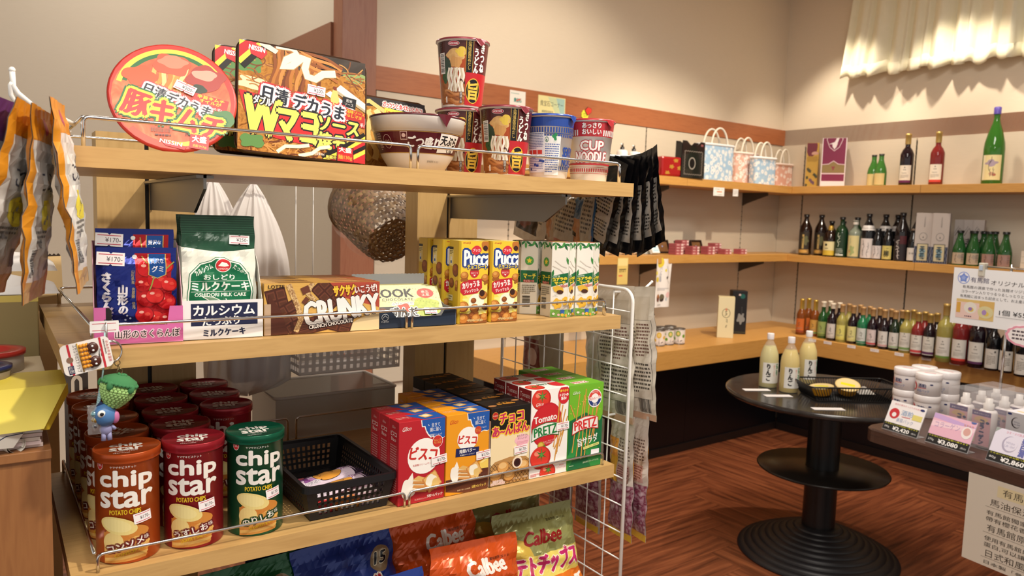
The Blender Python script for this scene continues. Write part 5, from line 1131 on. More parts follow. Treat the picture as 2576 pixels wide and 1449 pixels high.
# blue seafood cup
BH, B1, B0 = .1085, .0435, .0325
BL = '2a4a9c'; da = .0052
def seafood(c, front_name):
    L = [('r', -.14, BH-.020, .14, BH, c)]
    for i in range(-26, 27): L += [('r', i*da-.0014, BH-.030, i*da+.0014, BH-.0215, c), ('r', i*da-.0014, .0155, i*da+.0014, .0215, c), ('r', i*da-.0014, BH-.038, i*da+.0014, BH-.0335, c)]
    L += [('r', -.14, BH-.0325, .14, BH-.0312, c), ('r', -.14, .0135, .14, .0142, c)]
    return L
L = seafood(BL, 1)+[('r', -.052, .010, -.012, .078, 'dfe2ea'), ('r', -.012, .006, .020, .072, 'e6e6e6'), ('g', -.050, .050, -.014, .077, 10, '4a5a92'), ('r', -.050, .041, -.040, .048, 'c8443c'), ('r', -.038, .041, -.028, .048, 'c8443c'), ('r', -.026, .041, -.016, .048, 'c8443c'), ('g', -.050, .012, -.014, .039, 9, '5a6aa0'), ('g', -.010, .010, .018, .060, 13, '4a64a8'), ('e', -.007, .066, .0035, .0045, '2c6a54'), ('e', -.007, .066, .0026, .0034, 'e6e6e6'), ('b', .008, .071, .004, .006, 3, .25, '2c8a54'), ('t', 'エコ', .008, .063, .005, .003, '2c8a54')]
for i in range(7): L.append(('r', -.049+((i*13) % 33)*.001, .014+((i*7) % 22)*.001, -.043+((i*13) % 33)*.001, .018+((i*7) % 22)*.001, BL))
L += [('t', 'SEAFOOD', .052, .046, .050, .016, BL, {'b': .05}), ('t', 'NOODLE', .052, .028, .050, .013, BL, {'b': .05})]
cup('cup_noodles', 'blue and white seafood cup noodles with small print turned to the aisle', (.7475, .058, Z1), -.60, BH, B1, B0, 'f4f2f0', L, '2c4aa0', [('e', 0, 0, .040, .040, 'e4e2e0'), ('t', 'SEAFOOD', 0, 0, .05, .01, BL)], None, tab=1.0)
RDC = 'b8323a'
L = [('r', -.14, BH-.030, .14, BH, RDC)]
for i in range(-26, 27):
    if abs(i*da) > .022: L += [('r', i*da-.0014, BH-.0285, i*da+.0014, BH-.0185, 'ecebe8')]
    L += [('r', i*da-.0014, .0165, i*da+.0014, .0225, RDC), ]
L += [('r', -.14, .0245, .14, .0252, RDC), ('r', -.14, .0135, .14, .0142, RDC), ('r', -.14, .0285, .14, .0315, RDC), ('t', 'あっさり\nおいしい', .002, BH-.0165, .036, .020, 'f4f0ee', {'b': .02}),
      ('t', 'CUP', .004, .0625, .047, .0165, 'f2efec', {'b': .05, 'halo': [(RDC, .0020), ('f2efec', .0006)]}), ('t', 'NOODLE', .003, .0425, .066, .0175, 'f2efec', {'b': .05, 'halo': [(RDC, .0020), ('f2efec', .0006)]}), ('t', 'Nissy', -.036, BH-.006, .012, .004, 'f0c8c8', {'sh': .3})]
cup('cup_noodles', 'red and white cup noodles nearest the end of the top shelf', (.838, .055, Z1), -.68, BH, B1, B0, 'f4f2f0', L, 'b83a40', [('e', 0, 0, .040, .040, 'e4e2e0'), ('t', 'CUP NOODLE', 0, 0, .06, .01, RDC)], None, tab=.85)
# ================================================================== packets hung at both ends of the display, key charms, counter clutter
def hung(label, name, cat, loc, rot, W, H, th, art, back_art, col, seed, group=None, finish=(.3, .05), parts=None, **k):
    """pouch hung from its top edge: origin at the hang hole"""
    b = MB(); pouch(b, W, H, th, art, col, seed, finish, X=Matrix.Translation((0, 0, -H+.008)), back_art=back_art, cstep=.011, **k)
    o = b.build(name, None, loc, rot=rot); return tag(o, label, cat, group)
def peg_hook(label, pts, r=.0026):
    b = MB(); b.tube(pts, r, WHITEWIRE, 8); b.sphere(pts[-1], r*1.25, WHITEWIRE, 6); o = b.build('peg_hook', None); return tag(o, label, 'hook', 'white peg hooks')
t = thing('peg_hook', 'white double peg hook at the end of the top shelf, holding grey snack packets', 'hook', (0, 0, 0), 0, 'white peg hooks')
b = MB(); b.tube([(.022, .10, Z1+.032), (.010, .07, Z1+.034), (-.012, -.005, 1.528), (-.0395, -.005, 1.5525), (-.0440, -.006, 1.560), (-.0446, -.008, 1.577)], .0029, WHITEWIRE, 10); b.sphere((-.0446, -.008, 1.577), .0034, WHITEWIRE, 8); b.build('upper_prong', t)
b = MB(); b.tube([(.016, .09, Z1+.022), (-.002, .055, Z1+.016), (-.024, .0, 1.5275), (-.043, -.003, 1.5445), (-.0462, -.005, 1.5505), (-.0465, -.006, 1.5605), (-.0446, -.007, 1.5635)], .0026, WHITEWIRE, 10); b.build('lower_prong', t)
W, H = .12, .2
OG = 'd08a24'; GY = 'd2d0cc'
L = [('r', -W/2, 0, W/2, H, GY), ('r', -W/2, 0, W/2, .022, 'c8a468'), ('r', -W/2, H-.035, W/2, H, OG), ('r', -W/2, 0, -W/2+.010, H, OG), ('r', W/2-.010, 0, W/2, H, OG), ('e', 0, H-.018, .009, .009, 'b03a60'), ('e', 0, .09, .026, .016, 'e8d84c'), ('t', 'こつぶ', .0, .125, .05, .02, '4a4a58'), ('k', .02, .03, .045, .05, '3a3a40'), ('k', -.045, .03, -.03, .055, '3a3a40'), ('g', -.04, .06, .01, .075, 3, '7a7876')]
for i in range(12): L.append(('s', -.045+(i*37 % 90)*.001, .03+(i*53 % 130)*.001, .004, 5, .5, '8a8a8c'))
for i, (n, x, y, z, rz, ry, sd) in enumerate((('outermost of the bunch, right against the shelf end', -.0065, -.072, 1.533, 1.40, -.10, 3), ('middle one of the bunch on the white hook', -.0205, -.078, 1.522, 1.36, .07, 5), ('tilted away and furthest from the shelf end', -.0315, -.085, 1.524, 1.30, .22, 8))):
    hung('grey and orange snack packet, '+n, 'snack_packet', 'snack packet', (x, y, z), (ry, .04*i-.04, rz), W, H, .015, L, L, GY, sd, 'grey snack packets on the end hook', (.3, .12), wr=.0012)
hung('purple and white snack packet behind the grey ones on the end hook', 'snack_packet', 'snack packet', (-.045, -.095, 1.524), (.36, 0, 1.25), W*.85, .17, .014, [('r', -W/2, 0, W/2, H, 'd8d6d6'), ('r', -W/2, H-.07, W/2, H, '6a3a78'), ('t', 'コク', -.01, .08, .05, .03, '2c3c8a', {'b': .05})], None, 'cfcdcc', 12, None, (.3, .1))
# ---- key charms on the wire guard of the middle shelf
KX, KY = .0385, .0015
t = thing('key_charm', 'green crocheted strawberry key charm on a silver split ring', 'key charm', (KX+.004, KY-.012, Z2+.02))
def ringpts(c, r, n=24, tilt=0.0, rz=0.0): return [tuple(Vector(c)+Matrix.Rotation(rz, 3, 'Z') @ Matrix.Rotation(tilt, 3, 'Y') @ Vector((r*math.cos(2*PI*i/n), 0, r*math.sin(2*PI*i/n)))) for i in range(n)]
b = MB(); b.tube(ringpts((.003, -.001, -.022), .0135, 28, 0, .35), .0011, CHROME, 8, True); b.tube(ringpts((.004, -.001, -.022), .0122, 28, 0, .35), .0009, CHROME, 8, True); b.build('split_ring', t)
b = MB()
for i in range(4): b.tube(ringpts((.010+.0012*i, -.0015, -.036-.0052*i), .0032, 14, 0, .3+1.4*(i % 2)), .0006, M('8a7a5c', .3, .9), 6, True)
b.build('chain', t)
def yarn(mb, col, z0, z1, rad, X, rows, r=.0021, a_off=0.0):
    for j in range(rows):
        z = z0+(z1-z0)*j/max(1, rows-1); R_ = rad((z-z0)/(z1-z0)); n = max(8, int(R_*2*PI/.0042))
        for i in range(n):
            a = 2*PI*(i+.5*(j % 2))/n; p = (R_*math.sin(a), -R_*math.cos(a), z)
            mb.sphere(p, r, col, 5, X, (1.1, .8, 1.05))
X = Matrix.Translation((.0145, -.002, -.052)) @ Matrix.Rotation(.30, 4, 'Y') @ Matrix.Rotation(PI, 4, 'X')
GRN1, GRN2 = M('9cc47a', .9), M('3c7a4c', .9)
b = MB(); sr = lambda s: .0185*(math.sin(min(1, s*2.1+.18)*PI/2))*(1-max(0, s-.35)**1.7*1.3)
b.lathe([(max(.0001, sr(i/14)*.97), .038*i/14) for i in range(15)], GRN1, 20, X); yarn(b, GRN1, .003, .037, sr, X, 13); b.build('strawberry_body', t)
b = MB(); cr = lambda s: .004+.0155*s
b.lathe([(.0001, -.0012), (.009, -.0008), (.0185, .004), (.0205, .0085)], GRN2, 20, X, caps=(False, False)); yarn(b, GRN2, -.001, .009, cr, X, 5, .0021)
for i in range(5): a = 2*PI*i/5; b.sphere((.0195*math.sin(a), -.0195*math.cos(a), .012), .0042, GRN2, 6, X, (1, .6, 1.4))
b.build('strawberry_cap', t)
t = thing('key_charm', 'blue and lilac toy charm hanging from a pale blue cord', 'key charm', (KX-.001, KY-.014, Z2+.018))
b = MB(); b.tube([(.002, 0, .004), (.001, 0, -.03), (-.003, 0, -.062)], .0009, M('a4c8cc', .7), 8); b.build('cord', t)
b = MB()
for k in (0, PI): b.tube([(-.003-.004*s+.0014*math.sin(s*38+k), .0014*math.cos(s*38+k), -.062-.024*s) for s in [i/40 for i in range(41)]], .0011, M('9cc0c8', .7), 6)
b.build('braid', t)
b = MB(); T_ = Matrix.Translation((.0005, 0, -.096)) @ Matrix.Rotation(-.25, 4, 'Y'); bl = M('4c7ab0', .45)
b.lathe([(.0001, .0145), (.006, .0135), (.0105, .009), (.0125, .002), (.0115, -.006), (.0075, -.0115), (.0001, -.0135)], bl, 24, T_, caps=(False, False))
b.sphere((.011, -.003, -.099), .0062, M('b86a98', .5), 10, None, (.8, .8, 1.3)); b.sphere((-.004, -.0105, -.092), .0045, M('e8e8e4', .3), 10, None, (1, .5, 1)); b.sphere((-.004, -.0126, -.092), .0022, M('15151a', .2), 8, None, (1, .5, 1))
b.prism([(-.009, -.084), (-.004, -.078), (0, -.083), (.004, -.078), (.006, -.086)], -.003, .003, M('1f2f58', .5), 'y'); b.build('toy_head', t)
b = MB(); li = M('8c8cb4', .5); b.sphere((.0015, 0, -.113), .0072, li, 10, None, (1, .8, 1.2)); b.tube([(-.001, -.001, -.117), (-.0015, -.002, -.127)], .0028, li, 8); b.tube([(.0045, -.001, -.117), (.005, -.002, -.127)], .0028, li, 8); b.tube([(.007, -.002, -.109), (.011, -.003, -.114)], .002, li, 8); b.build('toy_body', t)
b = MB(); X = Matrix.Translation((-.0105, -.002, -.082)); f = pouch_surf(.015, .036, .006, 4); b.grid(lambda a, c: f((a-.5)*.015, -c*.036+.036, 0), 8, 12, M('e8e8e8', .08, 0, .6, .25), X=X @ Matrix.Translation((0, 0, -.036)))
for i in range(3): b.sphere((-.0105, -.002, -.093-.0075*i), .0046-.0007*i, M(('8ab4c0', 'a88c4c', '6a6a72')[i], .15, .6), 8)
b.build('bead_packet', t)
t = thing('strap_card', 'white strap card with red stripes, two brown beads and orange cord', 'strap card', (KX-.001, KY-.017, Z2+.013), rot=(-.06, 1.39, .06))
CWd, CHt = .0525, .037
b = MB(); b.prism(rrect(.004, -.012, .004+CHt, -.012+.0, 0.001) if False else rrect(-.005, -CWd+.006, CHt-.005, .006, .006), -.0004, .0004, M('ece8e4', .4), 'y')
x0 = -.005; y0 = -CWd+.006
art = [('r', x0, y0+.0075, x0+CHt, y0+.0100, 'c02c38'), ('r', x0, y0+.0415, x0+CHt, y0+.0440, 'c02c38'), ('e', x0+CHt*.5, y0+.008, .0036, .0036, '8a6a58'), ('r', x0+CHt-.0115, y0+.0045, x0+CHt-.0015, y0+.0105, '26264a'), ('t', '山形', x0+CHt-.0065, y0+.0075, .008, .005, 'ece8e4'), ('t', 'ふりふりのストラップ', x0+CHt*.5, y0+.0155, .033, .004, '4a3c2c'),
       ('t', 'かみのやま温泉', x0+CHt*.5, y0+.0495, .026, .0035, 'c02c38'), ('g', x0+.003, y0+.0455, x0+CHt-.003, y0+.0475, 1, '6a5a54')]
b.art(art, front(-.0004), (.4, 0)); b.build('card', t)
b = MB(); om = M('d8922c', .15)
for i in range(6):
    for j in range(3): b.sphere((x0+.005+.0050*i, -.0016, y0+.0212+.0035*j), .0024, om, 6)
b.tube([(x0+.001, -.001, y0+.0185), (x0+CHt-.001, -.001, y0+.0195)], .0007, M('c8a040', .3, .6), 6); b.build('bead_row', t)
for i in range(2):
    b = MB(); cx = x0+.010+.0165*i; cy = y0+.0335; br = M('4a241c', .35)
    b.sphere((cx, -.0022, cy), .0062, br, 10, None, (1.1, .5, 1)); b.sphere((cx-.0048, -.002, cy-.0045), .0022, br, 6); b.sphere((cx+.0048, -.002, cy-.0045), .0022, br, 6)
    for k in (-1, 1): b.sphere((cx+k*.0026, -.0052, cy-.0005), .0013, M('f0f0f0', .2), 6)
    b.build('bead', t)
# clip and price label on the wire
t = thing('wire_clip', 'small steel hook with a white price label clipped on the wire guard', 'hook', (KX+.001, KY+.002, Z2+.028))
b = MB(); b.tube([(.0025, .006, -.004), (.0025, .0065, .004), (.0025, -.001, .0062), (.0025, -.0075, .002), (.0025, -.009, -.014), (.0025, -.0125, -.0185), (.0025, -.0155, -.0145)], .0016, CHROME, 8); b.build('hook', t)
b = MB(); b.prism(rrect(-.0145, -.0075, .0165, .0065, .001), -.0056, -.0050, M('f0eeee', .45), 'y'); b.art([('r', -.012, .0030, .0135, .0037, 'c8485a'), ('r', -.012, -.0052, .0135, -.0045, 'c8485a')], front(-.0056), (.45, 0)); b.build('price_label', t)

# ---- packets hung over the far end of the display
def endbar():
    b = MB()
    for y in (.085, .19, .34): b.tube([(.902, y, 1.468), (.985, y, 1.470), (.993, y, 1.478)], .002, WHITEWIRE, 8)
    o = b.build('peg_hooks', None); return o
for y, n in ((.085, 'with black pouches on it'), (.20, 'with a blue edged packet on it'), (.36, 'with a meat snack pouch on it')):
    z = 1.556 if y < .1 else 1.475
    b = MB(); b.tube([(.9002, y, z-.012), (.915, y, z), (.985, y, z+.002), (.993, y, z+.010)], .0022, WHITEWIRE, 8); tag(b.build('peg_hook', None), 'white peg hook past the top shelf end, '+n, 'hook', 'white peg hooks')
BKC = '121216'
def black_pouch(i, label, loc, rot):
    W, H = .125, .185
    Bk = [('r', -W/2, 0, W/2, H, BKC), ('r', -W*.40, .022, W*.42, .125, 'b8b0a6'), ('g', -W*.36, .070, W*.38, .118, 7, '3a3634'), ('k', -W*.36, .028, -W*.06, .045, '2a2624'), ('g', -W*.02, .028, W*.38, .066, 6, '4a4642'), ('r', -W*.36, .048, -W*.04, .054, 'a85a48')]
    Fr = [('r', -W/2, 0, W/2, H, BKC), ('e', .02, .06, .006, .006, 'd8703c'), ('e', -.02, .045, .005, .005, 'd8703c'), ('t', '黒', 0, .11, .04, .04, 'b8a890')]
    return hung(label, 'snack_pouch', 'snack pouch', loc, rot, W, H, .009, Fr, Bk, BKC, 20+i, 'black snack pouches past the top shelf end', (.22, .1), wr=.0008, top=.16)
NM_ = ('first, its pale back label fully in view', 'second from the shelf', 'third from the shelf', 'fourth from the shelf', 'fifth from the shelf', 'last one, swung furthest out')
for i in range(6):
    black_pouch(i, 'black snack pouch in the fanned bunch, '+NM_[i], (.914+.0125*i, .088-.006*i, 1.549), (0, -.34+.13*i, 1.50-.055*i))
W, H = .135, .115
hung('white and dark pouch with a meat picture hanging under the top shelf', 'snack_pouch', 'snack pouch', (.930, .345, 1.482), (0, -.22, 1.5), W, H, .016, None, [('r', -W/2, 0, W/2, H, 'c8c0b4'), ('r', -W/2+.01, .022, W*.28, H, '2a1c1c'), ('b', -.02, .05, .03, .02, 5, .1, '6a3024'), ('l', [(-.03, .09), (-.02, .05)], .006, 'c89a8c'), ('l', [(-.015, .10), (-.01, .05)], .005, 'c89a8c'), ('l', [(0, .10), (.0, .055)], .005, 'b88a7c'), ('g', W*.3, .05, W*.46, .11, 8, '5a5450')], 'c8c0b4', 31)
W, H = .11, .115
hung('clear fronted nut packet with a grey back label under the top shelf', 'snack_packet', 'snack packet', (.926, .235, 1.482), (0, -.20, 1.5), W, H, .018, None, [('r', -W/2, 0, W/2, H, 'b09a84'), ('r', -W*.1, 0, W*.5, H, 'b4aca0'), ('g', -.005, .03, .05, .11, 9, '5a5450'), ('r', -W*.1, 0, W*.5, .014, 'a8604c'), ('b', -.035, .035, .014, .024, 5, .15, NM('nuts', ['6a3c1c', 'b87c48', 'd0a070'], nscale=70, rough=.4)), ('r', -W*.5, .07, -W*.12, H, '2c5a8c')], 'b09a84', 33)
hung('blue edged nut packet beside the black pouches under the top shelf', 'snack_packet', 'snack packet', (.922, .165, 1.482), (0, -.14, 1.35), W, H, .018, None, [('r', -W/2, 0, W/2, H, '2c5a8c'), ('b', 0, .03, .045, .03, 5, .12, _m['nuts']), ('r', .01, .0, .05, H, 'b4aca0'), ('g', .014, .03, .046, .11, 9, '5a5450')], '2c5a8c', 35)
# ---- white refill pouches and candy bags on the wire grid
W, H = .155, .262
WB = [('r', -W/2, 0, W/2, H, 'dcd4c6'), ('r', -W/2, 0, W/2, .012, 'd0a88c'), ('r', -.0, .19, .064, .235, 'ccc2b2'), ('g', -.012, .12, .026, .185, 9, '6a625a'), ('g', .030, .12, .066, .185, 10, '7a5a50'), ('g', -.012, .05, .066, .11, 8, '5a544c'), ('k', .03, .014, .064, .04, '3a3632'), ('b', -.004, .205, .008, .010, 3, .3, '1f1d1b'), ('e', -.004, .19, .006, .007, '3a3632'), ('l', [(-.018, .04), (.07, .04), (.07, .19), (-.018, .19), (-.018, .04)], .0008, '5a544c')]
WF = [('r', -W/2, 0, W/2, H, 'dcd4c8'), ('r', -W/2, 0, W/2, .013, 'd8a070'), ('p', [(-.05, .20), (.05, .20), (.05, .06), (-.05, .06)], 'e4d8bc'), ('t', '美肌の湯', 0, .15, .07, .03, '8a6a4c')]
hung('white refill pouch hung closest to the wire grid', 'refill_pouch', 'pouch', (.928, .085, 1.298), (0, .06, 1.48), W, H, .024, WF, WB, 'd8d0c2', 41, 'white refill pouches on the wire grid', (.35, 0), wr=.0012)
hung('white refill pouch hung outside the other one on the grid hook', 'refill_pouch', 'pouch', (.962, .060, 1.296), (0, .10, 1.42), W, H*.97, .024, WF, WB, 'd8d0c2', 43, 'white refill pouches on the wire grid', (.35, 0), wr=.0012)
hung('beige pouch with red picture hung at the back of the wire grid', 'refill_pouch', 'pouch', (.930, .30, 1.285), (0, .02, 1.55), .15, .22, .02, None, [('r', -.1, 0, .1, .3, 'b4a894'), ('r', -.07, .02, .0, .09, '7a2c2c'), ('e', -.03, .05, .02, .02, 'd8b8b0'), ('g', -.06, .12, .06, .19, 7, '5a544c'), ('r', -.06, .16, .02, .175, '4a6a4c')], 'b4a894', 45)
hk = [(.9085, .05, 0), (.965, .048, 0), (.985, .044, .006), (.998, .040, .018)]
for z, n in ((1.296, 'holding the white refill pouches'), (1.056, 'holding the yellow banded candy bags')):
    b = MB(); b.tube([(x, y, z+d) for x, y, d in hk], .0024, WHITEWIRE, 8); b.sphere((hk[-1][0], hk[-1][1], z+hk[-1][2]), .003, WHITEWIRE, 8); tag(b.build('peg_hook', None), 'white peg hook on the wire grid '+n, 'hook', 'white peg hooks')
CANDY = NM('candy_print', ['8a5468', 'd8c8cc', '7a2c48', 'c8a8b4', '5a3048'], nscale=70, detail=2, rough=.25)
W, H = .075, .245
CF = [('r', -W/2, 0, W/2, H, 'd8d0c8'), ('r', -W/2, H-.055, W/2, H-.012, 'dcd4c8'), ('r', -W/2, .115, W/2, H-.055, 'e8b440'), ('r', -W/2, H-.09, W/2, H-.055, 'e8a048'), ('r', -W/2, .014, W/2, .115, CANDY), ('r', -W/2, 0, W/2, .014, 'e0b438'), ('r', -.02, .05, .004, .075, '3a3a24')]
CB = [('r', -W/2, 0, W/2, H, 'd0c6ba'), ('r', -W/2, .11, -.002, H-.05, 'e8b440'), ('r', -W/2, .16, -.002, H-.05, 'e8a048'), ('r', -.002, .11, W/2, H-.02, 'c4b8ae'), ('r', -W/2, 0, W/2, .014, 'e0b438'), ('g', .0, .15, .03, .20, 8, '6a5a54'), ('r', .0, .115, .03, .148, 'c09a94'), ('g', .002, .117, .028, .146, 6, '7a4a48'), ('r', -W/2, .014, W/2, .11, CANDY)]
for i, n in enumerate(('nearer the wire grid', 'outer one of the two', )):
    hung('yellow banded candy bag with purple sweets, '+n, 'candy_bag', 'candy bag', (.928+.028*i, .030-.012*i, 1.054), (0, .03, 1.45-.05*i), W, H, .02, CF, CB, 'd8d0c8', 51+i, 'yellow banded candy bags', (.25, 0), wr=.001)
for i, (y, n) in enumerate(((.125, 'beside the yellow banded bags'), (.215, 'deeper along the grid'))):
    hung('clear candy bag with printed labels on the lower grid, '+n, 'candy_bag', 'candy bag', (.93, y, 1.030), (0, .0, 1.52), .085, .24, .02, None, CB, 'b8a8a0', 61+i, 'clear candy bags on the lower grid', (.25, 0))

# ---- crisps bags on the bottom shelf
def crisps(label, loc, rot, art, col, seed, group, W=.17, H=.225):
    return hung(label, 'crisps_bag', 'crisps bag', loc, rot, W, H, .042, A(art, W/100, 0, 0), None, col, seed, group, (.24, .18), wr=.0022, top=.09, bot=.05)
OB = [('r', -50, 0, 50, 135, 'c8501c'), ('t', 'Calbee', 10, 106, 44, 15, 'f0ece4', {'b': .06, 'rot': .02}), ('t', 'ポテトチップス', 0, 66, 84, 20, 'f0d040', {'b': .06, 'halo': [('b82820', 3)]}), ('t', 'うすしお味', 0, 44, 60, 14, 'f4f0e8', {'b': .04}), ('b', 0, 18, 34, 20, 4, .08, 'e8c060'), ('t', '賞味期限 25.11.01', 26, 112, 24, 3, '4a2010')]
CPB = [('r', -50, 0, 50, 135, '8a8a54'), ('b', -34, 92, 26, 18, 3, .06, 'c8a848'), ('t', 'Calbee', 6, 108, 48, 15, '8a1c1c', {'b': .06}), ('p', [(-50, 88), (50, 92), (50, 0), (-50, 0)], 'e8d46c'), ('t', 'ポテトチップス', 0, 80, 92, 22, 'c02c6c', {'b': .06, 'rot': .03, 'halo': [('f4ecd0', 2)]}), ('p', [(-50, 62), (50, 66), (50, 20), (-50, 20)], 'e07824'), ('t', 'コンソメパンチ', 4, 50, 92, 20, 'f6f2ea', {'b': .05, 'rot': .03}), ('s', -8, 60, 6, 9, .5, 'e8a020'), ('t', '賞味期限 25.11.01', 26, 124, 24, 3, '3a3010')]
def aerial(c): return [('r', -50, 0, 50, 135, c), ('e', 34, 104, 11, 12, '8a7458'), ('t', '15', 34, 105, 12, 11, '17141a', {'b': .05, 'halo': [('e8dcc0', 1)]}), ('t', 'ヤマザキビスケット', -20, 92, 34, 4, 'c8c8d8'), ('t', 'エアリアル', 0, 80, 70, 17, 'b8242c', {'b': .05, 'rot': .08, 'halo': [('f0e4d4', 2.4)]}), ('t', 'AERIAL', 0, 54, 84, 24, 'c8282c', {'b': .06, 'halo': [('f0e4d4', 3)]}), ('b', 0, 24, 30, 18, 4, .1, 'e0b04c')]
G = 'crisps bags on the bottom shelf'
crisps('bright orange crisps bag at the front of the bottom shelf', (.603, .042, .868), (-.22, .02, -.05), OB, 'c8501c', 71, G)
crisps('orange crisps bag just behind the bright orange front one', (.556, .112, .900), (-.20, -.06, -.03), OB, 'c0481a', 72, G)
crisps('olive topped crisps bag with pink lettering by the wire grid', (.745, .068, .888), (-.25, -.05, -.15), CPB, '8a8a54', 73, G, .165, .23)
crisps('olive topped crisps bag leaning behind the pink lettered one', (.715, .135, .908), (-.2, -.10, -.1), CPB, '7a7a4c', 74, G, .165, .23)
crisps('red crisps bag at the back of the bottom shelf behind the orange ones', (.56, .178, .908), (-.2, -.05, 0), [('r', -50, 0, 50, 135, 'a8241c'), ('t', 'Calbee', 10, 104, 44, 15, 'f0ece4', {'b': .06})], 'a8241c', 75, G)
crisps('blue corn snack bag with a round badge, the taller at the back', (.385, .098, .900), (-.22, -.06, .02), aerial('1c3480'), '1c3480', 76, G)
crisps('blue corn snack bag lying lowest at the front of the bottom shelf', (.415, .038, .845), (-.25, -.04, -.02), aerial('1c3480'), '1c3480', 77, G)
crisps('blue corn snack bag deepest under the shelf, half hidden', (.330, .160, .908), (-.2, -.03, .05), aerial('182c6c'), '182c6c', 79, G)
crisps('green corn snack bag under the red and green cans', (.225, .100, .892), (-.22, -.03, .03), aerial('14522f'), '14522f', 78, G)
crisps('green corn snack bag at the front below the blue ones', (.235, .036, .860), (-.25, -.02, 0), aerial('14522f'), '14522f', 80, G, .15)
# ================================================================== things hung behind the display and clutter on the side counter
FILMW = M('e4dedb', .35, 0, .4, .72)
CLEAR = M('e8e6e2', .2, 0, .5, .28)
def plastic_bag(label, x, y, ztop, zneck, zbot, rw_, rd, seed, alpha, content=None):
    t = thing('carrier_bag', label, 'plastic bag', (x, y, ztop)); q = random.Random(seed); ph = [q.uniform(0, 6.28) for _ in range(4)]
    H = ztop-zbot; b = MB()
    def fn(a, c):
        s = 1-c; an = 2*PI*a; z = -H*s
        g = (1-math.exp(-s*4.2))*1.02 if s < .93 else 1.0*math.cos((s-.93)/.07*PI/2)*.98+.02
        fold = 1+.10*(1-s*.55)*math.sin(an*17+ph[0]+2*s)+.06*math.sin(an*9+ph[1]-3*s)+.04*math.sin(an*5+s*9)
        r = .008+g*fold; return (rw_*r*math.cos(an)+.012*s*math.sin(ph[2]), rd*r*math.sin(an), z+.004*math.sin(an*7+ph[3]))
    b.grid(fn, 120, 30, alpha, wrap=True); b.build('bag_film', t)
    b = MB(); b.tube([(-.004, 0, -.002), (-.002, 0, .02), (.006, 0, .028), (.010, 0, .004)], .003, M('e4dedb', .4), 8); b.build('handle', t)
    if content:
        b = MB(); b.box(-rw_*.62, rw_*.62, -rd*.5, rd*.5, -H+.03, -H+.03+content, M('7a7688', .5), ch=.008); b.art([('r', -rw_*.5, -H+.05, rw_*.3, -H+.08, 'b0acb8'), ('t', 'ICE CREAM', 0, -H+.10, rw_*.8, .012, '4a4660')], front(-rd*.5), (.5, 0)); b.build('contents', t)
    return t
plastic_bag('white carrier bag hung behind the milk cakes, full of folds', .378, .572, 1.488, 1.42, 1.045, .082, .05, 5, FILMW, .10)
plastic_bag('pale carrier bag hung behind and beside the folded white one', .315, .650, 1.50, 1.42, 1.12, .065, .04, 8, FILMW)
b = MB(); b.tube([(.15, .5, 1.492), (.15, .525, 1.498), (.76, .525, 1.498), (.76, .5, 1.492)], .003, STEEL, 8)
tag(b.build('hanging_rod', None), 'steel rod behind the top shelf carrying bags and a basket', 'rod')
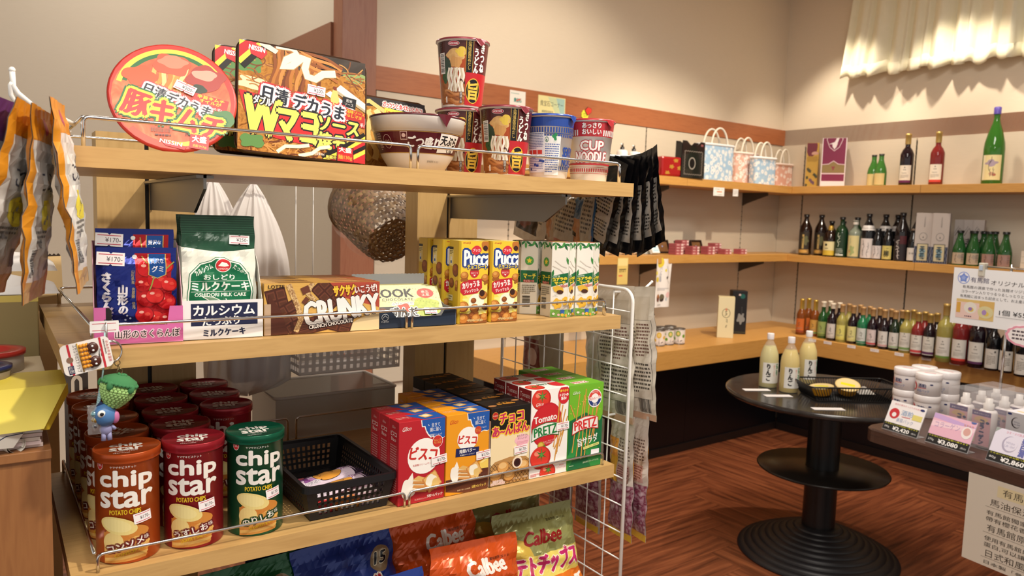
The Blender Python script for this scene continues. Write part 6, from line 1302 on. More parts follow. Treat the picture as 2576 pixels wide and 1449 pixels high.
# wicker basket in clear film
def wicker():
    t = thing('wicker_basket', 'brown wicker basket wrapped in clear film, base turned to the aisle', 'basket', (.690, .565, 1.370), rot=tuple(Vector((.02, .80, .50)).to_track_quat('Z', 'Y').to_euler()))
    # local z axis runs from base (0) to mouth; base looks at the aisle
    RB, RT_, HB = .060, .098, .165
    STR = [NM('wicker_a', ['6a4c2c', '8a6a40'], nscale=60, rough=.6), NM('wicker_b', ['5a3e22', '7a5a34'], nscale=60, rough=.6), NM('wicker_c', ['7a5c38', '987848'], nscale=60, rough=.6)]
    b = MB(); nst = 34; rows = 15; rad = lambda z: RB+(RT_-RB)*(z/HB)**.7
    for j in range(rows):
        z0 = .004+HB*j/rows; w = HB/rows*.86; n = nst*4; pts = []; v = []; f = []
        for i in range(n+1):
            a = 2*PI*i/n; o = .0022*math.sin(nst/2*a+PI*(j % 2)); r0 = rad(z0)+o; r1 = rad(z0+w)+o
            v += [(r0*math.sin(a), -r0*math.cos(a), z0), (r1*math.sin(a), -r1*math.cos(a), z0+w)]
        f = [(2*i, 2*i+2, 2*i+3, 2*i+1) for i in range(n)]; b.add(v, f, STR[j % 3], True)
    for k in range(nst):
        a = 2*PI*(k+.5)/nst; v = []; n = 16
        for i in range(n+1):
            z = HB*i/n; r = rad(z); da = .0030/r
            v += [(r*math.sin(a-da), -r*math.cos(a-da), z), (r*math.sin(a+da), -r*math.cos(a+da), z)]
        b.add(v, [(2*i, 2*i+1, 2*i+3, 2*i+2) for i in range(n)], STR[(k+1) % 3], True)
    b.build('side_weave', t)
    b = MB(); n = 26
    for j in range(8):
        r0 = .004+j*.0068; r1 = r0+.0058; m = 96; v = []
        for i in range(m+1):
            a = 2*PI*i/m; o = .0016*math.sin(12*a+PI*(j % 2)); v += [(r0*math.sin(a), -r0*math.cos(a), -o), (r1*math.sin(a), -r1*math.cos(a), -o)]
        b.add(v, [(2*i, 2*i+1, 2*i+3, 2*i+2) for i in range(m)], STR[j % 3], True)
    for k in range(24):
        a = 2*PI*k/24; d = Vector((math.sin(a), -math.cos(a), 0)); s_ = Vector((math.cos(a), math.sin(a), 0)); v = [d*.003-s_*.0012, d*.003+s_*.0012, d*.06+s_*.003, d*.06-s_*.003]
        b.add([(p.x, p.y, .0002) for p in v], [(0, 1, 2, 3)], STR[1])
    b.build('base_weave', t)
    b = MB(); b.tube([(RT_*math.sin(2*PI*i/40), -RT_*math.cos(2*PI*i/40), HB) for i in range(40)], .005, STR[0], 8, True); b.build('rim', t)
    b = MB(); q = random.Random(2)
    def film(a, c):
        an = 2*PI*a; z = -.006+(HB+.03)*c; r = (rad(max(.001, min(HB, z)))+.008)*(1+.05*math.sin(an*7+c*5)+.05*math.sin(an*4-c*7))
        if c < .04: r *= .9
        return (r*math.sin(an), -r*math.cos(an), z+.004*math.sin(an*5))
    b.grid(film, 80, 20, M('f0ece6', .12, 0, .5, .07), wrap=True); b.build('clear_film', t)
wicker()
# white perforated basket and clear sheet further down
def white_basket():
    t = thing('plastic_basket', 'white perforated plastic basket hung behind below the middle shelf', 'basket', (.455, .512, 1.0865)); W, D, H = .232, .12, .085
    m = M('dcd8d6', .4, 0, .4, .85); b = MB()
    def wall(P, nx):
        for i in range(nx+1):
            x0 = W*i/nx; b.add([P(max(0, x0-.0045), 0), P(min(W, x0+.0045), 0), P(min(W, x0+.0045), H), P(max(0, x0-.0045), H)], [(0, 1, 2, 3)], m)
        for z in (0, .016, .032, .048, .064): b.add([P(0, z), P(W, z), P(W, z+.007), P(0, z+.007)], [(0, 1, 2, 3)], m)
        b.add([P(0, .070), P(W, .070), P(W, H), P(0, H)], [(0, 1, 2, 3)], m)
    wall(lambda x, z: (x, -.006*z/H, z), 15); wall(lambda x, z: (x, D+.006*z/H, z), 15)
    wall(lambda x, z: (0, D*x/W, z), 8); wall(lambda x, z: (W, D*x/W, z), 8)
    b.build('wall', t)
    b = MB(); b.box(.001, W-.001, .001, D-.001, .0005, .002, m); b.build('base', t)
    b = MB(); b.tube([(x, y, H) for x, y in rrect(-.005, -.01, W+.005, D+.01, .015)], .004, m, 8, True); b.build('rim', t)
    b = MB()
    for x in (.012, .05): b.tube([(x, D/2, H), (x, D/2, .40)], .0012, M('c8c4c0', .3), 6)
    b.build('hanging_wire', t)
white_basket()
t = thing('storage_bin', 'clear plastic bin standing behind the black basket', 'bin', (.405, .508, 0.93))
b = MB(); mt = M('bcb6ae', .3, 0, .4, .62); b.box(0, .27, 0, .002, 0, .112, mt); b.box(0, .002, .0025, .17, 0, .112, mt); b.box(.268, .27, .0025, .17, 0, .112, mt); b.box(0, .27, .17, .172, 0, .112, mt); b.box(0, .27, 0, .172, -.003, -.0005, mt); b.build('bin_body', t)
b = MB(); b.tube([(x, y, .114) for x, y in rrect(-.002, -.003, .272, .175, .01)], .0035, M('cfcac4', .25, 0, .5, .8), 8, True); b.build('rim', t)
b = MB(); b.box(.0, .27, .0, .18, 0, .9258, M('6e5f4c', .6), ch=.004); tag(b.build('low_cabinet', None, (.41, .507, 0)), 'brown low cabinet behind the display under the clear bin', 'cabinet')
# end plate with keyhole slot
t = thing('end_plate', 'pale plastic end plate with an arched slot beside the orange cans', 'panel', (.026, .4445, .94))
b = MB(); o = [(0, 0), (.036, 0), (.036, .214), (0, .214)]; sl = [(.0105, .176)]+[(.019+.0085*math.cos(a), .190+.0105*math.sin(a)) for a in [PI-PI*i/8 for i in range(9)]]+[(.0275, .176)]
m = M('b8aea4', .5); b.prism([(0, 0), (.036, 0), (.036, .168), (0, .168)], 0, .002, m, 'y'); b.prism([(0, .168), (.0105, .168), (.0105, .19)]+sl[1:6]+[(.019, .214), (0, .214)], 0, .002, m, 'y'); b.prism([(.036, .168), (.036, .214), (.019, .214), (.019, .2005)]+sl[6:10]+[(.0275, .168)], 0, .002, m, 'y')
b.prism([(.0155, .168), (.0225, .168), (.0225, .190), (.019, .195), (.0155, .190)], 0, .002, m, 'y'); b.build('plate', t)

# ---- side counter at the near end: cabinet, papers, folder, tape rolls, cloths, cardboard box
t = thing('side_cabinet', 'brown wooden side cabinet at the near end of the display', 'cabinet', (-.0165, .03, 0))
CBW = wood('cabinet_wood', '8a5a34', '97663c', 'z'); ZC = 1.135
b = MB(); b.box(-.75, 0, .004, .62, 0, ZC-.012, CBW); b.build('body', t)
b = MB(); b.box(-.752, .001, 0, .622, ZC-.0115, ZC, CBW, ch=.001); b.build('cabinet_top', t)
def at(x, y, z): return (x-.0165, y+.03, ZC+z)
q = random.Random(8)
for i in range(5):
    b = MB(); w = .21; d = .28; c = ('e0cdc8', 'd8c4c4', 'e2d8d0', 'd4c0bc', 'e6dcd6')[i]
    b.box(-w, 0, 0, d, 0, .0042, M(c, .6)); b.art([('g', -w+.01, .001, -.01, .0035, 1, '9a6a78')], front(0), (.6, 0)); o = b.build('paper_stack', None, at(-.006-.004*q.random(), .012+.006*q.random(), .0004+.0046*i), q.uniform(-.05, .05))
    tag(o, 'pink tinted stack of paper sheets on the side cabinet, ' + ('bottom layer', 'second layer up', 'third layer up', 'fourth layer up', 'top layer under the yellow folder')[i], 'paper stack', 'paper layers on the side cabinet')
t = thing('paper_roll', 'white paper curled into a roll at the cabinet corner under the folder', 'paper', at(-.034, .006, .0085), rot=(.0, .05, .35))
b = MB(); sp = [(.0075+.0011*a/PI)*1.0 for a in [i*PI/10 for i in range(36)]]; pts = [(r*math.cos(i*PI/10-.5), r*math.sin(i*PI/10-.5)) for i, r in enumerate(sp)]
v = [(x, 0, z) for x, z in pts]+[(x, .20, z) for x, z in pts]; n = len(pts); b.add(v, [(i, i+1, n+i+1, n+i) for i in range(n-1)], M('e8e4da', .6), True); b.build('rolled_sheet', t)
b = MB(); b.prism([(-.032, .0), (-.004, -.002), (.008, .016), (-.018, .020)], -.0012, -.0007, M('e6e2d8', .6), 'y'); b.art([('l', [(-.030, .004), (-.012, .013), (.006, .014)], .0012, '2c3858')], front(-.0012), (.6, 0)); b.build('loose_corner', t)
t = thing('folder', 'yellow paper folder lying open on the paper stack', 'folder', at(0, .004, .0245))
YF = M('e2cf4e', .5)
b = MB(); b.add([(-.10, -.008, .001), (-.0065, -.008, .003), (.020, .02, .050), (.021, .10, .053), (-.10, .10, .053), (-.10, .02, .048)], [(0, 1, 2, 5), (5, 2, 3, 4)], YF); b.build('cover', t)
b = MB(); b.add([(-.10, .006, -.0035), (.0, .006, -.002), (.0225, .03, .036), (.0215, .024, .0505), (-.01, -.006, .001)], [(0, 1, 4), (1, 2, 3, 4)], M('c8ae2c', .5)); b.build('flap', t)
b = MB(); b.box(-.11, .016, .03, .27, -.0005, .042, M('d8c8a8', .6), ch=.001); b.art([('g', -.1, .005, .01, .035, 6, 'a89070')], front(.03), (.6, 0)); tag(b.build('book_stack', None, at(-.012, .012, .0250)), 'thick closed catalogue propping the yellow folder', 'book')
def tape(label, loc, R_, h, col, inner):
    t = thing('tape_roll', label, 'tape', loc); b = MB()
    b.lathe([(R_*.72, 0), (R_, 0), (R_, h), (R_*.72, h)], M(inner, .5), 40, caps=(False, False)); b.lathe([(R_*.72, h), (R_*.72, 0)], M('d8c8a0', .6), 40, caps=(False, False)); b.build('tape_body', t)
    b = MB(); b.lathe([(R_*.66, h*.35), (R_*.66, h*1.08), (R_*1.06, h*1.08), (R_*1.06, h*.86), (R_*1.0, h*.86)], M(col, .35), 40, caps=(False, False)); b.build('cutter_ring', t)
zt = .0675
tape('red rimmed tape roll standing on the catalogue behind the blue one', at(-.062, .19, zt), .043, .026, 'b8342c', 'b8b0a4')
tape('navy blue tape roll in front of the red rimmed one', at(-.068, .098, zt), .032, .022, '1c2450', '8a7c62')
def cloth(label, loc, w, d, h, seed, col='e4e2e0'):
    b = MB(); q = random.Random(seed); p = [q.uniform(0, 6.28) for _ in range(6)]
    def fn(a, c):
        e = (math.sin(PI*a)*math.sin(PI*c))**.35
        z = h*e*(.75+.16*math.sin(a*9+p[0]+c*6)+.12*math.sin(c*13+p[1])+.10*math.sin((a-c)*17+p[2]))
        return ((a-.5)*w, (c-.5)*d, max(.0, z))
    b.grid(fn, 40, 30, M(col, .85)); return tag(b.build('folded_cloth', None, loc), label, 'cloth', 'white cloths on the side counter')
b = MB(); b.box(-.30, .05, .0, .30, 0, .155, M('8a7a50', .6), ch=.002); b.art([('r', -.3, .145, .05, .155, 'c8b45c')], front(0), (.5, 0)); tag(b.build('shallow_crate', None, at(-.045, .32, .0005)), 'low wooden crate behind the tape rolls on the side cabinet', 'crate')
zcr = .156
cloth('white folded cloth in the crate, lower one beside the tape rolls', at(-.045, .38, zcr), .16, .10, .030, 3)
b = MB(); b.box(-.13, .01, 0, .10, 0, .022, M('54603c', .5), ch=.003); b.art([('r', -.12, .008, 0, .011, '1c1e18')], front(0), (.4, 0)); tag(b.build('green_packet', None, at(-.04, .45, zcr+.004)), 'dark green packet in clear film between the white cloths', 'packet')
cloth('white folded cloth piled highest against the cardboard box', at(-.06, .50, zcr+.027), .2, .11, .036, 6)
# cardboard box
t = thing('cardboard_box', 'large tan cardboard box with a corrugated edge at the near end', 'cardboard box', (-.0, .745, .0))
CB_ = NM('cardboard', ['b89664', 'c4a472'], scale=(1, 1, 20), nscale=30, rough=.75)
b = MB(); b.box(-.5, .035, 0, .3, .0, 1.262, CB_); b.build('box_body', t)
b = MB(); b.add([(-.5, -.006, 1.180), (.036, -.006, 1.225), (.046, -.03, 1.252), (-.5, -.03, 1.236), (.046, 0.0, 1.327), (-.5, 0.0, 1.310)], [(3, 2, 4, 5), (0, 1, 2, 3)], M('c8aa78', .75))
v = []; f = []; n = 160
for i in range(n+1): x = -.25+.295*i/n; z = 1.3105+.0165*(x+.5)/.546; v += [(x, -.0005, z), (x, -.0005, z+.0035+.0018*math.sin(i*1.6)), (x, .004, z+.0035+.0018*math.sin(i*1.6))]
for i in range(n): f += [(3*i, 3*i+3, 3*i+4, 3*i+1), (3*i+1, 3*i+4, 3*i+5, 3*i+2)]
b.add(v, f, M('3a2c20', .8)); b.build('flap', t)
# ================================================================== goods on the wall shelves, counters and the two tables
FACE = -1.36+RR                                                     # turned to the room, away from the long wall on the far side
def R_(P): return rw(P.x, P.y, P.z)
def bottle_mesh(prof, glass, label=None, lab_r=None, cap=None, finish=(.5, 0), n=28, base_glass=None):
    """returns a builder of thing parts: body, label, cap"""
    return prof, glass, label, lab_r, cap
def bottle(name, label, loc, rz, prof, glass, art=None, cap=None, group=None, liquid=None, cat='bottle', span=1.9, lcol='e8e2d4'):
    t = thing(name, label, cat, loc, rz, group); b = MB(); b.lathe(prof, glass, 28, caps=(True, False)); b.build('glass_body', t)
    if liquid:
        lp, lc = liquid; b = MB(); b.lathe(lp, lc, 28, caps=(True, True)); b.build('liquid', t)
    if art:
        z0, z1, layers = art
        def Rz(z):
            for (a, za), (c, zc) in zip(prof, prof[1:]):
                if za <= z <= zc: return a+(c-a)*(z-za)/max(1e-6, zc-za)
            return prof[-1][0]
        R1 = max(r for r, z in prof); w = R1*span; b = MB()
        b.art([('r', -w/2, z0, w/2, z1, lcol)]+layers, lambda x, z, o: ((Rz(z)+o)*math.sin(x/R1), -(Rz(z)+o)*math.cos(x/R1), z), (.5, 0), base=.0004, cx=R1*.22, bounds=(-w/2, z0, w/2, z1)); b.build('label', t)
    if cap:
        pr, cm = cap; b = MB(); b.lathe(pr, cm, 20, caps=(False, True)); b.build('cap', t)
    return t
def wine_prof(h, r, neck=.0145, sh=.62, nk=.74): return [(r*.9, 0), (r, .004), (r, h*sh*.96), (r*.97, h*sh), (r*.72, h*(sh+(nk-sh)*.6)), (neck*1.1, h*nk), (neck, h*(nk+.03)), (neck, h*.96), (neck*1.12, h*.965), (neck*1.12, h)]
def cap_prof(h, neck, z0): return [(neck*1.14, h*z0), (neck*1.16, h*.955), (neck*1.22, h*.96), (neck*1.22, h*1.003), (.0005, h*1.004)]
GOLD = M('b89a5a', .35, .55); KRAFT = M('b08a5c', .4, .2); DARK = M('0f0f12', .07, coat=.3); BROWNG = M('1e100a', .08, coat=.3); GREENG = M('1c4a22', .06, coat=.4); GREENL = M('4a8a3c', .06, 0, .5, 1, .35); CLEARY = M('b4aa5c', .05, 0, .5, 1, .35); ROSEG = M('8a2c2c', .05, 0, .5, 1, .25); PURPLE = M('1a0d16', .07, coat=.3); AMBER = M('8a4a1c', .06, 0, .5, 1, .3); PALEB = M('70786c', .15, coat=.2)
def scr(cx, z, w, h, c='2a2422', seed=1): 
    q = random.Random(seed); return [('l', [(cx+q.uniform(-w/2, w/2), z+h/2-h*i/5) for i in range(6)], w*.16, c), ('l', [(cx-w*.35, z+h*.2), (cx+w*.3, z+h*.28)], w*.12, c), ('l', [(cx-w*.3, z-h*.2), (cx+w*.35, z-h*.12)], w*.12, c)]
# ---- top shelf, far wall
def on_top(px, y, u=-.16): p = on_u(px, y, u); return rw(u, p.y, BZ1)
def wbox(name, label, loc, rz, W, D, H, body, fr, side=None, cat='box', group=None, topc=None):
    t = MB(); t.box(-W/2, W/2, 0, D, 0, H, M(body, .45), ch=.001); s = W/100; t.art(A(fr, s), front(0), (.4, 0), bounds=(-W/2+.001, .001, W/2-.001, H-.001))
    if side: t.art(A(side, D/100), rside(W/2), (.4, 0), bounds=(.001, .001, D-.001, H-.001))
    if topc: t.art([('r', -W/2+.001, .001, W/2-.001, D-.001, topc)], top(H), (.4, 0))
    o = t.build(name, None, loc, rz); return tag(o, label, cat, group)
shield = [(-30, 236), (-16, 232), (0, 240), (16, 232), (30, 236), (33, 205), (20, 172), (0, 156), (-20, 172), (-33, 205)]
MAR = '7c1c44'
L = [('r', -50, 0, 50, 360, 'e8dce0'), ('r', -46, 120, 46, 300, MAR), ('r', -46, 26, 46, 130, MAR), ('p', shield, 'e0c8d0'), ('p', [(x*.92, (y-198)*.92+198) for x, y in shield], MAR), ('p', [(-24, 186), (0, 196), (8, 214), (4, 222), (14, 226), (18, 214), (14, 200), (10, 188)], 'ece4e6'), ('p', [(-10, 190), (12, 190), (8, 176), (0, 164), (-8, 176)], 'ece4e6')]
L += [('p', [(-46, 96), (-20, 98), (0, 112), (20, 98), (46, 96), (46, 62), (-46, 62)], '8a7444'), ('l', [(-46, 98), (-20, 100), (0, 114), (20, 100), (46, 98)], 3, 'e0c8d0'), ('r', -46, 56, 46, 61, 'e0c8d0'), ('p', [(-8, 90), (8, 90), (0, 70)], '8a3c3c'), ('t', 'Takahata Winery', 0, 278, 56, 8, 'a87890')]
wbox('wine_gift_box', 'maroon wine gift box with a white bird crest, on the upper wall shelf', on_top(2093, 462), FACE+.30, .152, .085, .325, 'dccfd4', A(L, 1), [('r', 12, 20, 96, 360, MAR)], 'gift box')
L = [('r', -50, 0, 50, 500, 'c09a3c'), ('b', -10, 350, 46, 80, 3, .05, '6e2430'), ('b', 20, 300, 30, 14, 3, .1, 'c89a88'), ('b', 0, 250, 48, 26, 4, .12, 'a8842c')]
for i in range(12): L.append(('b', -40+(i*31) % 84, 20+(i*47) % 150, 10, 14, 4, .2, ('4a4424', '6a4a5c', '3a3c20')[i % 3]))
wbox('gift_box', 'yellow gold gift box with a dark red sun, behind the maroon wine box', on_top(2040, 455, -.13), FACE+.30, .078, .075, .305, 'c8a648', L, [('r', 0, 0, 100, 500, 'd2b45c')], 'gift box')
GP = [(.034, 0), (.036, .004), (.036, .085), (.032, .110), (.018, .150), (.0145, .165), (.0145, .192)]
for px, n in ((2195, 'nearer the maroon gift box'), (2213, 'nearer the dark wine bottle')):
    bottle('sake_bottle', 'small bright green bottle with cream label on the upper shelf, '+n, on_top(px, 462, -.16 if px < 2200 else -.20), FACE, GP, GREENL, (.006, .078, [('r', -.03, .0, .03, .002, 'c8b058')]), ([(.0155, .188), (.0158, .2), (.0005, .2005)], M('1c1a18', .4)), 'small bright green bottles', lcol='d8c488')
WP = wine_prof(.318, .0385)
lab = lambda band, c='e6e2da': [('r', -.06, .02, .06, .034, band), ('t', '高畠', 0, .098, .016, .007, '4a4642'), ('t', 'Takahata', -.002, .078, .03, .006, '2c2826', {'sh': .3}), ('g', -.024, .046, .024, .068, 4, 'a8a29a'), ('e', 0, .112, .004, .004, '8a8680')]
WC = (cap_prof(.318, .0145, .80), GOLD)
w1 = bottle('wine_bottle', 'dark red wine bottle with white label alone on the upper wall shelf', on_top(2277, 460), FACE, WP, PURPLE, (.02, .125, lab('6a2458')), WC)
bottle('wine_bottle', 'rose wine bottle with white label and red band on the upper wall shelf', on_top(2353, 460), FACE, WP, ROSEG, (.02, .125, lab('d8483c')), WC)
BP = [(.050, 0), (.053, .006), (.053, .20), (.050, .235), (.036, .295), (.020, .345), (.0155, .37), (.0155, .41), (.018, .412), (.018, .43)]
bottle('sake_bottle', 'very tall green sake bottle with purple cap under the curtain', on_top(2494, 458), FACE, BP, M('3c7a2c', .05, 0, .5, 1, .3), (.025, .165, [('r', -.052, .025, -.034, .165, 'e6e0c0'), ('b', .0, .12, .028, .018, 4, .2, 'a898a8'), ('e', .004, .06, .014, .010, 'c8a080'), ('e', .018, .055, .008, .007, 'a85c4c')]+scr(-.006, .10, .014, .11, '1c1a1a', 2)+scr(.014, .07, .012, .05, '2c2a2a', 4)), ([(.0185, .395), (.019, .432), (.014, .436), (.0005, .4365)], M('5c4ca8', .35)), lcol='e0d4a0')
# ---- woven bags and packets on the upper shelf of the long wall
def weave(col, dark):
    return NM('weave_'+col, [dark, col, 'f0ece8', col], tex='voronoi', nscale=34, rough=.6, pos=[0, .12, .3, .6])
BLUEW, PINKW = weave('9cbcd8', '2c4a6a'), weave('d8a898', '5c3428')
def woven_bag(label, loc, rz, W, H, D, mat, rim, group):
    t = thing('woven_bag', label, 'bag', loc, rz, group); b = MB()
    n = 32
    def fn(a, c):
        an = 2*PI*a; x = W/2*math.copysign(abs(math.cos(an))**.35, math.cos(an)); y = D/2*math.copysign(abs(math.sin(an))**.5, math.sin(an)); k = .93+.07*c
        return (x*k, y*(1-.25*c), H*c)
    b.grid(fn, 48, 16, mat, wrap=True); b.add([fn(i/48, 0) for i in range(48)], [tuple(range(47, -1, -1))], mat); b.build('bag_body', t)
    b = MB(); b.tube([tuple(Vector(fn(i/48, 1))) for i in range(48)], .0085, M(rim, .7), 8, True); b.build('rim', t)
    for y in (-D*.30, D*.30):
        b = MB(); b.tube([(W*.26*math.cos(a)*(1.0 if math.sin(a) < .2 else 1.0), y, H-.02+(.125 if math.sin(a) > 0 else .02)*math.sin(a)) for a in [PI*1.06-PI*1.12*i/24 for i in range(25)]], .0062, M('e6e0d2', .35), 8); b.build('handle', t)
    return t
def on_back(px, y, v): p = on_v(px, y, v); return rw(p.x, v, BZ1)
G = 'woven bags on the upper shelf'
woven_bag('large pale blue woven bag behind the black bag on the upper shelf', on_back(1795, 455, .195), RR-.06, .29, .225, .11, BLUEW, 'e2e6ea', G)
woven_bag('pink woven bag between the two blue woven bags', on_back(1867, 458, .088), RR-.06, .24, .21, .10, PINKW, 'ead8d0', G)
woven_bag('smaller pale blue woven bag between the two pink woven bags', on_back(1916, 460, .19), RR-.10, .215, .18, .085, BLUEW, 'eaeef2', G)
woven_bag('pink woven bag nearest the corner of the room', on_back(1964, 462, .09), RR-.08, .19, .165, .08, PINKW, 'ead8d0', G)
t = thing('tote_bag', 'glossy black tote bag with a silver ring print, beside the red packet', 'bag', on_back(1733, 452, .285), RR-.04)
b = MB(); W, H, D = .20, .215, .055
pts = [(-W/2, 0), (W/2, 0), (W/2*.96, H), (W*.30, H*1.0), (W*.16, H*.90), (0, H*.86), (-W*.16, H*.90), (-W*.30, H), (-W/2*.96, H)]
b.prism(pts, -D/2, -D/2+.003, M('121114', .12, coat=.4), 'y'); b.prism(pts, D/2-.003, D/2, M('121114', .15), 'y'); b.box(-W/2, W/2, -D/2+.0031, D/2-.0031, 0, .004, M('121114', .2))
for sx in (-1, 1): b.box(min(sx*W/2, sx*(W/2-.003)), max(sx*W/2, sx*(W/2-.003)), -D/2+.0031, D/2-.0031, .0041, H*.94, M('121114', .15))
zz = [(-W*.38, .03+.14*0)]
for k, (x0, y0, x1, y1) in enumerate(((-.075, .02, .075, .02), (.075, .02, .075, .155), (.075, .155, -.075, .155), (-.075, .155, -.075, .02))):
    n = 16; b.art([('l', [(x0+(x1-x0)*i/n+(.003 if i % 2 else -.003)*(1 if y0 != y1 else 0), y0+(y1-y0)*i/n+(.003 if i % 2 else -.003)*(1 if y0 == y1 else 0)) for i in range(n+1)], .003, 'b0a8a0')], front(-D/2), (.3, .6))
b.art([('e', -.01, .085, .030, .036, 'a8a49c'), ('e', -.01, .085, .023, .029, '121114'), ('p', quad(.07, .195, .02, .012), '9a5c60')], front(-D/2), (.3, .4)); b.build('bag_body', t)
t = thing('wrapped_packet', 'red packet with gold flowers lying on the upper shelf', 'packet', on_back(1681, 445, .245), RR-.14)
b = MB(); RED = '9c1c1c'; b.box(-.095, .095, -.05, .05, 0, .115, M(RED, .2, .1), ch=.012)
fl_ = [('b', -.05+.03*i, .02+(i*37 % 80)*.001, .016, .011, 5, .2, 'c09038') for i in range(5)]
b.art(fl_, front(-.05), (.25, .3), bounds=(-.083, .013, .083, .103)); b.art([('b', -.03, 0, .02, .014, 5, .2, 'c09038'), ('b', .05, 0, .016, .014, 5, .2, 'c09038')], top(.115), (.25, .3)); b.build('packet', t)
b = MB(); b.prism([(-.05, .0), (.05, .0), (.045, .11), (-.045, .12)], .0955, .099, M('c0402c', .25, .1), 'x'); b.art([('b', 0, .07, .03, .02, 5, .2, 'd0a848')], rside(.099), (.25, .3)); b.build('fold', t)
wbox('small_box', 'small charcoal box with white cup print in front of the red packet', on_back(1632, 440, .285), RR-.1, .062, .05, .052, '4a4a4e', [('e', 4, 46, 14, 10, 'd0ccc8'), ('p', [(-8, 18), (16, 18), (18, 40), (-10, 40)], 'd0ccc8')], cat='box')
def pump(label, loc, group):
    t = thing('pump_bottle', label, 'bottle', loc, RR, group); b = MB(); b.lathe([(.030, 0), (.032, .003), (.032, .115), (.028, .125), (.014, .130)], M('e8e4e0', .3), 24, caps=(True, True)); b.build('bottle_body', t)
    b = MB(); b.lathe([(.012, .1302), (.012, .145), (.006, .147), (.006, .165), (.0005, .166)], M('3a3a3c', .25, .6), 16); b.tube([(0, 0, .160), (-.02, -.012, .160), (-.028, -.016, .154)], .0045, M('e8e4e0', .3), 8); b.build('pump', t)
pump('white pump bottle with dark pump head, nearer the red cup noodles', on_back(1563, 430, .24), 'white pump bottles'); pump('white pump bottle with dark pump head, nearer the red packet', on_back(1592, 432, .22), 'white pump bottles')
# ---- paper signs
def paper(name, label, loc, rz, W, H, col, art, cat='sign', rot=None, th=.0006, group=None, finish=(.55, 0)):
    b = MB(); b.box(-W/2, W/2, -th, 0, -H/2, H/2, M(col, *finish)); b.art(art, front(-th), finish, bounds=(-W/2, -H/2, W/2, H/2)); o = b.build(name, None, loc, rz, rot); return tag(o, label, cat, group)
def on_trim(px, y, v=.0268): p = on_v(px, y, v); return R_(p)
paper('paper_sign', 'small white paper sign on the wood trim beside the jewel corner sign', on_trim(1302, 254), RR, .105, .105, 'ece8e0', [('t', '貴宝石', 0, .004, .05, .022, '3a8a84', {'b': .05}), ('l', [(-.01, .0), (.02, .012)], .008, 'c8685c'), ('g', -.045, .033, .045, .042, 1, '8ab0a8'), ('g', -.035, -.042, .035, -.034, 1, '9ab0a8')])
p0 = on_v(1388, 266, .0268)
paper('paper_sign', 'pale yellow to teal handwritten jewel corner sign on the wood trim', R_(p0), RR, .195, .098, 'e6dea0', [('p', [(-.03, .0445), (.093, .0445), (.093, -.0445), (.03, -.0445)], 'c8d4a8'), ('p', [(.03, .0445), (.093, .0445), (.093, -.0445), (.065, -.0445)], 'a0c4bc'), ('t', '貴宝石コーナー', 0, .008, .165, .030, '4a4a44'), ('t', '期間限定販売', -.03, -.036, .08, .014, '4a4a44')])
t = thing('cut_out_sign', 'yellow bubble sign with a red pointing hand on the wood trim', 'sign', on_trim(1474, 283), RR)
b = MB(); b.prism(blob(-.010, -.015, .026, .028, 9, .06, 4), -.004, -.001, M('e0e040', .5), 'y'); b.art([('t', '特価\nSALE', -.010, -.014, .028, .022, '4a4a1c', {'rot': .25})], front(-.004), (.5, 0)); b.build('bubble', t)
b = MB(); hand = [(-.012, .008), (-.006, .002), (.0, -.006), (.006, -.014), (.012, -.012), (.022, -.004), (.034, .004), (.036, .018), (.030, .026), (.018, .026), (.008, .030), (.002, .024), (-.004, .018)]
b.prism([(x*1.12-.001, y*1.12-.001) for x, y in hand], -.0065, -.0042, M('1c1412', .5), 'y'); b.prism(hand, -.0085, -.0066, M('d8382c', .5), 'y'); b.art([('l', [(.004, .004), (.012, .010)], .0012, '1c1412'), ('l', [(.010, -.002), (.018, .006)], .0012, '1c1412')], front(-.0085), (.5, 0)); b.build('hand', t)
p0 = on_v(1643, 451, D1+.0008)
paper('shelf_label', 'white label with blue writing on the upper shelf edge under the charcoal box', R_(p0), RR, .085, .040, 'eceaf0', [('t', '数量限定品です', 0, .009, .07, .008, '6a7cc8'), ('g', -.036, -.008, .02, .002, 1, '6a7cc8'), ('t', '税込 880円', .008, -.012, .05, .006, '6a7cc8')], 'label')
p0 = on_v(1808, 489, D1+.0008); p0.z = BZ1-.070
paper('price_card', 'white price card with orange line hanging under the upper shelf', R_(p0), RR, .105, .052, 'f0eeea', [('t', '参古織バッグ', 0, .015, .075, .007, '3a5a3a'), ('r', -.02, -.004, .03, .003, 'e8946c'), ('t', '3,300円〜', .015, -.018, .055, .006, '3a5a4a')], 'price card')
p0 = on_v(1850, 489, D1+.0008); p0.z = BZ1-.069
paper('price_card', 'small white card beside the orange lined price card', R_(p0), RR, .052, .045, 'eeecea', [('g', -.02, -.014, .02, .016, 5, 'a8a4a4')], 'price card')
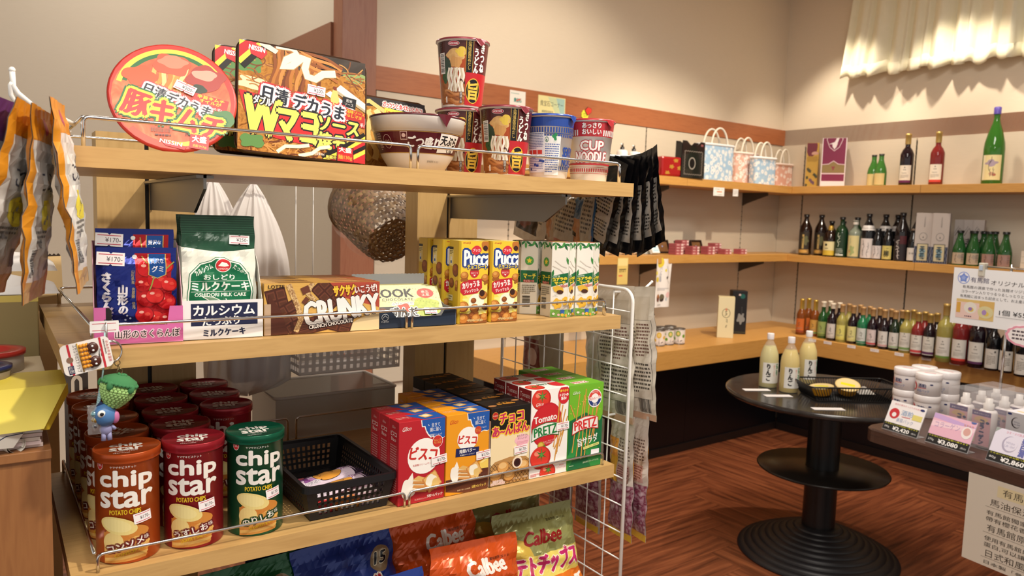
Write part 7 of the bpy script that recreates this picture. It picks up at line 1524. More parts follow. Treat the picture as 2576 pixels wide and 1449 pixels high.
# ---- middle shelf of the long wall: pink boxes, wooden frames, packs
def on_mid(px, y, lift=0.0): p = on_v(px, y, .245); return Vector((p.x, .245, BZ2+lift))
PB = 'a8545a'
def pink_box(label, P):
    b = MB(); b.box(-.034, .034, -.028, .028, 0, .0165, M(PB, .45), ch=.0008); b.art([('r', .014, .003, .033, .0145, 'e4c8c4'), ('t', '樹氷', -.012, .0085, .026, .008, 'e0b8b4', {'b': .05})], front(-.028), (.45, 0)); o = b.build('sweet_box', None, R_(P), RR); return tag(o, label, 'box', 'flat pink sweet boxes')
stacks = ((1700, 636, 4, 'next to the blue white packs'), (1741, 637, 3, 'second stack along'), (1780, 637, 3, 'third stack along'), (1823, 636, 2, 'fourth stack along'), (1862, 634, 2, 'end stack near the corner'))
LV = ('bottom one', 'second one up', 'third one up', 'topmost one'); p0 = None
for px, y, n, w in stacks:
    for k in range(n):
        P = on_mid(px, y); P.y = .245; P.z = BZ2+.0172*k; lb = 'flat pink sweet box, %s, %s' % (w, LV[k] if k < n-1 else ('top one of %d' % n))
        if p0 is None: p0 = pink_box(lb, P)
        else: dup(p0, lb, R_(P))
for px, n, w in ((1735, 5, 'back stack behind the second'), (1818, 4, 'back stack behind the fourth')):
    P = on_mid(px, 637)
    for k in range(n): dup(p0, 'flat pink sweet box, %s stack, %s' % (w, ('lowest', 'second up', 'third up', 'fourth up', 'fifth up')[k]), rw(P.x+.01, .17, BZ2+.0172*k))
def frame_tray(label, loc, rz):
    t = thing('wooden_tray', label, 'tray', loc, rot=(-.35, 0, rz), group='dark wooden trays of sweets'); b = MB(); dk = M('2a1a14', .4)
    b.box(-.055, .055, -.006, .02, 0, .008, dk); b.box(-.055, .055, -.006, .02, .077, .085, dk); b.box(-.055, -.047, -.006, .02, .0081, .0769, dk); b.box(.047, .055, -.006, .02, .0081, .0769, dk); b.build('frame', t)
    b = MB(); b.box(-.0468, .0468, .004, .018, .0083, .0767, NM('brown_wrap', ['5a3c24', '8a6440'], nscale=40, rough=.25)); b.art([('e', .0, .045, .006, .006, '8a90b8')], front(.004), (.3, 0)); b.build('wrapped_sweet', t)
for px, y, z, n in ((1668, 637, .072, 'by the black pouches'), (1714, 637, .088, 'tallest one behind the second stack'), (1765, 637, .045, 'low one between two stacks'), (1799, 637, .070, 'above the fourth stack of pink boxes')):
    P = on_mid(px, y); frame_tray('dark framed tray of brown sweets on the middle shelf, '+n, rw(P.x, .108, BZ2+.002 if z < .05 else BZ2+.002), RR)
for i, (px, zk) in enumerate(((1668, 1), (1714, 1), (1799, 1))):
    P = on_mid(px, 637); b = MB(); b.box(-.06, .06, 0, .05, 0, .05, M('3a2a22', .6)); 
def pack(label, px, y, W, H, col, art, group, lean=-.5):
    P = on_mid(px, y); b = MB(); b.box(-W/2, W/2, 0, .022, 0, H, M(col, .45), ch=.001); b.art(art, front(0), (.45, 0), bounds=(-W/2, 0, W/2, H)); o = b.build('sweet_pack', None, rw(P.x, .235, BZ2+.011), rot=(lean, 0, RR)); return tag(o, label, 'packet', group)
for i, (px, n) in enumerate(((1548, 'closest to the display end'), (1580, 'second along'), (1613, 'third along'))):
    pack('cream and orange packet leaning on the middle shelf, '+n, px, 640, .062, .06, 'e8dcc8', [('b', -.016, .035, .010, .016, 3, .2, 'd89060'), ('b', .018, .03, .008, .014, 3, .2, 'e0a878'), ('r', -.03, .0, .03, .014, '7a8a70'), ('t', '米粉', 0, .045, .02, .01, '6a5a4c')], 'leaning cream packets')
pack('white and pale blue packet leaning beside the pink boxes', 1655, 640, .062, .062, 'e4ecec', [('e', 0, .035, .014, .006, '8ac0d8'), ('r', -.02, .012, .025, .022, 'a8d0e0'), ('t', '温泉', 0, .05, .025, .009, '4a9ab0')], None)
P = on_mid(1658, 640); wbox('carton', 'pale blue and white carton standing behind the leaning packets', rw(P.x, .175, BZ2), RR, .082, .04, .105, 'e0ecec', [('e', -28, 104, 16, 10, '4ab0a8'), ('e', 28, 104, 16, 10, '4ab0a8'), ('r', -1, 0, 1, 130, 'b0c8c8'), ('r', -44, 66, 44, 80, 'a8d8e0')], cat='box')
# hanging papers
p0 = on_v(1566, 682, D1+.0012); paper('hanging_tag', 'yellow paper tag hanging from the middle shelf edge', R_(p0), RR, .083, .150, 'dcc070', [('r', -.038, .03, .038, .07, 'e8d490'), ('t', 'はちみつ', 0, .0, .05, .014, '4a3c20', {'b': .03}), ('r', -.028, .008, .028, .012, '3a3020'), ('r', -.03, -.03, .0, -.022, 'd8684c')], 'tag')
p0 = on_v(1668, 712, D1+.002)
t = thing('hanging_towel', 'white printed cloth with yellow dots hanging from the middle shelf', 'cloth', R_(p0), RR); b = MB(); W, H = .135, .285
f_ = lambda x, z, o: (x+.012*(z/H), -.006*math.sin(x*70+z*9)-o, z)
b.grid(lambda a, c: f_((a-.5)*W, (c-.5)*H, 0), 16, 16, M('ece6e2', .8)); b.grid(lambda a, c: f_((.5-a)*W, (c-.5)*H, -.0015), 16, 16, M('ece6e2', .8))
L = [('e', -.03, .12, .024, .030, 'e0c83c'), ('e', .012, .075, .008, .009, 'e0d050'), ('e', -.06, .06, .012, .012, 'e8d868'), ('e', -.05, .022, .016, .016, 'e0c83c'), ('t', 'パンの缶詰', -.022, .05, .018, .085, '3a5a84', {'v': 1}), ('l', [(.02, .10), (.05, .06), (.03, .02), (.055, -.005)], .002, '4a4648'), ('p', quad(.03, .032, .018, .014, .5), '4a3a38'), ('g', -.05, -.045, .055, -.028, 2, 'a8a4a8'), ('e', -.035, -.085, .017, .02, 'a86a34'), ('e', -.035, -.097, .015, .014, '5c2c24'), ('e', .0, -.085, .016, .02, '6a6048'), ('e', .0, -.097, .014, .014, '3c2c28'), ('e', .045, -.07, .02, .018, 'e8c0c0'), ('t', '缶', .03, -.095, .014, .02, '8ab0c8'), ('g', -.04, -.135, .03, -.122, 1, 'b0acac')]
b.art(L, lambda x, z, o: f_(x, z, o+.0004), (.8, 0), cx=.012, cy=.02); b.build('cloth', t)
# ---- cans on the long counter
def can(label, loc, rz, green=False, blank=False):
    t = thing('bread_can', label, 'can', loc, rz, 'white bread cans'); r, h = .0355, .093; b = MB()
    b.lathe([(r-.002, .0005), (r, .002), (r, .004), (r-.0015, .006), (r-.0015, h-.006), (r, h-.004), (r, h-.001), (r-.0025, h), (r-.003, h-.003), (.0005, h-.0032)], M('8a8a88', .25, .8), 32)
    c = '6a9a2c' if green else 'd8b02c'
    L = [('r', -.125, .0065, .125, h-.0065, 'e6dfda')]+([('g', -.02, .03, .025, .07, 5, 'b4acb0'), ('e', -.03, .025, .004, .005, '4a3a3a'), ('e', -.002, .07, .0, .0, c)] if blank else [('e', .004, .064, .015, .017, c), ('e', .004, .064, .009, .011, 'e0c878'), ('e', -.020, .034, .0085, .009, c), ('e', -.028, .064, .005, .005, c), ('e', .04, .05, .010, .010, c), ('t', 'パン缶', .006, .034, .011, .036, '4a4a60', {'v': 1})])
    L += [('l', [(.018, .02), (.030, .026)], .005, '5a4444'), ('r', -.125, .0065, .125, .010, 'b8a8a0')]
    for i in range(12): L.append(('r', -.04+i*.007, .010, -.0385+i*.007, .016+(i % 3)*.003, '8a7474'))
    b.art(L, lambda x, z, o: ((r-.0012+o)*math.sin(x/r), -(r-.0012+o)*math.cos(x/r), z), (.4, .05), cx=.008, bounds=(-.111, .006, .111, h-.006)); b.build('can_body', t); return t
def on_cnt(px, y): p = on_rz(px, y, BZ3); return p
pA = on_cnt(1643, 874); c1 = can('bread can with yellow dots, front one nearest the white pouches', rw(pA.x, pA.y-.036, BZ3), -.52)
pB = on_cnt(1676, 872); dup(c1, 'bread can with yellow dots, second in the front row', rw(pA.x+.078, pA.y-.030, BZ3), -.9)
g1 = can('bread can with green dots, third in the front row', rw(pA.x+.158, pA.y-.032, BZ3), -.5, True)
dup(g1, 'bread can with green dots at the end of the front row', rw(pA.x+.238, pA.y-.018, BZ3), -1.1)
for i in range(4): dup(c1 if i < 2 else g1, 'bread can in the back row, %s, its lid just showing' % ('behind the nearest yellow can', 'behind the second yellow can', 'behind the third front can', 'behind the end can')[i], rw(pA.x+.03+.078*i, pA.y-.108, BZ3), .3)
can('bread can standing on top of the others with its back label turned out', rw(pA.x+.004, pA.y-.050, BZ3+.0934), -.5, blank=True)
# boxed bottles on the long counter
p = on_cnt(1835, 852)
wbox('bottle_box', 'cream tall bottle box with a round crest on the long counter', rw(p.x, p.y-.035, BZ3), RR-.88, .098, .095, .255, 'd6caa0', [('r', -50, 0, 50, 270, 'ded4ae'), ('e', 0, 158, 25, 30, '4a4a2c'), ('e', 0, 158, 22, 27, 'ded4ae')]+scr(0, 160, 20, 40, '2c2c1c', 3)+[('e', 0, 182, 7, 9, 'c88a6c')]+scr(4, 110, 14, 26, '2c2c1c', 5)+scr(4, 75, 12, 18, '2c2c1c', 6), cat='bottle box')
p = on_cnt(1868, 846)
wbox('bottle_box', 'black tall bottle box with a green seal behind the cream one', rw(p.x+.055, p.y-.075, BZ3), RR-.70, .094, .09, .28, '17171a', [('e', 18, 262, 17, 17, '1f5a54'), ('p', quad(-2, 272, 14, 12), 'd0b8b4'), ('b', 12, 108, 26, 34, 5, .2, '8a8a88'), ('t', '酒', 16, 160, 8, 60, '4a4a4c', {'v': 1}), ('r', -46, 12, 46, 14, '6a6a4c')], cat='bottle box')
# ---- middle shelf, far wall: liquor bottles and cartons
G2 = 'bottles on the middle wall shelf'
def mid(px, y, du=0.0): p = on_u(px, y, -.258); return rw(-.250+du*1.4, p.y, BZ2)
def tall(h, r, nk=.0145): return [(r*.92, 0), (r, .004), (r, h*.60), (r*.9, h*.68), (nk*1.35, h*.82), (nk, h*.88), (nk, h*.965), (nk*1.2, h*.97), (nk*1.2, h)]
def sq(h, r, nk=.014): return [(r*.95, 0), (r, .004), (r, h*.66), (r*.85, h*.72), (nk*1.2, h*.80), (nk, h*.84), (nk, h*.96), (nk*1.2, h*.965), (nk*1.2, h)]
CAPB = lambda h, c=M('17171a', .3): ([(.0176, h*.94), (.0178, h*1.002), (.0005, h*1.003)], c)
pr = tall(.275, .0415)
bt = bottle('liquor_bottle', 'dark brown liquor bottle with ornate gold label, first from the corner on the middle shelf', mid(2022, 636), FACE, pr, BROWNG, (.012, .155, [('r', -.006, .045, .006, .14, 'b89a5c'), ('b', .014, .10, .02, .03, 5, .2, '5a5a3c'), ('r', -.05, .012, .05, .040, '8a6a3c'), ('e', 0, .026, .03, .010, 'c89a4c')]), CAPB(.275), lcol='2c241c')
dup(bt, 'dark brown liquor bottle just behind the first one from the corner', mid(2042, 637, .062))
bt2 = bottle('liquor_bottle', 'dark bottle with a red label half hidden behind the gold capped one', mid(2069, 640, .060), FACE, sq(.235, .036), DARK, (.02, .135, [('b', -.01, .08, .022, .045, 5, .1, 'b8302c')]), CAPB(.235), lcol='1c1614')
bottle('liquor_bottle', 'gold capped round bottle with a cream and yellow label', mid(2084, 648), FACE, [(.042, 0), (.043, .004), (.043, .12), (.036, .150), (.018, .172), (.0135, .18), (.0135, .2)], BROWNG, (.01, .10, [('r', -.05, .01, .05, .042, 'd0b03c'), ('e', -.012, .078, .008, .008, '1c1a18'), ('g', -.02, .05, .02, .06, 1, '3a3424')]), ([(.0165, .165), (.017, .192), (.013, .205), (.0005, .2055)], M('c8a44c', .3, .6)), lcol='d4c898')
dup(bt2, 'dark bottle behind the gold capped round bottle', mid(2096, 641, .066))
gb = bottle('liquor_bottle', 'dark green bottle with pale brush writing on the middle shelf', mid(2112, 648), FACE, sq(.262, .038), M('12301a', .08, coat=.3), (.012, .16, scr(-.004, .115, .026, .09, 'b8c0b0', 7)+[('g', -.022, .02, .022, .06, 4, 'a8b0a4'), ('r', -.026, .012, .026, .022, 'c8ccc4')]), CAPB(.262), lcol='15301c')
dup(gb, 'dark green bottle behind the brush written green bottle', mid(2134, 645, .055))
bottle('liquor_bottle', 'frosted pale bottle with a cream flower label and white cap', mid(2145, 650), FACE, sq(.24, .040), PALEB, (.012, .145, [('b', -.005, .05, .016, .03, 5, .2, '9aa46c'), ('e', -.016, .042, .006, .006, 'd08a5c')]+scr(-.014, .11, .01, .04, '5a8a84', 9)), ([(.0165, .215), (.0168, .242), (.0005, .2425)], M('cfc8c0', .4)), lcol='c8bc88')
wb = bottle('sake_bottle', 'black sake bottle with white shoulder band and white brush label', mid(2178, 652), FACE, tall(.285, .042), DARK, (.008, .130, scr(-.016, .07, .018, .10, '1f1c1c', 11)+scr(.014, .06, .014, .09, '1f1c1c', 12)), CAPB(.285), lcol='cfc6c4')
b = MB(); b.lathe([(.0415, .172), (.0385, .192), (.030, .212)], M('c8c4c2', .4), 28, caps=(False, False)); b.build('shoulder_band', wb)
for px, n, du in ((2200, 'directly behind the white banded one', .072), (2214, 'second behind the small white labelled ones', .132)): dup(wb, 'black sake bottle with white band, '+n, mid(px, 645, du))
s1 = bottle('sake_bottle', 'short black sake bottle with a white brush label', mid(2203, 654), FACE, tall(.195, .0325), DARK, (.008, .088, scr(-.008, .048, .014, .07, '26201f', 13)+scr(.012, .05, .01, .06, '26201f', 14)), CAPB(.195), lcol='c8c0c0')
bottle('sake_bottle', 'short black sake bottle with a yellow label and bold character', mid(2229, 657), FACE, tall(.195, .0325), DARK, (.008, .090, [('t', '一献', 0, .075, .03, .008, '3a3418'), ('t', '柳', 0, .042, .028, .042, '2c2a1c', {'b': .03})]), CAPB(.195), lcol='c8ba6c')
dup(s1, 'short black sake bottle behind the yellow labelled one', mid(2247, 648, .056))
bt = bottle('sake_bottle', 'tall black bottle with a dark red and white brush label', mid(2262, 660), FACE, tall(.295, .0405), M('141013', .07, coat=.3), (.006, .155, [('r', .0, .105, .04, .155, '4a1c22')]+scr(-.012, .10, .022, .06, 'c8c0bc', 15)+scr(-.006, .045, .024, .06, 'c8c0bc', 16)), CAPB(.295), lcol='241c20')
dup(bt, 'tall black bottle behind the dark red labelled one', mid(2284, 652, .066)); dup(bt, 'tall black bottle at the back beside the white cartons', mid(2304, 653, .128))
bottle('sake_bottle', 'short black bottle with a plain white label beside the white cartons', mid(2291, 665), FACE, tall(.2, .031), DARK, (.01, .085, [('t', '志保', .0, .052, .028, .012, '2c2826')]), CAPB(.2, M('5a4a3c', .4)), lcol='d0cac4')
L = [('r', -50, 0, 50, 340, 'b4aaa4'), ('r', -50, 0, 50, 112, '2a2e44'), ('r', -34, 14, 34, 130, '3c3a34'), ('r', -30, 16, 30, 126, 'c4b894'), ('e', 0, 178, 24, 26, '6a6a68'), ('e', 0, 178, 21.5, 23.5, 'b4aaa4'), ('p', [(-4, 168), (4, 168), (0, 182)], '3a3a3a'), ('t', '山形酒蔵', 4, 276, 7, 70, '6a6664', {'v': 1}), ('b', 0, 66, 18, 28, 4, .25, '8aa4ac'), ('t', '天\n花', 0, 68, 26, 84, '2c4450', {'b': .05})]
for i in range(-3, 9): L += [('l', [(-50+i*14, 0), (-50+i*14+36, 112)], 1.2, '8a90a4'), ('l', [(-50+i*14+36, 0), (-50+i*14, 112)], 1.2, '8a90a4')]
L = L[:2]+[l for l in L[10:]]+L[2:10]
for px, n in ((2324, 'nearer the black bottles'), (2366, 'nearer the green bottles')): wbox('bottle_carton', 'white and navy lattice bottle carton, '+n, mid(px, 659 if px < 2340 else 663, -.03), FACE+.10, .088, .085, .295, 'b4aaa4', L, cat='carton', group='lattice bottle cartons')
ac = [('r', -50, 0, 50, 400, 'a89e98'), ('l', [(-40, 300), (0, 380), (40, 300)], 6, '2c2a2a'), ('l', [(-50, 320), (-10, 400)], 3, '4a4848'), ('t', '志', 0, 240, 50, 70, '2c2a2a', {'b': .03})]
for i, px in enumerate((2398, 2416, 2434)): p = on_u(px, 655, -.20); wbox('bottle_carton', 'slim grey white carton with a black roof mark, %s of three' % ('first', 'second', 'third')[i], rw(-.15, p.y+.012*i, BZ2), FACE, .056, .056, .262, 'a89e98', ac, cat='carton', group='slim roof marked cartons')
gp = [(.034, 0), (.0355, .004), (.0355, .075), (.033, .098), (.018, .148), (.0145, .165), (.0145, .188), (.017, .189), (.017, .197)]
GW = M('1f4f24', .07, coat=.3)
def small_green(label, px, y, pk, du=0.0):
    return bottle('sake_bottle', label, mid(px, y, du), FACE, gp, GW, (.008, .072, scr(-.012, .042, .014, .05, '3a2a28', 17 if pk else 19)+[('b', .012, .05, .014, .012, 5, .2, 'a08078' if pk else 'a09484'), ('g', .018, .02, .034, .066, 5, '6a5450')]), ([(.0175, .184), (.018, .199), (.0005, .1995)], M('14181a', .35)), 'small green sake bottles', lcol='a07c70' if pk else 'b8a48c')
s2 = small_green('small green sake bottle with cream label, first after the lattice cartons', 2408, 672, False)
dup(s2, 'small green sake bottle with cream label, second after the lattice cartons', mid(2444, 675))
s3 = small_green('small green sake bottle with dusky pink label, behind the sign clip', 2482, 679, True)
dup(s3, 'small green sake bottle with dusky pink label, standing last before the white boxes', mid(2522, 684))
for i, px in enumerate((2424, 2452, 2480)): dup(s2, 'small green sake bottle in the second row, %s, only its neck showing' % ('first', 'middle', 'last')[i], mid(px, 664, .062))
for i in range(3):
    p = on_u(2580, 684, -.25); b = MB(); b.box(-.05, .05, 0, .07, 0, .032, M('cfc4b4', .6), ch=.001); tag(b.build('paper_box', None, rw(-.24, p.y+.02, BZ2+.033*i), FACE), 'cream paper box at the picture edge of the middle shelf, %s' % ('bottom', 'middle', 'top')[i], 'box', 'stacked cream paper boxes')
# ---- counter under the far wall: small wine bottles in a double row
def low(px, y, du=0.0): p = on_rz(px, y, BZ3); return rw(p.x+.033+du, p.y, BZ3)
LB = lambda c, band, seed: [('r', -.06, .02, .06, .030, band)]+scr(0, .07, .016, .03, '4a4440', seed)+[('g', -.02, .036, .02, .05, 2, '8a8478')]
shp = wine_prof(.235, .0308, .0125, .58, .72)
CK = (cap_prof(.235, .0125, .80), KRAFT); CW = (cap_prof(.235, .0125, .86), M('d8ccb8', .4)); CG = (cap_prof(.235, .0125, .72), M('c8a850', .3, .6))
small = [ # px, base y, glass, label colour, band, cap, kind
 (2006, 842, AMBER, 'c8682c', '8a3c2c', CG, 'rosy fruit liqueur bottle with orange label and gold neck'), (2040, 846, AMBER, 'c89a4c', '6a8a4c', CG, 'amber fruit liqueur bottle with yellow label and gold neck'),
 (2060, 851, GREENG, '98a860', '6a7a3c', CW, 'green wine bottle with pale green label'), (2083, 857, PURPLE, 'cfc8c4', 'b8b0ac', CW, 'dark wine bottle with white boat label'),
 (2107, 861, CLEARY, 'd4cc70', 'c8bc5c', CK, 'pale wine bottle with yellow label'), (2135, 865, PURPLE, 'd8d08c', 'c8c07c', CK, 'dark wine bottle with pale yellow label'),
 (2159, 870, M('1c6a44', .07, coat=.3), 'c8ccc8', '2c7a54', CK, 'emerald wine bottle with white boat label'), (2184, 874, PURPLE, 'd0c0c0', 'b8343c', CK, 'dark wine bottle with red banded label'),
 (2213, 879, PURPLE, 'd0ccc8', 'c89898', CK, 'dark wine bottle with white brush label and pink base'), (2240, 883, M('16281a', .07, coat=.3), 'd0ccc8', '98b088', CK, 'dark green wine bottle with white brush label')]
for i, (px, y, g, lc, bd, cp, nm) in enumerate(small):
    t = bottle('wine_bottle', nm+', front row of the low counter', low(px, y), FACE, shp, g, (.018, .108, LB(lc, bd, 30+i)), cp, 'small wine bottles in the front row', lcol=lc)
    if i != 1: dup(t, nm+', second row', low(px, y, .078), group='small wine bottles in the second row')
big = wine_prof(.245, .0335, .0135, .60, .74); CB2 = (cap_prof(.245, .0135, .80), GOLD)
for i, (px, y, g, bd, nm) in enumerate(((2268, 888, CLEARY, '7a9a5c', 'pale white wine half bottle'), (2297, 895, ROSEG, 'c8484c', 'rose wine half bottle'), (2327, 900, PURPLE, '5c3058', 'red wine half bottle'))):
    t = bottle('wine_bottle', nm+' with ivory label on the low counter', low(px, y), FACE, big, g, (.016, .118, lab(bd)), CB2, 'ivory labelled half bottles', lcol='d8d4cc')
    dup(t, nm+' with ivory label, second row', low(px, y, .08))
full = wine_prof(.315, .0395)
for i, (px, y, g, bd, nm) in enumerate(((2364, 910, CLEARY, '6a8a3c', 'big pale white wine bottle'), (2404, 917, ROSEG, 'c8382c', 'big rose wine bottle under the standing sign'), (2446, 925, PURPLE, '5c3058', 'big red wine bottle under the standing sign'))):
    t = bottle('wine_bottle', nm+', ivory label, front of the low counter', low(px, y), FACE, full, g, (.022, .135, lab(bd)), (cap_prof(.315, .0145, .80), GOLD), 'big ivory labelled wine bottles', lcol='d8d4cc')
    dup(t, nm+', ivory label, one row back', low(px, y, .085))
blk = [('p', [(-.012, .096), (.004, .086), (.014, .098), (.006, .088)], '3a3634'), ('g', -.02, .03, .02, .078, 6, '7a746c'), ('e', .016, .098, .004, .006, '3a3634')]
for i, (px, y) in enumerate(((2486, 932), (2522, 938), (2562, 948))):
    t = bottle('wine_bottle', 'black wine bottle with winged white label, %s from the sign pole' % ('first before', 'just behind', 'beyond')[i].replace('first before', 'just before'), low(px, y), FACE, wine_prof(.27, .034), DARK, (.012, .112, blk), CAPB(.27), 'winged label black wine bottles', lcol='cfcac2')
for i, (px, y) in enumerate(((2052, 851), (2085, 858), (2142, 868), (2196, 878), (2252, 889), (2316, 901), (2375, 915), (2433, 926))):
    p = on_rz(px, y, BZ3); b = MB(); b.box(-.026, .026, -.0006, .0, -.009, .009, M('ece4e0', .5)); b.art([('g', -.022, -.004, .02, .005, 2, 'a8909c')], front(-.0006), (.5, 0), bounds=(-.026, -.009, .026, .009))
    tag(b.build('shelf_label', None, rw(-DC-.0005, p.y, BZ3-.0095), RR-PI/2), 'white price strip on the low counter edge, %s from the corner' % ('first', 'second', 'third', 'fourth', 'fifth', 'sixth', 'seventh', 'eighth')[i], 'label', 'price strips on the counter edge')
# ---- round black table
TC = (-1.9, 1.575); ZT = .72
t = thing('round_table', 'round black pedestal table with a lower disc and ringed base', 'table', rw(TC[0], TC[1], 0), RR)
STONE = NM('dark_stone', ['1c1a1a', '2a2726', '353230', '221f1e'], nscale=30, detail=6, rough=.16)
b = MB(); r = .425; b.lathe([(.05, ZT-.026), (r-.012, ZT-.026), (r-.002, ZT-.020), (r, ZT-.012), (r-.002, ZT-.0045), (r-.009, ZT-.0006)], STONE, 96, caps=(True, True)); b.build('tabletop', t)
b = MB(); r = .272; b.lathe([(.069, .378), (r-.004, .378), (r, .384), (r-.004, .390), (.069, .390)], M('1f1c1a', .3), 72, caps=(False, False)); b.build('lower_disc', t)
b = MB(); b.lathe([(.068, .10), (.068, ZT-.027)], M('0f0e10', .32), 40, caps=(True, True)); b.build('pole', t)
b = MB(); pr = []; n = 9
for i in range(n):
    r0 = .335-(.335-.075)*i/n; z0 = .004+.125*(i/n)**.85; dz = .125*((i+1)/n)**.85-.125*(i/n)**.85; dr = (.335-.075)/n
    for k in range(7): a = k/6*PI*.5; pr.append((r0-dr*(1-math.cos(a))*.9, z0+dz*math.sin(a)))
    pr.append((r0-dr*.98, z0+dz*.92))
b.lathe(pr, M('1d1c1f', .42), 80, caps=(True, True)); b.build('ringed_base', t)
def on_t(px, y): p = on_rz(px, y, ZT); return rw(p.x, p.y, ZT)
JP = [(.037, 0), (.0395, .004), (.0395, .125), (.037, .150), (.026, .182), (.0135, .205), (.0125, .215), (.0125, .226)]
def juice(label, loc, rz, col):
    lp = [(.0365, .002), (.0388, .005), (.0388, .125), (.0362, .149), (.027, .176), (.024, .182)]
    A_ = [('r', -.05, .022, .05, .112, 'e8e6e0'), ('t', 'りんご', -.017, .070, .018, .074, '26221f', {'v': 1, 'b': .025}), ('t', '果汁100%', .007, .078, .008, .048, 'e08a78', {'v': 1}), ('t', 'にごり', .023, .083, .010, .050, '2c8a54', {'v': 1, 'b': .05}), ('r', .0355, .024, .0362, .11, 'a8c8b0')]
    t = bottle('juice_bottle', label, loc, rz, JP, M('f0f0e8', .03, 0, .5, .22), (.022, .112, A_), ([(.0145, .212), (.0148, .236), (.0135, .238), (.0005, .2385)], M('ece6e6', .4)), 'apple juice bottles on the round table', (lp, M(col, .25)), span=2.15, lcol='e8e6e0')
    return t
j = juice('cloudy apple juice bottle nearest the table edge, palest of the three', on_t(1931, 972), RR-.55, 'd4c878')
juice('cloudy yellow apple juice bottle standing foremost of the three', on_t(1983, 985), RR-.45, 'e0c455')
juice('cloudy yellow apple juice bottle at the back, half behind the foremost', on_t(2028, 962), RR-.25, 'e0c65c')
def slip(label, px, y, w, rz): P = on_t(px, y); b = MB(); b.box(-w/2, w/2, -.019, .019, .0003, .0012, M('eee9e6', .5)); tag(b.build('paper_slip', None, P, rz), label, 'paper slip', 'white paper slips on the round table')
slip('white paper slip at the table edge in front of the palest juice bottle', 1903, 981, .115, RR-.55); slip('white paper slip in front of the foremost juice bottle', 1957, 996, .115, RR-.55); slip('white paper slip in front of the black wire tray', 2083, 1029, .125, RR-.60)
P = on_t(2130, 1000)
t = thing('wire_tray', 'black wire tray holding yellow sweets on the round table', 'tray', P, RR-.60); b = MB(); W, D, H = .40, .205, .062; k = .83
def rectp(s, z): return [(x*s, y*s, z) for x, y in rrect(-W/2, -D/2, W/2, D/2, .018)]
wr = M('121214', .4); b.tube(rectp(1, H), .0036, wr, 6, True); b.tube(rectp(k, .004), .0028, wr, 6, True)
up = []
for i in range(33): x = -W/2+.012+(W-.024)*i/32; up += [((x, -D/2), (x*k, -D/2*k)), ((x, D/2), (x*k, D/2*k))]
for i in range(17): y = -D/2+.012+(D-.024)*i/16; up += [((-W/2, y), (-W/2*k, y*k)), ((W/2, y), (W/2*k, y*k))]
for (x, y), (x2, y2) in up: b.tube([(x, y, H), (x2, y2, .004)], .0016, wr, 5)
for i in range(16): y = (-D/2+.012+(D-.024)*i/15)*k; b.tube([(-W/2*k, y, .003), (W/2*k, y, .003)], .0014, wr, 5)
b.build('wire_frame', t)
ang = RR-.60; dx = Vector((math.cos(ang), math.sin(ang), 0)); dy = Vector((-math.sin(ang), math.cos(ang), 0))
def jelly(label, a, c, tilt, z=.0125):
    t = thing('jelly_cup', label, 'jelly cup', P+dx*a+dy*c+Vector((0, 0, z)), rot=(tilt, -.12, ang), group='yellow jelly cups in the wire tray'); b = MB(); b.lathe([(.036, 0), (.046, .032)], M('e0a02c', .25), 32, caps=(True, False)); b.build('cup', t)
    b = MB(); b.lathe([(.048, .0322), (.050, .0335), (.048, .0350)], M('e8cc8c', .25), 32, caps=(True, True)); b.art([('e', 0, 0, .042, .042, 'ecd49c'), ('p', quad(0, 0, .055, .018, -.6), 'e8e02c')], top(.0350), (.25, 0)); b.build('lid', t)
jelly('yellow jelly cup under film at the end of the wire tray', -.108, .0, .0); jelly('yellow jelly cup tipped up in the middle of the wire tray', -.002, .0, .38, .026)
b = MB(); b.grid(lambda a, c: ((a-.5)*.07, (c-.5)*.07, .012+.022*math.sin(PI*a)*math.sin(PI*c)+.006*math.sin(a*19+c*7)*math.sin(PI*c)), 16, 14, M('d8d4cc', .12, 0, .6, .6)); tag(b.build('clear_wrapper', None, P+dx*.085+dy*.03+Vector((0, 0, .004)), ang), 'crumpled clear wrapper beside the tipped jelly cup', 'wrapper')
# ---- dark table with cosmetics
ZC2 = .76; KS = .925; old = set(o.name for o in bpy.data.objects); pc = on_rz(2168, 1070, ZC2); TA = RR-1.735
c0 = rw(pc.x, pc.y, 0); tx = Vector((math.cos(TA), math.sin(TA), 0)); ty = Vector((-math.sin(TA), math.cos(TA), 0))
t = thing('display_table', 'dark brown table with cosmetics at the picture edge', 'table', c0, TA)
b = MB(); o = rrect(0, 0, 1.2, .62, .05); DKW = wood('dark_table_wood', '3e2c26', '51392f', 'x', .3); n = len(o)
ins = [(.6+(x-.6)*.992, .31+(y-.31)*.985) for x, y in o]
b.prism(o, ZC2-.046, ZC2-.006, DKW, 'z'); v = [(x, y, ZC2-.006) for x, y in o]+[(x, y, ZC2-.0005) for x, y in ins]; b.add(v, [(i, (i+1) % n, n+(i+1) % n, n+i) for i in range(n)]+[tuple(range(n, 2*n))], DKW); b.build('tabletop', t)
b = MB(); b.lathe([(.05, .02), (.05, ZC2-.0465)], M('17161a', .4), 24, X=Matrix.Translation((.6, .31, 0)), caps=(True, True)); b.lathe([(.26, 0), (.26, .012), (.06, .03)], M('17161a', .4), 40, X=Matrix.Translation((.6, .31, 0))); b.build('pedestal', t)
def tb(px, y): p = on_z(px, y, ZC2); return Vector((p.x, p.y, ZC2))
def tl(a, c, z=0.0): return c0+tx*a*KS+ty*c*KS+Vector((0, 0, ZC2+z*KS))
NV = '26326a'
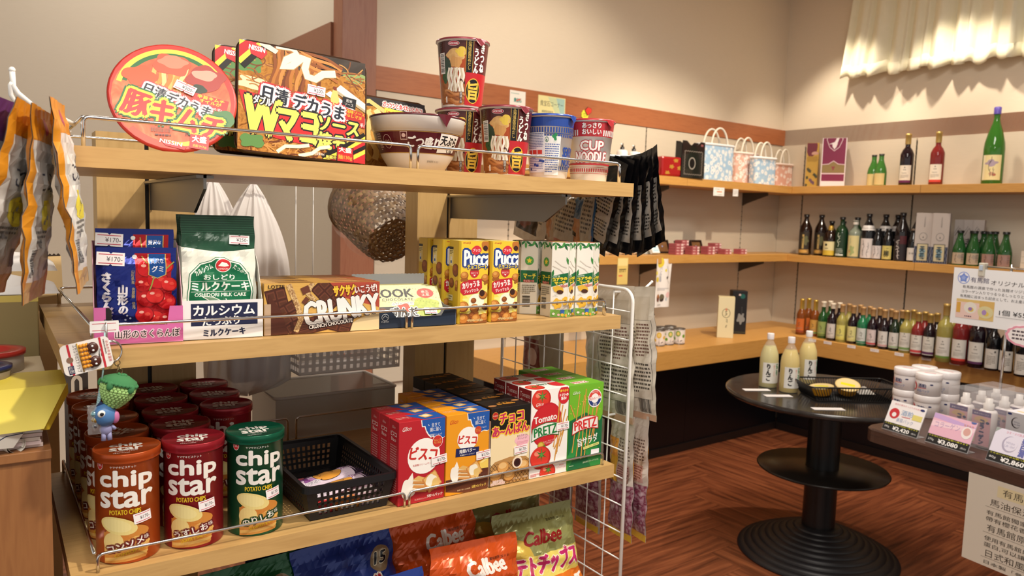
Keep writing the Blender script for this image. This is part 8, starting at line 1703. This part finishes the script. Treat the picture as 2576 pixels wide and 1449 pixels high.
def jar(label, loc, group, z=0):
    t = thing('cosmetic_jar', label, 'jar', loc, TA-.25, group); b = MB(); b.lathe([(.043, 0), (.046, .003), (.046, .055), (.045, .058)], M('e9e4e4', .3), 36, caps=(True, True))
    b.art([('e', -.032, .032, .017, .018, 'c8343c'), ('e', -.032, .030, .009, .010, 'e9e4e4'), ('t', '酒粕', .006, .038, .030, .015, NV, {'b': .03}), ('t', '美容パック', .010, .018, .046, .011, '5a7ab8'), ('l', [(-.010, .028), (.022, .029)], .002, 'c8343c'), ('t', 'SAKEKASU PACK', .006, .007, .044, .003, '8aa0c8'), ('e', .040, .045, .006, .003, NV)], lambda x, z, o: ((.046+o)*math.sin(x/.046), -(.046+o)*math.cos(x/.046), z), (.3, 0), cx=.009); b.build('jar_body', t)
    b = MB(); b.lathe([(.0465, .0585), (.0475, .062), (.0475, .082), (.045, .085), (.0005, .0853)], M('eee9e9', .3), 36, caps=(False, False)); b.art([('p', quad(.008, -.005, .04, .014, .3), 'e0a8b0'), ('t', '酒粕', .008, -.005, .03, .009, 'f0e8e8')], top(.0853), (.3, 0)); b.build('lid', t); return t
q0 = on_z(2283, 925, ZC2+.158); 
jA = jar('white jar with red swirl, upper of the pair at the table corner', Vector((q0.x, q0.y, ZC2+.0862*KS)), 'white jars on the cosmetics table')
dup(jA, 'white jar with red swirl, lower of the pair at the table corner', Vector((q0.x, q0.y, ZC2)))
q1 = Vector((q0.x, q0.y, 0))+tx*.093-ty*.011
dup(jA, 'white jar with red swirl, upper of the pair next to the clear boxes', Vector((q1.x, q1.y, ZC2+.0862*KS)), TA-.05); dup(jA, 'white jar with red swirl, lower of the pair next to the clear boxes', Vector((q1.x, q1.y, ZC2)), TA-.05)
for i, (a, c) in enumerate(((.004, .096), (.096, .091))):
    q2 = Vector((q0.x, q0.y, 0))+tx*a+ty*c
    dup(jA, 'white jar in the second row, upper one behind the %s pair' % ('corner', 'inner')[i], Vector((q2.x, q2.y, ZC2+.0862*KS))); dup(jA, 'white jar in the second row, lower one behind the %s pair' % ('corner', 'inner')[i], Vector((q2.x, q2.y, ZC2)))
def lotion(label, loc):
    t = thing('boxed_lotion', label, 'lotion box', loc, TA, 'clear boxes of pink labelled lotion'); W = .078; H = .185
    b = MB(); b.lathe([(.026, .002), (.028, .006), (.028, .120), (.024, .128), (.012, .131)], M('e6e0de', .3), 28, X=Matrix.Translation((0, .04, 0)), caps=(True, True)); b.build('bottle_body', t)
    b = MB(); b.lathe([(.016, .1315), (.016, .150), (.011, .153), (.011, .168), (.0005, .1685)], M('e8e4e0', .3), 20, X=Matrix.Translation((0, .04, 0))); b.build('pump', t)
    b = MB(); b.box(-W/2, W/2, 0, .08, 0, H, M('f0ecee', .06, 0, .5, .16)); b.build('clear_box', t)
    b = MB(); b.box(-.031, .031, .0022, .0030, .012, .128, M('d8a8b0', .4)); b.art([('r', -.031, .112, .031, .128, '6a5c8a'), ('t', '薬用コラーゲン', 0, .119, .05, .005, 'e8e0e8'), ('b', 0, .10, .022, .010, 4, .1, 'd8b48c'), ('t', 'コラーゲン', .004, .058, .015, .082, '33406e', {'v': 1, 'b': .03}), ('e', .022, .092, .006, .0045, '33406e'), ('r', -.026, .02, -.016, .05, 'e6d4c0')], front(.0022), (.4, 0)); b.build('pink_label', t); return t
lc = tl(0, 0); q3 = on_z(2370, 1085, ZC2); a0 = (q3-c0).dot(tx)
l1 = lotion('clear lotion box beside the white jars, front row', tl(.268, .135)); dup(l1, 'clear lotion box beside the white gel boxes, front row', tl(.352, .125))
for i, (a, c) in enumerate(((.27, .222), (.354, .212), (.27, .309), (.354, .299))): dup(l1, 'clear lotion box further back, %s' % ('second row behind the jars side', 'second row on the gel side', 'last row on the jars side', 'last row on the gel side')[i], tl(a, c))
def gel(label, loc):
    W, D, H = .088, .088, .072; b = MB(); b.box(-W/2, W/2, 0, D, 0, H, M('e2dfe4', .35), ch=.001); s = W/100
    b.art(A([('r', -50, 0, 50, 82, 'c8c6ca'), ('r', -50, 4, 50, 11, NV), ('p', [(20, 82), (50, 82), (50, 56)], '5c4c4c'), ('e', -14, 44, 17, 20, '4a4448'), ('e', -11, 45, 15, 18, 'c8c6ca'), ('t', 'White\nLift Gel', -12, 42, 24, 15, '4a5070'), ('t', '美白潤', 24, 42, 12, 46, NV, {'v': 1, 'b': .02}), ('t', '薬用', 38, 58, 5, 18, NV, {'v': 1}), ('e', -38, 74, 8, 4, NV)], s), front(0), (.35, 0), bounds=(-W/2+.001, .001, W/2-.001, H-.001))
    b.art(A([('r', -30, 28, 36, 38, 'd8c058'), ('b', 4, 58, 22, 14, 4, .1, '5a6aa8'), ('t', '美白潤', 4, 58, 30, 9, 'e8e8f0')], s), top(H), (.35, 0)); o = b.build('gel_box', None, loc, TA); return tag(o, label, 'gel box', 'white gel boxes')
g1 = gel('white gel box, lower one of the stack closest to the lotion boxes', tl(.462, .150))
dup(g1, 'white gel box, upper one of the stack closest to the lotion boxes', tl(.462, .150, .0725))
for i, (a, c, z, n) in enumerate(((.553, .145, 0, 'lower one of the next stack toward the picture edge'), (.553, .145, .0725, 'upper one of the next stack toward the picture edge'), (.466, .240, 0, 'lower one in the row behind'), (.466, .240, .0725, 'upper one in the row behind'), (.557, .236, 0, 'lower one at the back by the picture edge'), (.557, .236, .0725, 'upper one at the back by the picture edge'))): dup(g1, 'white gel box, '+n, tl(a, c, z))
t = thing('pink_display_card', 'pink card with an oval hole on a yellow tray behind the gel boxes', 'display card', tl(.53, .345), TA)
b = MB(); o = [(-.09, .095), (-.09, 0), (.12, 0), (.12, .115), (-.07, .115)]; b.prism([(-.09, .0), (.14, .0), (.14, .165), (-.09, .165)], 0, .0025, M('e6c4cc', .5), 'y'); b.art([('e', -.03, .13, .034, .017, '5a5450'), ('b', .09, .12, .04, .03, 5, .1, 'd89aac'), ('t', '桜咲く', .075, .13, .02, .05, '7a4a5a', {'v': 1}), ('r', -.09, .0, .14, .07, 'dcc888')], front(0), (.5, 0), bounds=(-.09, 0, .14, .165)); b.build('card', t)
b = MB(); b.box(-.09, .14, .004, .10, 0, .06, M('d8c07c', .5)); b.build('tray', t)
def acrylic(label, a, c, W, H, art, rz=0.0):
    t = thing('price_stand', label, 'price card', tl(a, c), rot=(0, 0, TA+rz), group='acrylic price stands'); X = Matrix.Rotation(-.42, 4, 'X'); ac = M('eef0f2', .05, 0, .5, .3)
    b = MB(); b.box(-W/2, W/2, -.0008, .0008, .001, H, ac, X=X); b.box(-W/2, W/2, -.002, .04, .0002, .0016, ac); b.build('acrylic_stand', t)
    b = MB(); b.box(-W/2+.001, W/2-.001, -.0014, -.0009, .002, H-.001, M('efeaee', .45), X=X); b.art(A(art, W/100), front(-.0014), (.45, 0), bounds=(-W/2+.001, .002, W/2-.001, H-.001), X=X); b.build('printed_card', t)
def pbase(price, g, h): return [('r', -50, 0, 50, 20, '1f1f20'), ('r', -50, 16, 50, 21.5, '2a2a20'), ('t', 'うるおいハリのお肌へ導きます', 0, 18.7, 92, 3.6, 'e0dc3c'), ('t', price, 2, 8.6, 46, 11, 'f2f0ee', {'b': .05}), ('t', g, -38, 9, 14, 6, 'e0dede'), ('t', '(税込)', 38, 8, 13, 5, 'd8d6d6')]
acrylic('acrylic price stand reading ¥2,420 in front of the white jars', .125, .035, .14, .112, [('r', -50, 0, 50, 82, 'f0ecec')]+pbase('¥2,420', '280g', 82)+[('t', '自然の恵みたっぷりのお肌用', 0, 72, 74, 5, 'd88a90'), ('e', -30, 47, 14, 14, 'c8343c'), ('e', -30, 44, 6, 6, 'f0ecec'), ('t', '酒粕', 4, 54, 32, 14, 'a0b4d0', {'b': .02}), ('l', [(-8, 43), (16, 44)], 2, 'c86a70'), ('t', '美容パック', 4, 33, 46, 11, 'a0b0d0'), ('r', 20, 42, 46, 56, 'e0d47c'), ('e', 40, 72, 6, 3, NV)], -.03)
acrylic('acrylic price stand reading ¥3,080 in front of the clear lotion boxes', .300, .030, .15, .108, [('r', -50, 0, 50, 78, 'e8b8cc'), ('p', [(-50, 72), (50, 60), (50, 52), (-50, 60)], 'c8a8d8'), ('p', [(-50, 40), (50, 48), (50, 58), (-50, 54)], 'f0d0dc')]+pbase('¥3,080', '270g', 78)+[('t', 'コラーゲン', -12, 48, 58, 14, 'c0a4cc', {'rot': .05}), ('e', 34, 44, 12, 14, 'f0e8e8'), ('e', 34, 46, 8, 9, 'd8a8a0'), ('t', 'もちもち', 34, 60, 22, 5, 'e8a03c'), ('e', 42, 70, 6, 3, '5a6aa8')], -.03)
acrylic('acrylic price stand reading ¥2,860 in front of the gel boxes', .508, .028, .152, .112, [('r', -50, 0, 50, 80, 'e2deee'), ('p', [(-50, 76), (-50, 62), (-36, 76)], '9aa4a0')]+pbase('¥2,860', '80g', 80)+[('t', 'シミ・ソバカスの集中対策!', 4, 68, 62, 6, 'e0748c'), ('e', -14, 44, 15, 17, 'b0aac0'), ('e', -12, 45, 13.4, 15.4, 'e2deee'), ('t', 'White\nLift Gel', -13, 43, 20, 12, 'a8a4c0'), ('t', '美白潤', 13, 44, 11, 40, '6a70b0', {'v': 1, 'b': .02}), ('r', 24, 26, 46, 56, 'e06a84'), ('g', 26, 28, 44, 54, 5, 'f6dce2'), ('t', '薬用', 24, 60, 4, 12, '6a70b0', {'v': 1}), ('e', 42, 66, 6, 3, NV)], -.03)
# poster on the table front
t = thing('hanging_poster', 'white laminated poster in Chinese hung on the cosmetics table front', 'poster', c0+tx*.375-ty*.004+Vector((0, 0, ZC2-.044)), TA); b = MB(); PW_, PH_ = .42, .30
b.box(0, PW_, -.0012, 0, -PH_+.04, .002, M('ddd8ca', .3), X=Matrix.Rotation(0.0, 4, 'X'))
TX = '4a443c'
b.art([('r', .085, -.045, .30, -.012, 'e2d8b0'), ('t', '有馬館人氣商品', .20, -.028, .20, .022, TX), ('t', '馬油保濕乳液', .155, -.066, .175, .021, TX), ('r', .055, -.082, .40, -.0812, '6a6056'), ('t', '有馬館獨家精選推薦商品', .185, -.098, .25, .014, TX), ('t', '帶有櫻花香氣的馬油乳液', .185, -.117, .25, .014, TX), ('t', '有馬館原創肥皂', .160, -.143, .19, .021, TX), ('r', .055, -.159, .40, -.1582, '6a6056'), ('t', '使用有馬館泉源的原創肥皂', .185, -.175, .25, .014, TX), ('t', '蛋白,可以讓肌膚變得光滑', .185, -.194, .25, .014, TX), ('t', '日式和風小物', .150, -.219, .165, .021, TX), ('r', .055, -.2335, .40, -.2327, '6a6056'), ('t', '日本製「參古織」小物', .175, -.246, .22, .011, TX)], front(-.0012), (.3, 0)); b.build('sheet', t)
# standing sign on a pole
t = thing('sign_stand', 'white sign with a blue flower crest clipped to a steel pole stand', 'sign', tl(.42, .40), TA)
pb = tl(.42, .40)
def hz(px, y): d = ray(px, y); n_ = -ty; k = (n_.dot(pb)-n_.dot(CAM))/n_.dot(d); P_ = CAM+d*k; return Vector(((P_-pb).dot(tx), 0, P_.z-ZC2))
c_tl, c_bl = hz(2414, 673), hz(2394, 797); sw = .36; x0 = min(c_tl.x, c_bl.x); z1 = c_tl.z; z0 = z1-.195
xp = hz(2522, 890).x
b = MB(); b.tube([(xp, .006, .002), (xp, .006, z1+.022)], .0045, CHROME, 10); b.tube([(xp-.10, .002, z1+.010), (xp+.22, .002, z1+.010)], .0035, CHROME, 8); b.build('pole', t)
b = MB(); b.lathe([(.028, .0005), (.028, .006), (.008, .010)], CHROME, 32, X=Matrix.Translation((xp, .006, 0))); b.build('pole_foot', t)
b = MB(); b.box(x0, x0+sw, -.0085, -.007, z0, z1, M('eef0f2', .2), ch=.0); BLU = '7a94dc'
b.art([('e', x0+.036, z1-.034, .021, .021, BLU), ('e', x0+.036, z1-.034, .0185, .0185, 'eef0f8'), ('s', x0+.036, z1-.034, .018, 5, .62, BLU), ('s', x0+.036, z1-.034, .009, 5, .6, '9cb0e8'), ('t', '有馬館', x0+.092, z1-.038, .062, .018, '3c3c6a'), ('t', 'オリジナル石鹸', x0+.205, z1-.042, .15, .017, '2c2a34'),
       ('t', '有馬館の源泉で作った当館オリジナル商品です。', x0+.175, z1-.064, .28, .0105, '4a4a50'), ('t', 'コラーゲン入りでつるつるしっとりとした洗いあがり', x0+.178, z1-.080, .29, .0105, '4a4a50'), ('t', '有馬館に泊まった記念として、お土産にいかがですか', x0+.174, z1-.096, .29, .0105, '4a4a50'),
       ('r', x0+.018, z0+.022, x0+.148, z0+.088, 'dcc07c'), ('r', x0+.018, z0+.022, x0+.10, z0+.078, 'e8ccc4'), ('r', x0+.098, z0+.065, x0+.148, z0+.088, 'd8b46c'), ('e', x0+.068, z0+.060, .022, .020, 'e6e2d8'), ('e', x0+.070, z0+.054, .010, .008, 'dcc45c'), ('e', x0+.068, z0+.056, .007, .006, '9a7ab8'), ('e', x0+.120, z0+.050, .026, .021, 'd8d0a0'), ('e', x0+.122, z0+.045, .010, .008, 'dcc45c'), ('e', x0+.116, z0+.049, .008, .009, 'a88ac0'), ('r', x0+.020, z0+.040, x0+.034, z0+.076, 'd8a84c'), ('g', x0+.05, z0+.026, x0+.09, z0+.034, 1, '7a5a6a'),
       ('t', '1個 ¥550', x0+.215, z0+.056, .10, .019, '26242a'), ('r', x0+.155, z0+.040, x0+.30, z0+.0408, '26242a')], front(-.0085), (.25, 0)); b.build('board', t)
b = MB(); xc = hz(2474, 690).x; b.box(xc-.010, xc+.010, -.016, .008, z1-.024, z1+.022, M('d8d4c4', .2, 0, .5, .75), ch=.003); b.box(xc-.006, xc+.006, -.018, -.0162, z1-.004, z1+.014, M('b8c8d8', .2), ch=.001); b.build('clip', t)
b = MB(); xb = hz(2538, 830).x; o = blob(xb+.055, z0-.012, .058, .034, 12, .03, 3); b.prism(o, -.0125, -.0095, M('e8a0b4', .5), 'y'); b.art([('p', [(xb+.055+(x-xb-.055)*.85, z0-.012+(y-z0+.012)*.82) for x, y in o], 'f2eeee'), ('g', xb+.018, z0-.028, xb+.09, z0+.008, 3, '5a5058')], front(-.0125), (.5, 0)); b.build('pink_note', t)
for o in list(bpy.data.objects):
    if o.name not in old and o.parent is None and o.name.split('.')[0] not in ('display_table', 'hanging_poster', 'sign_stand'): o.scale = (KS, KS, KS)
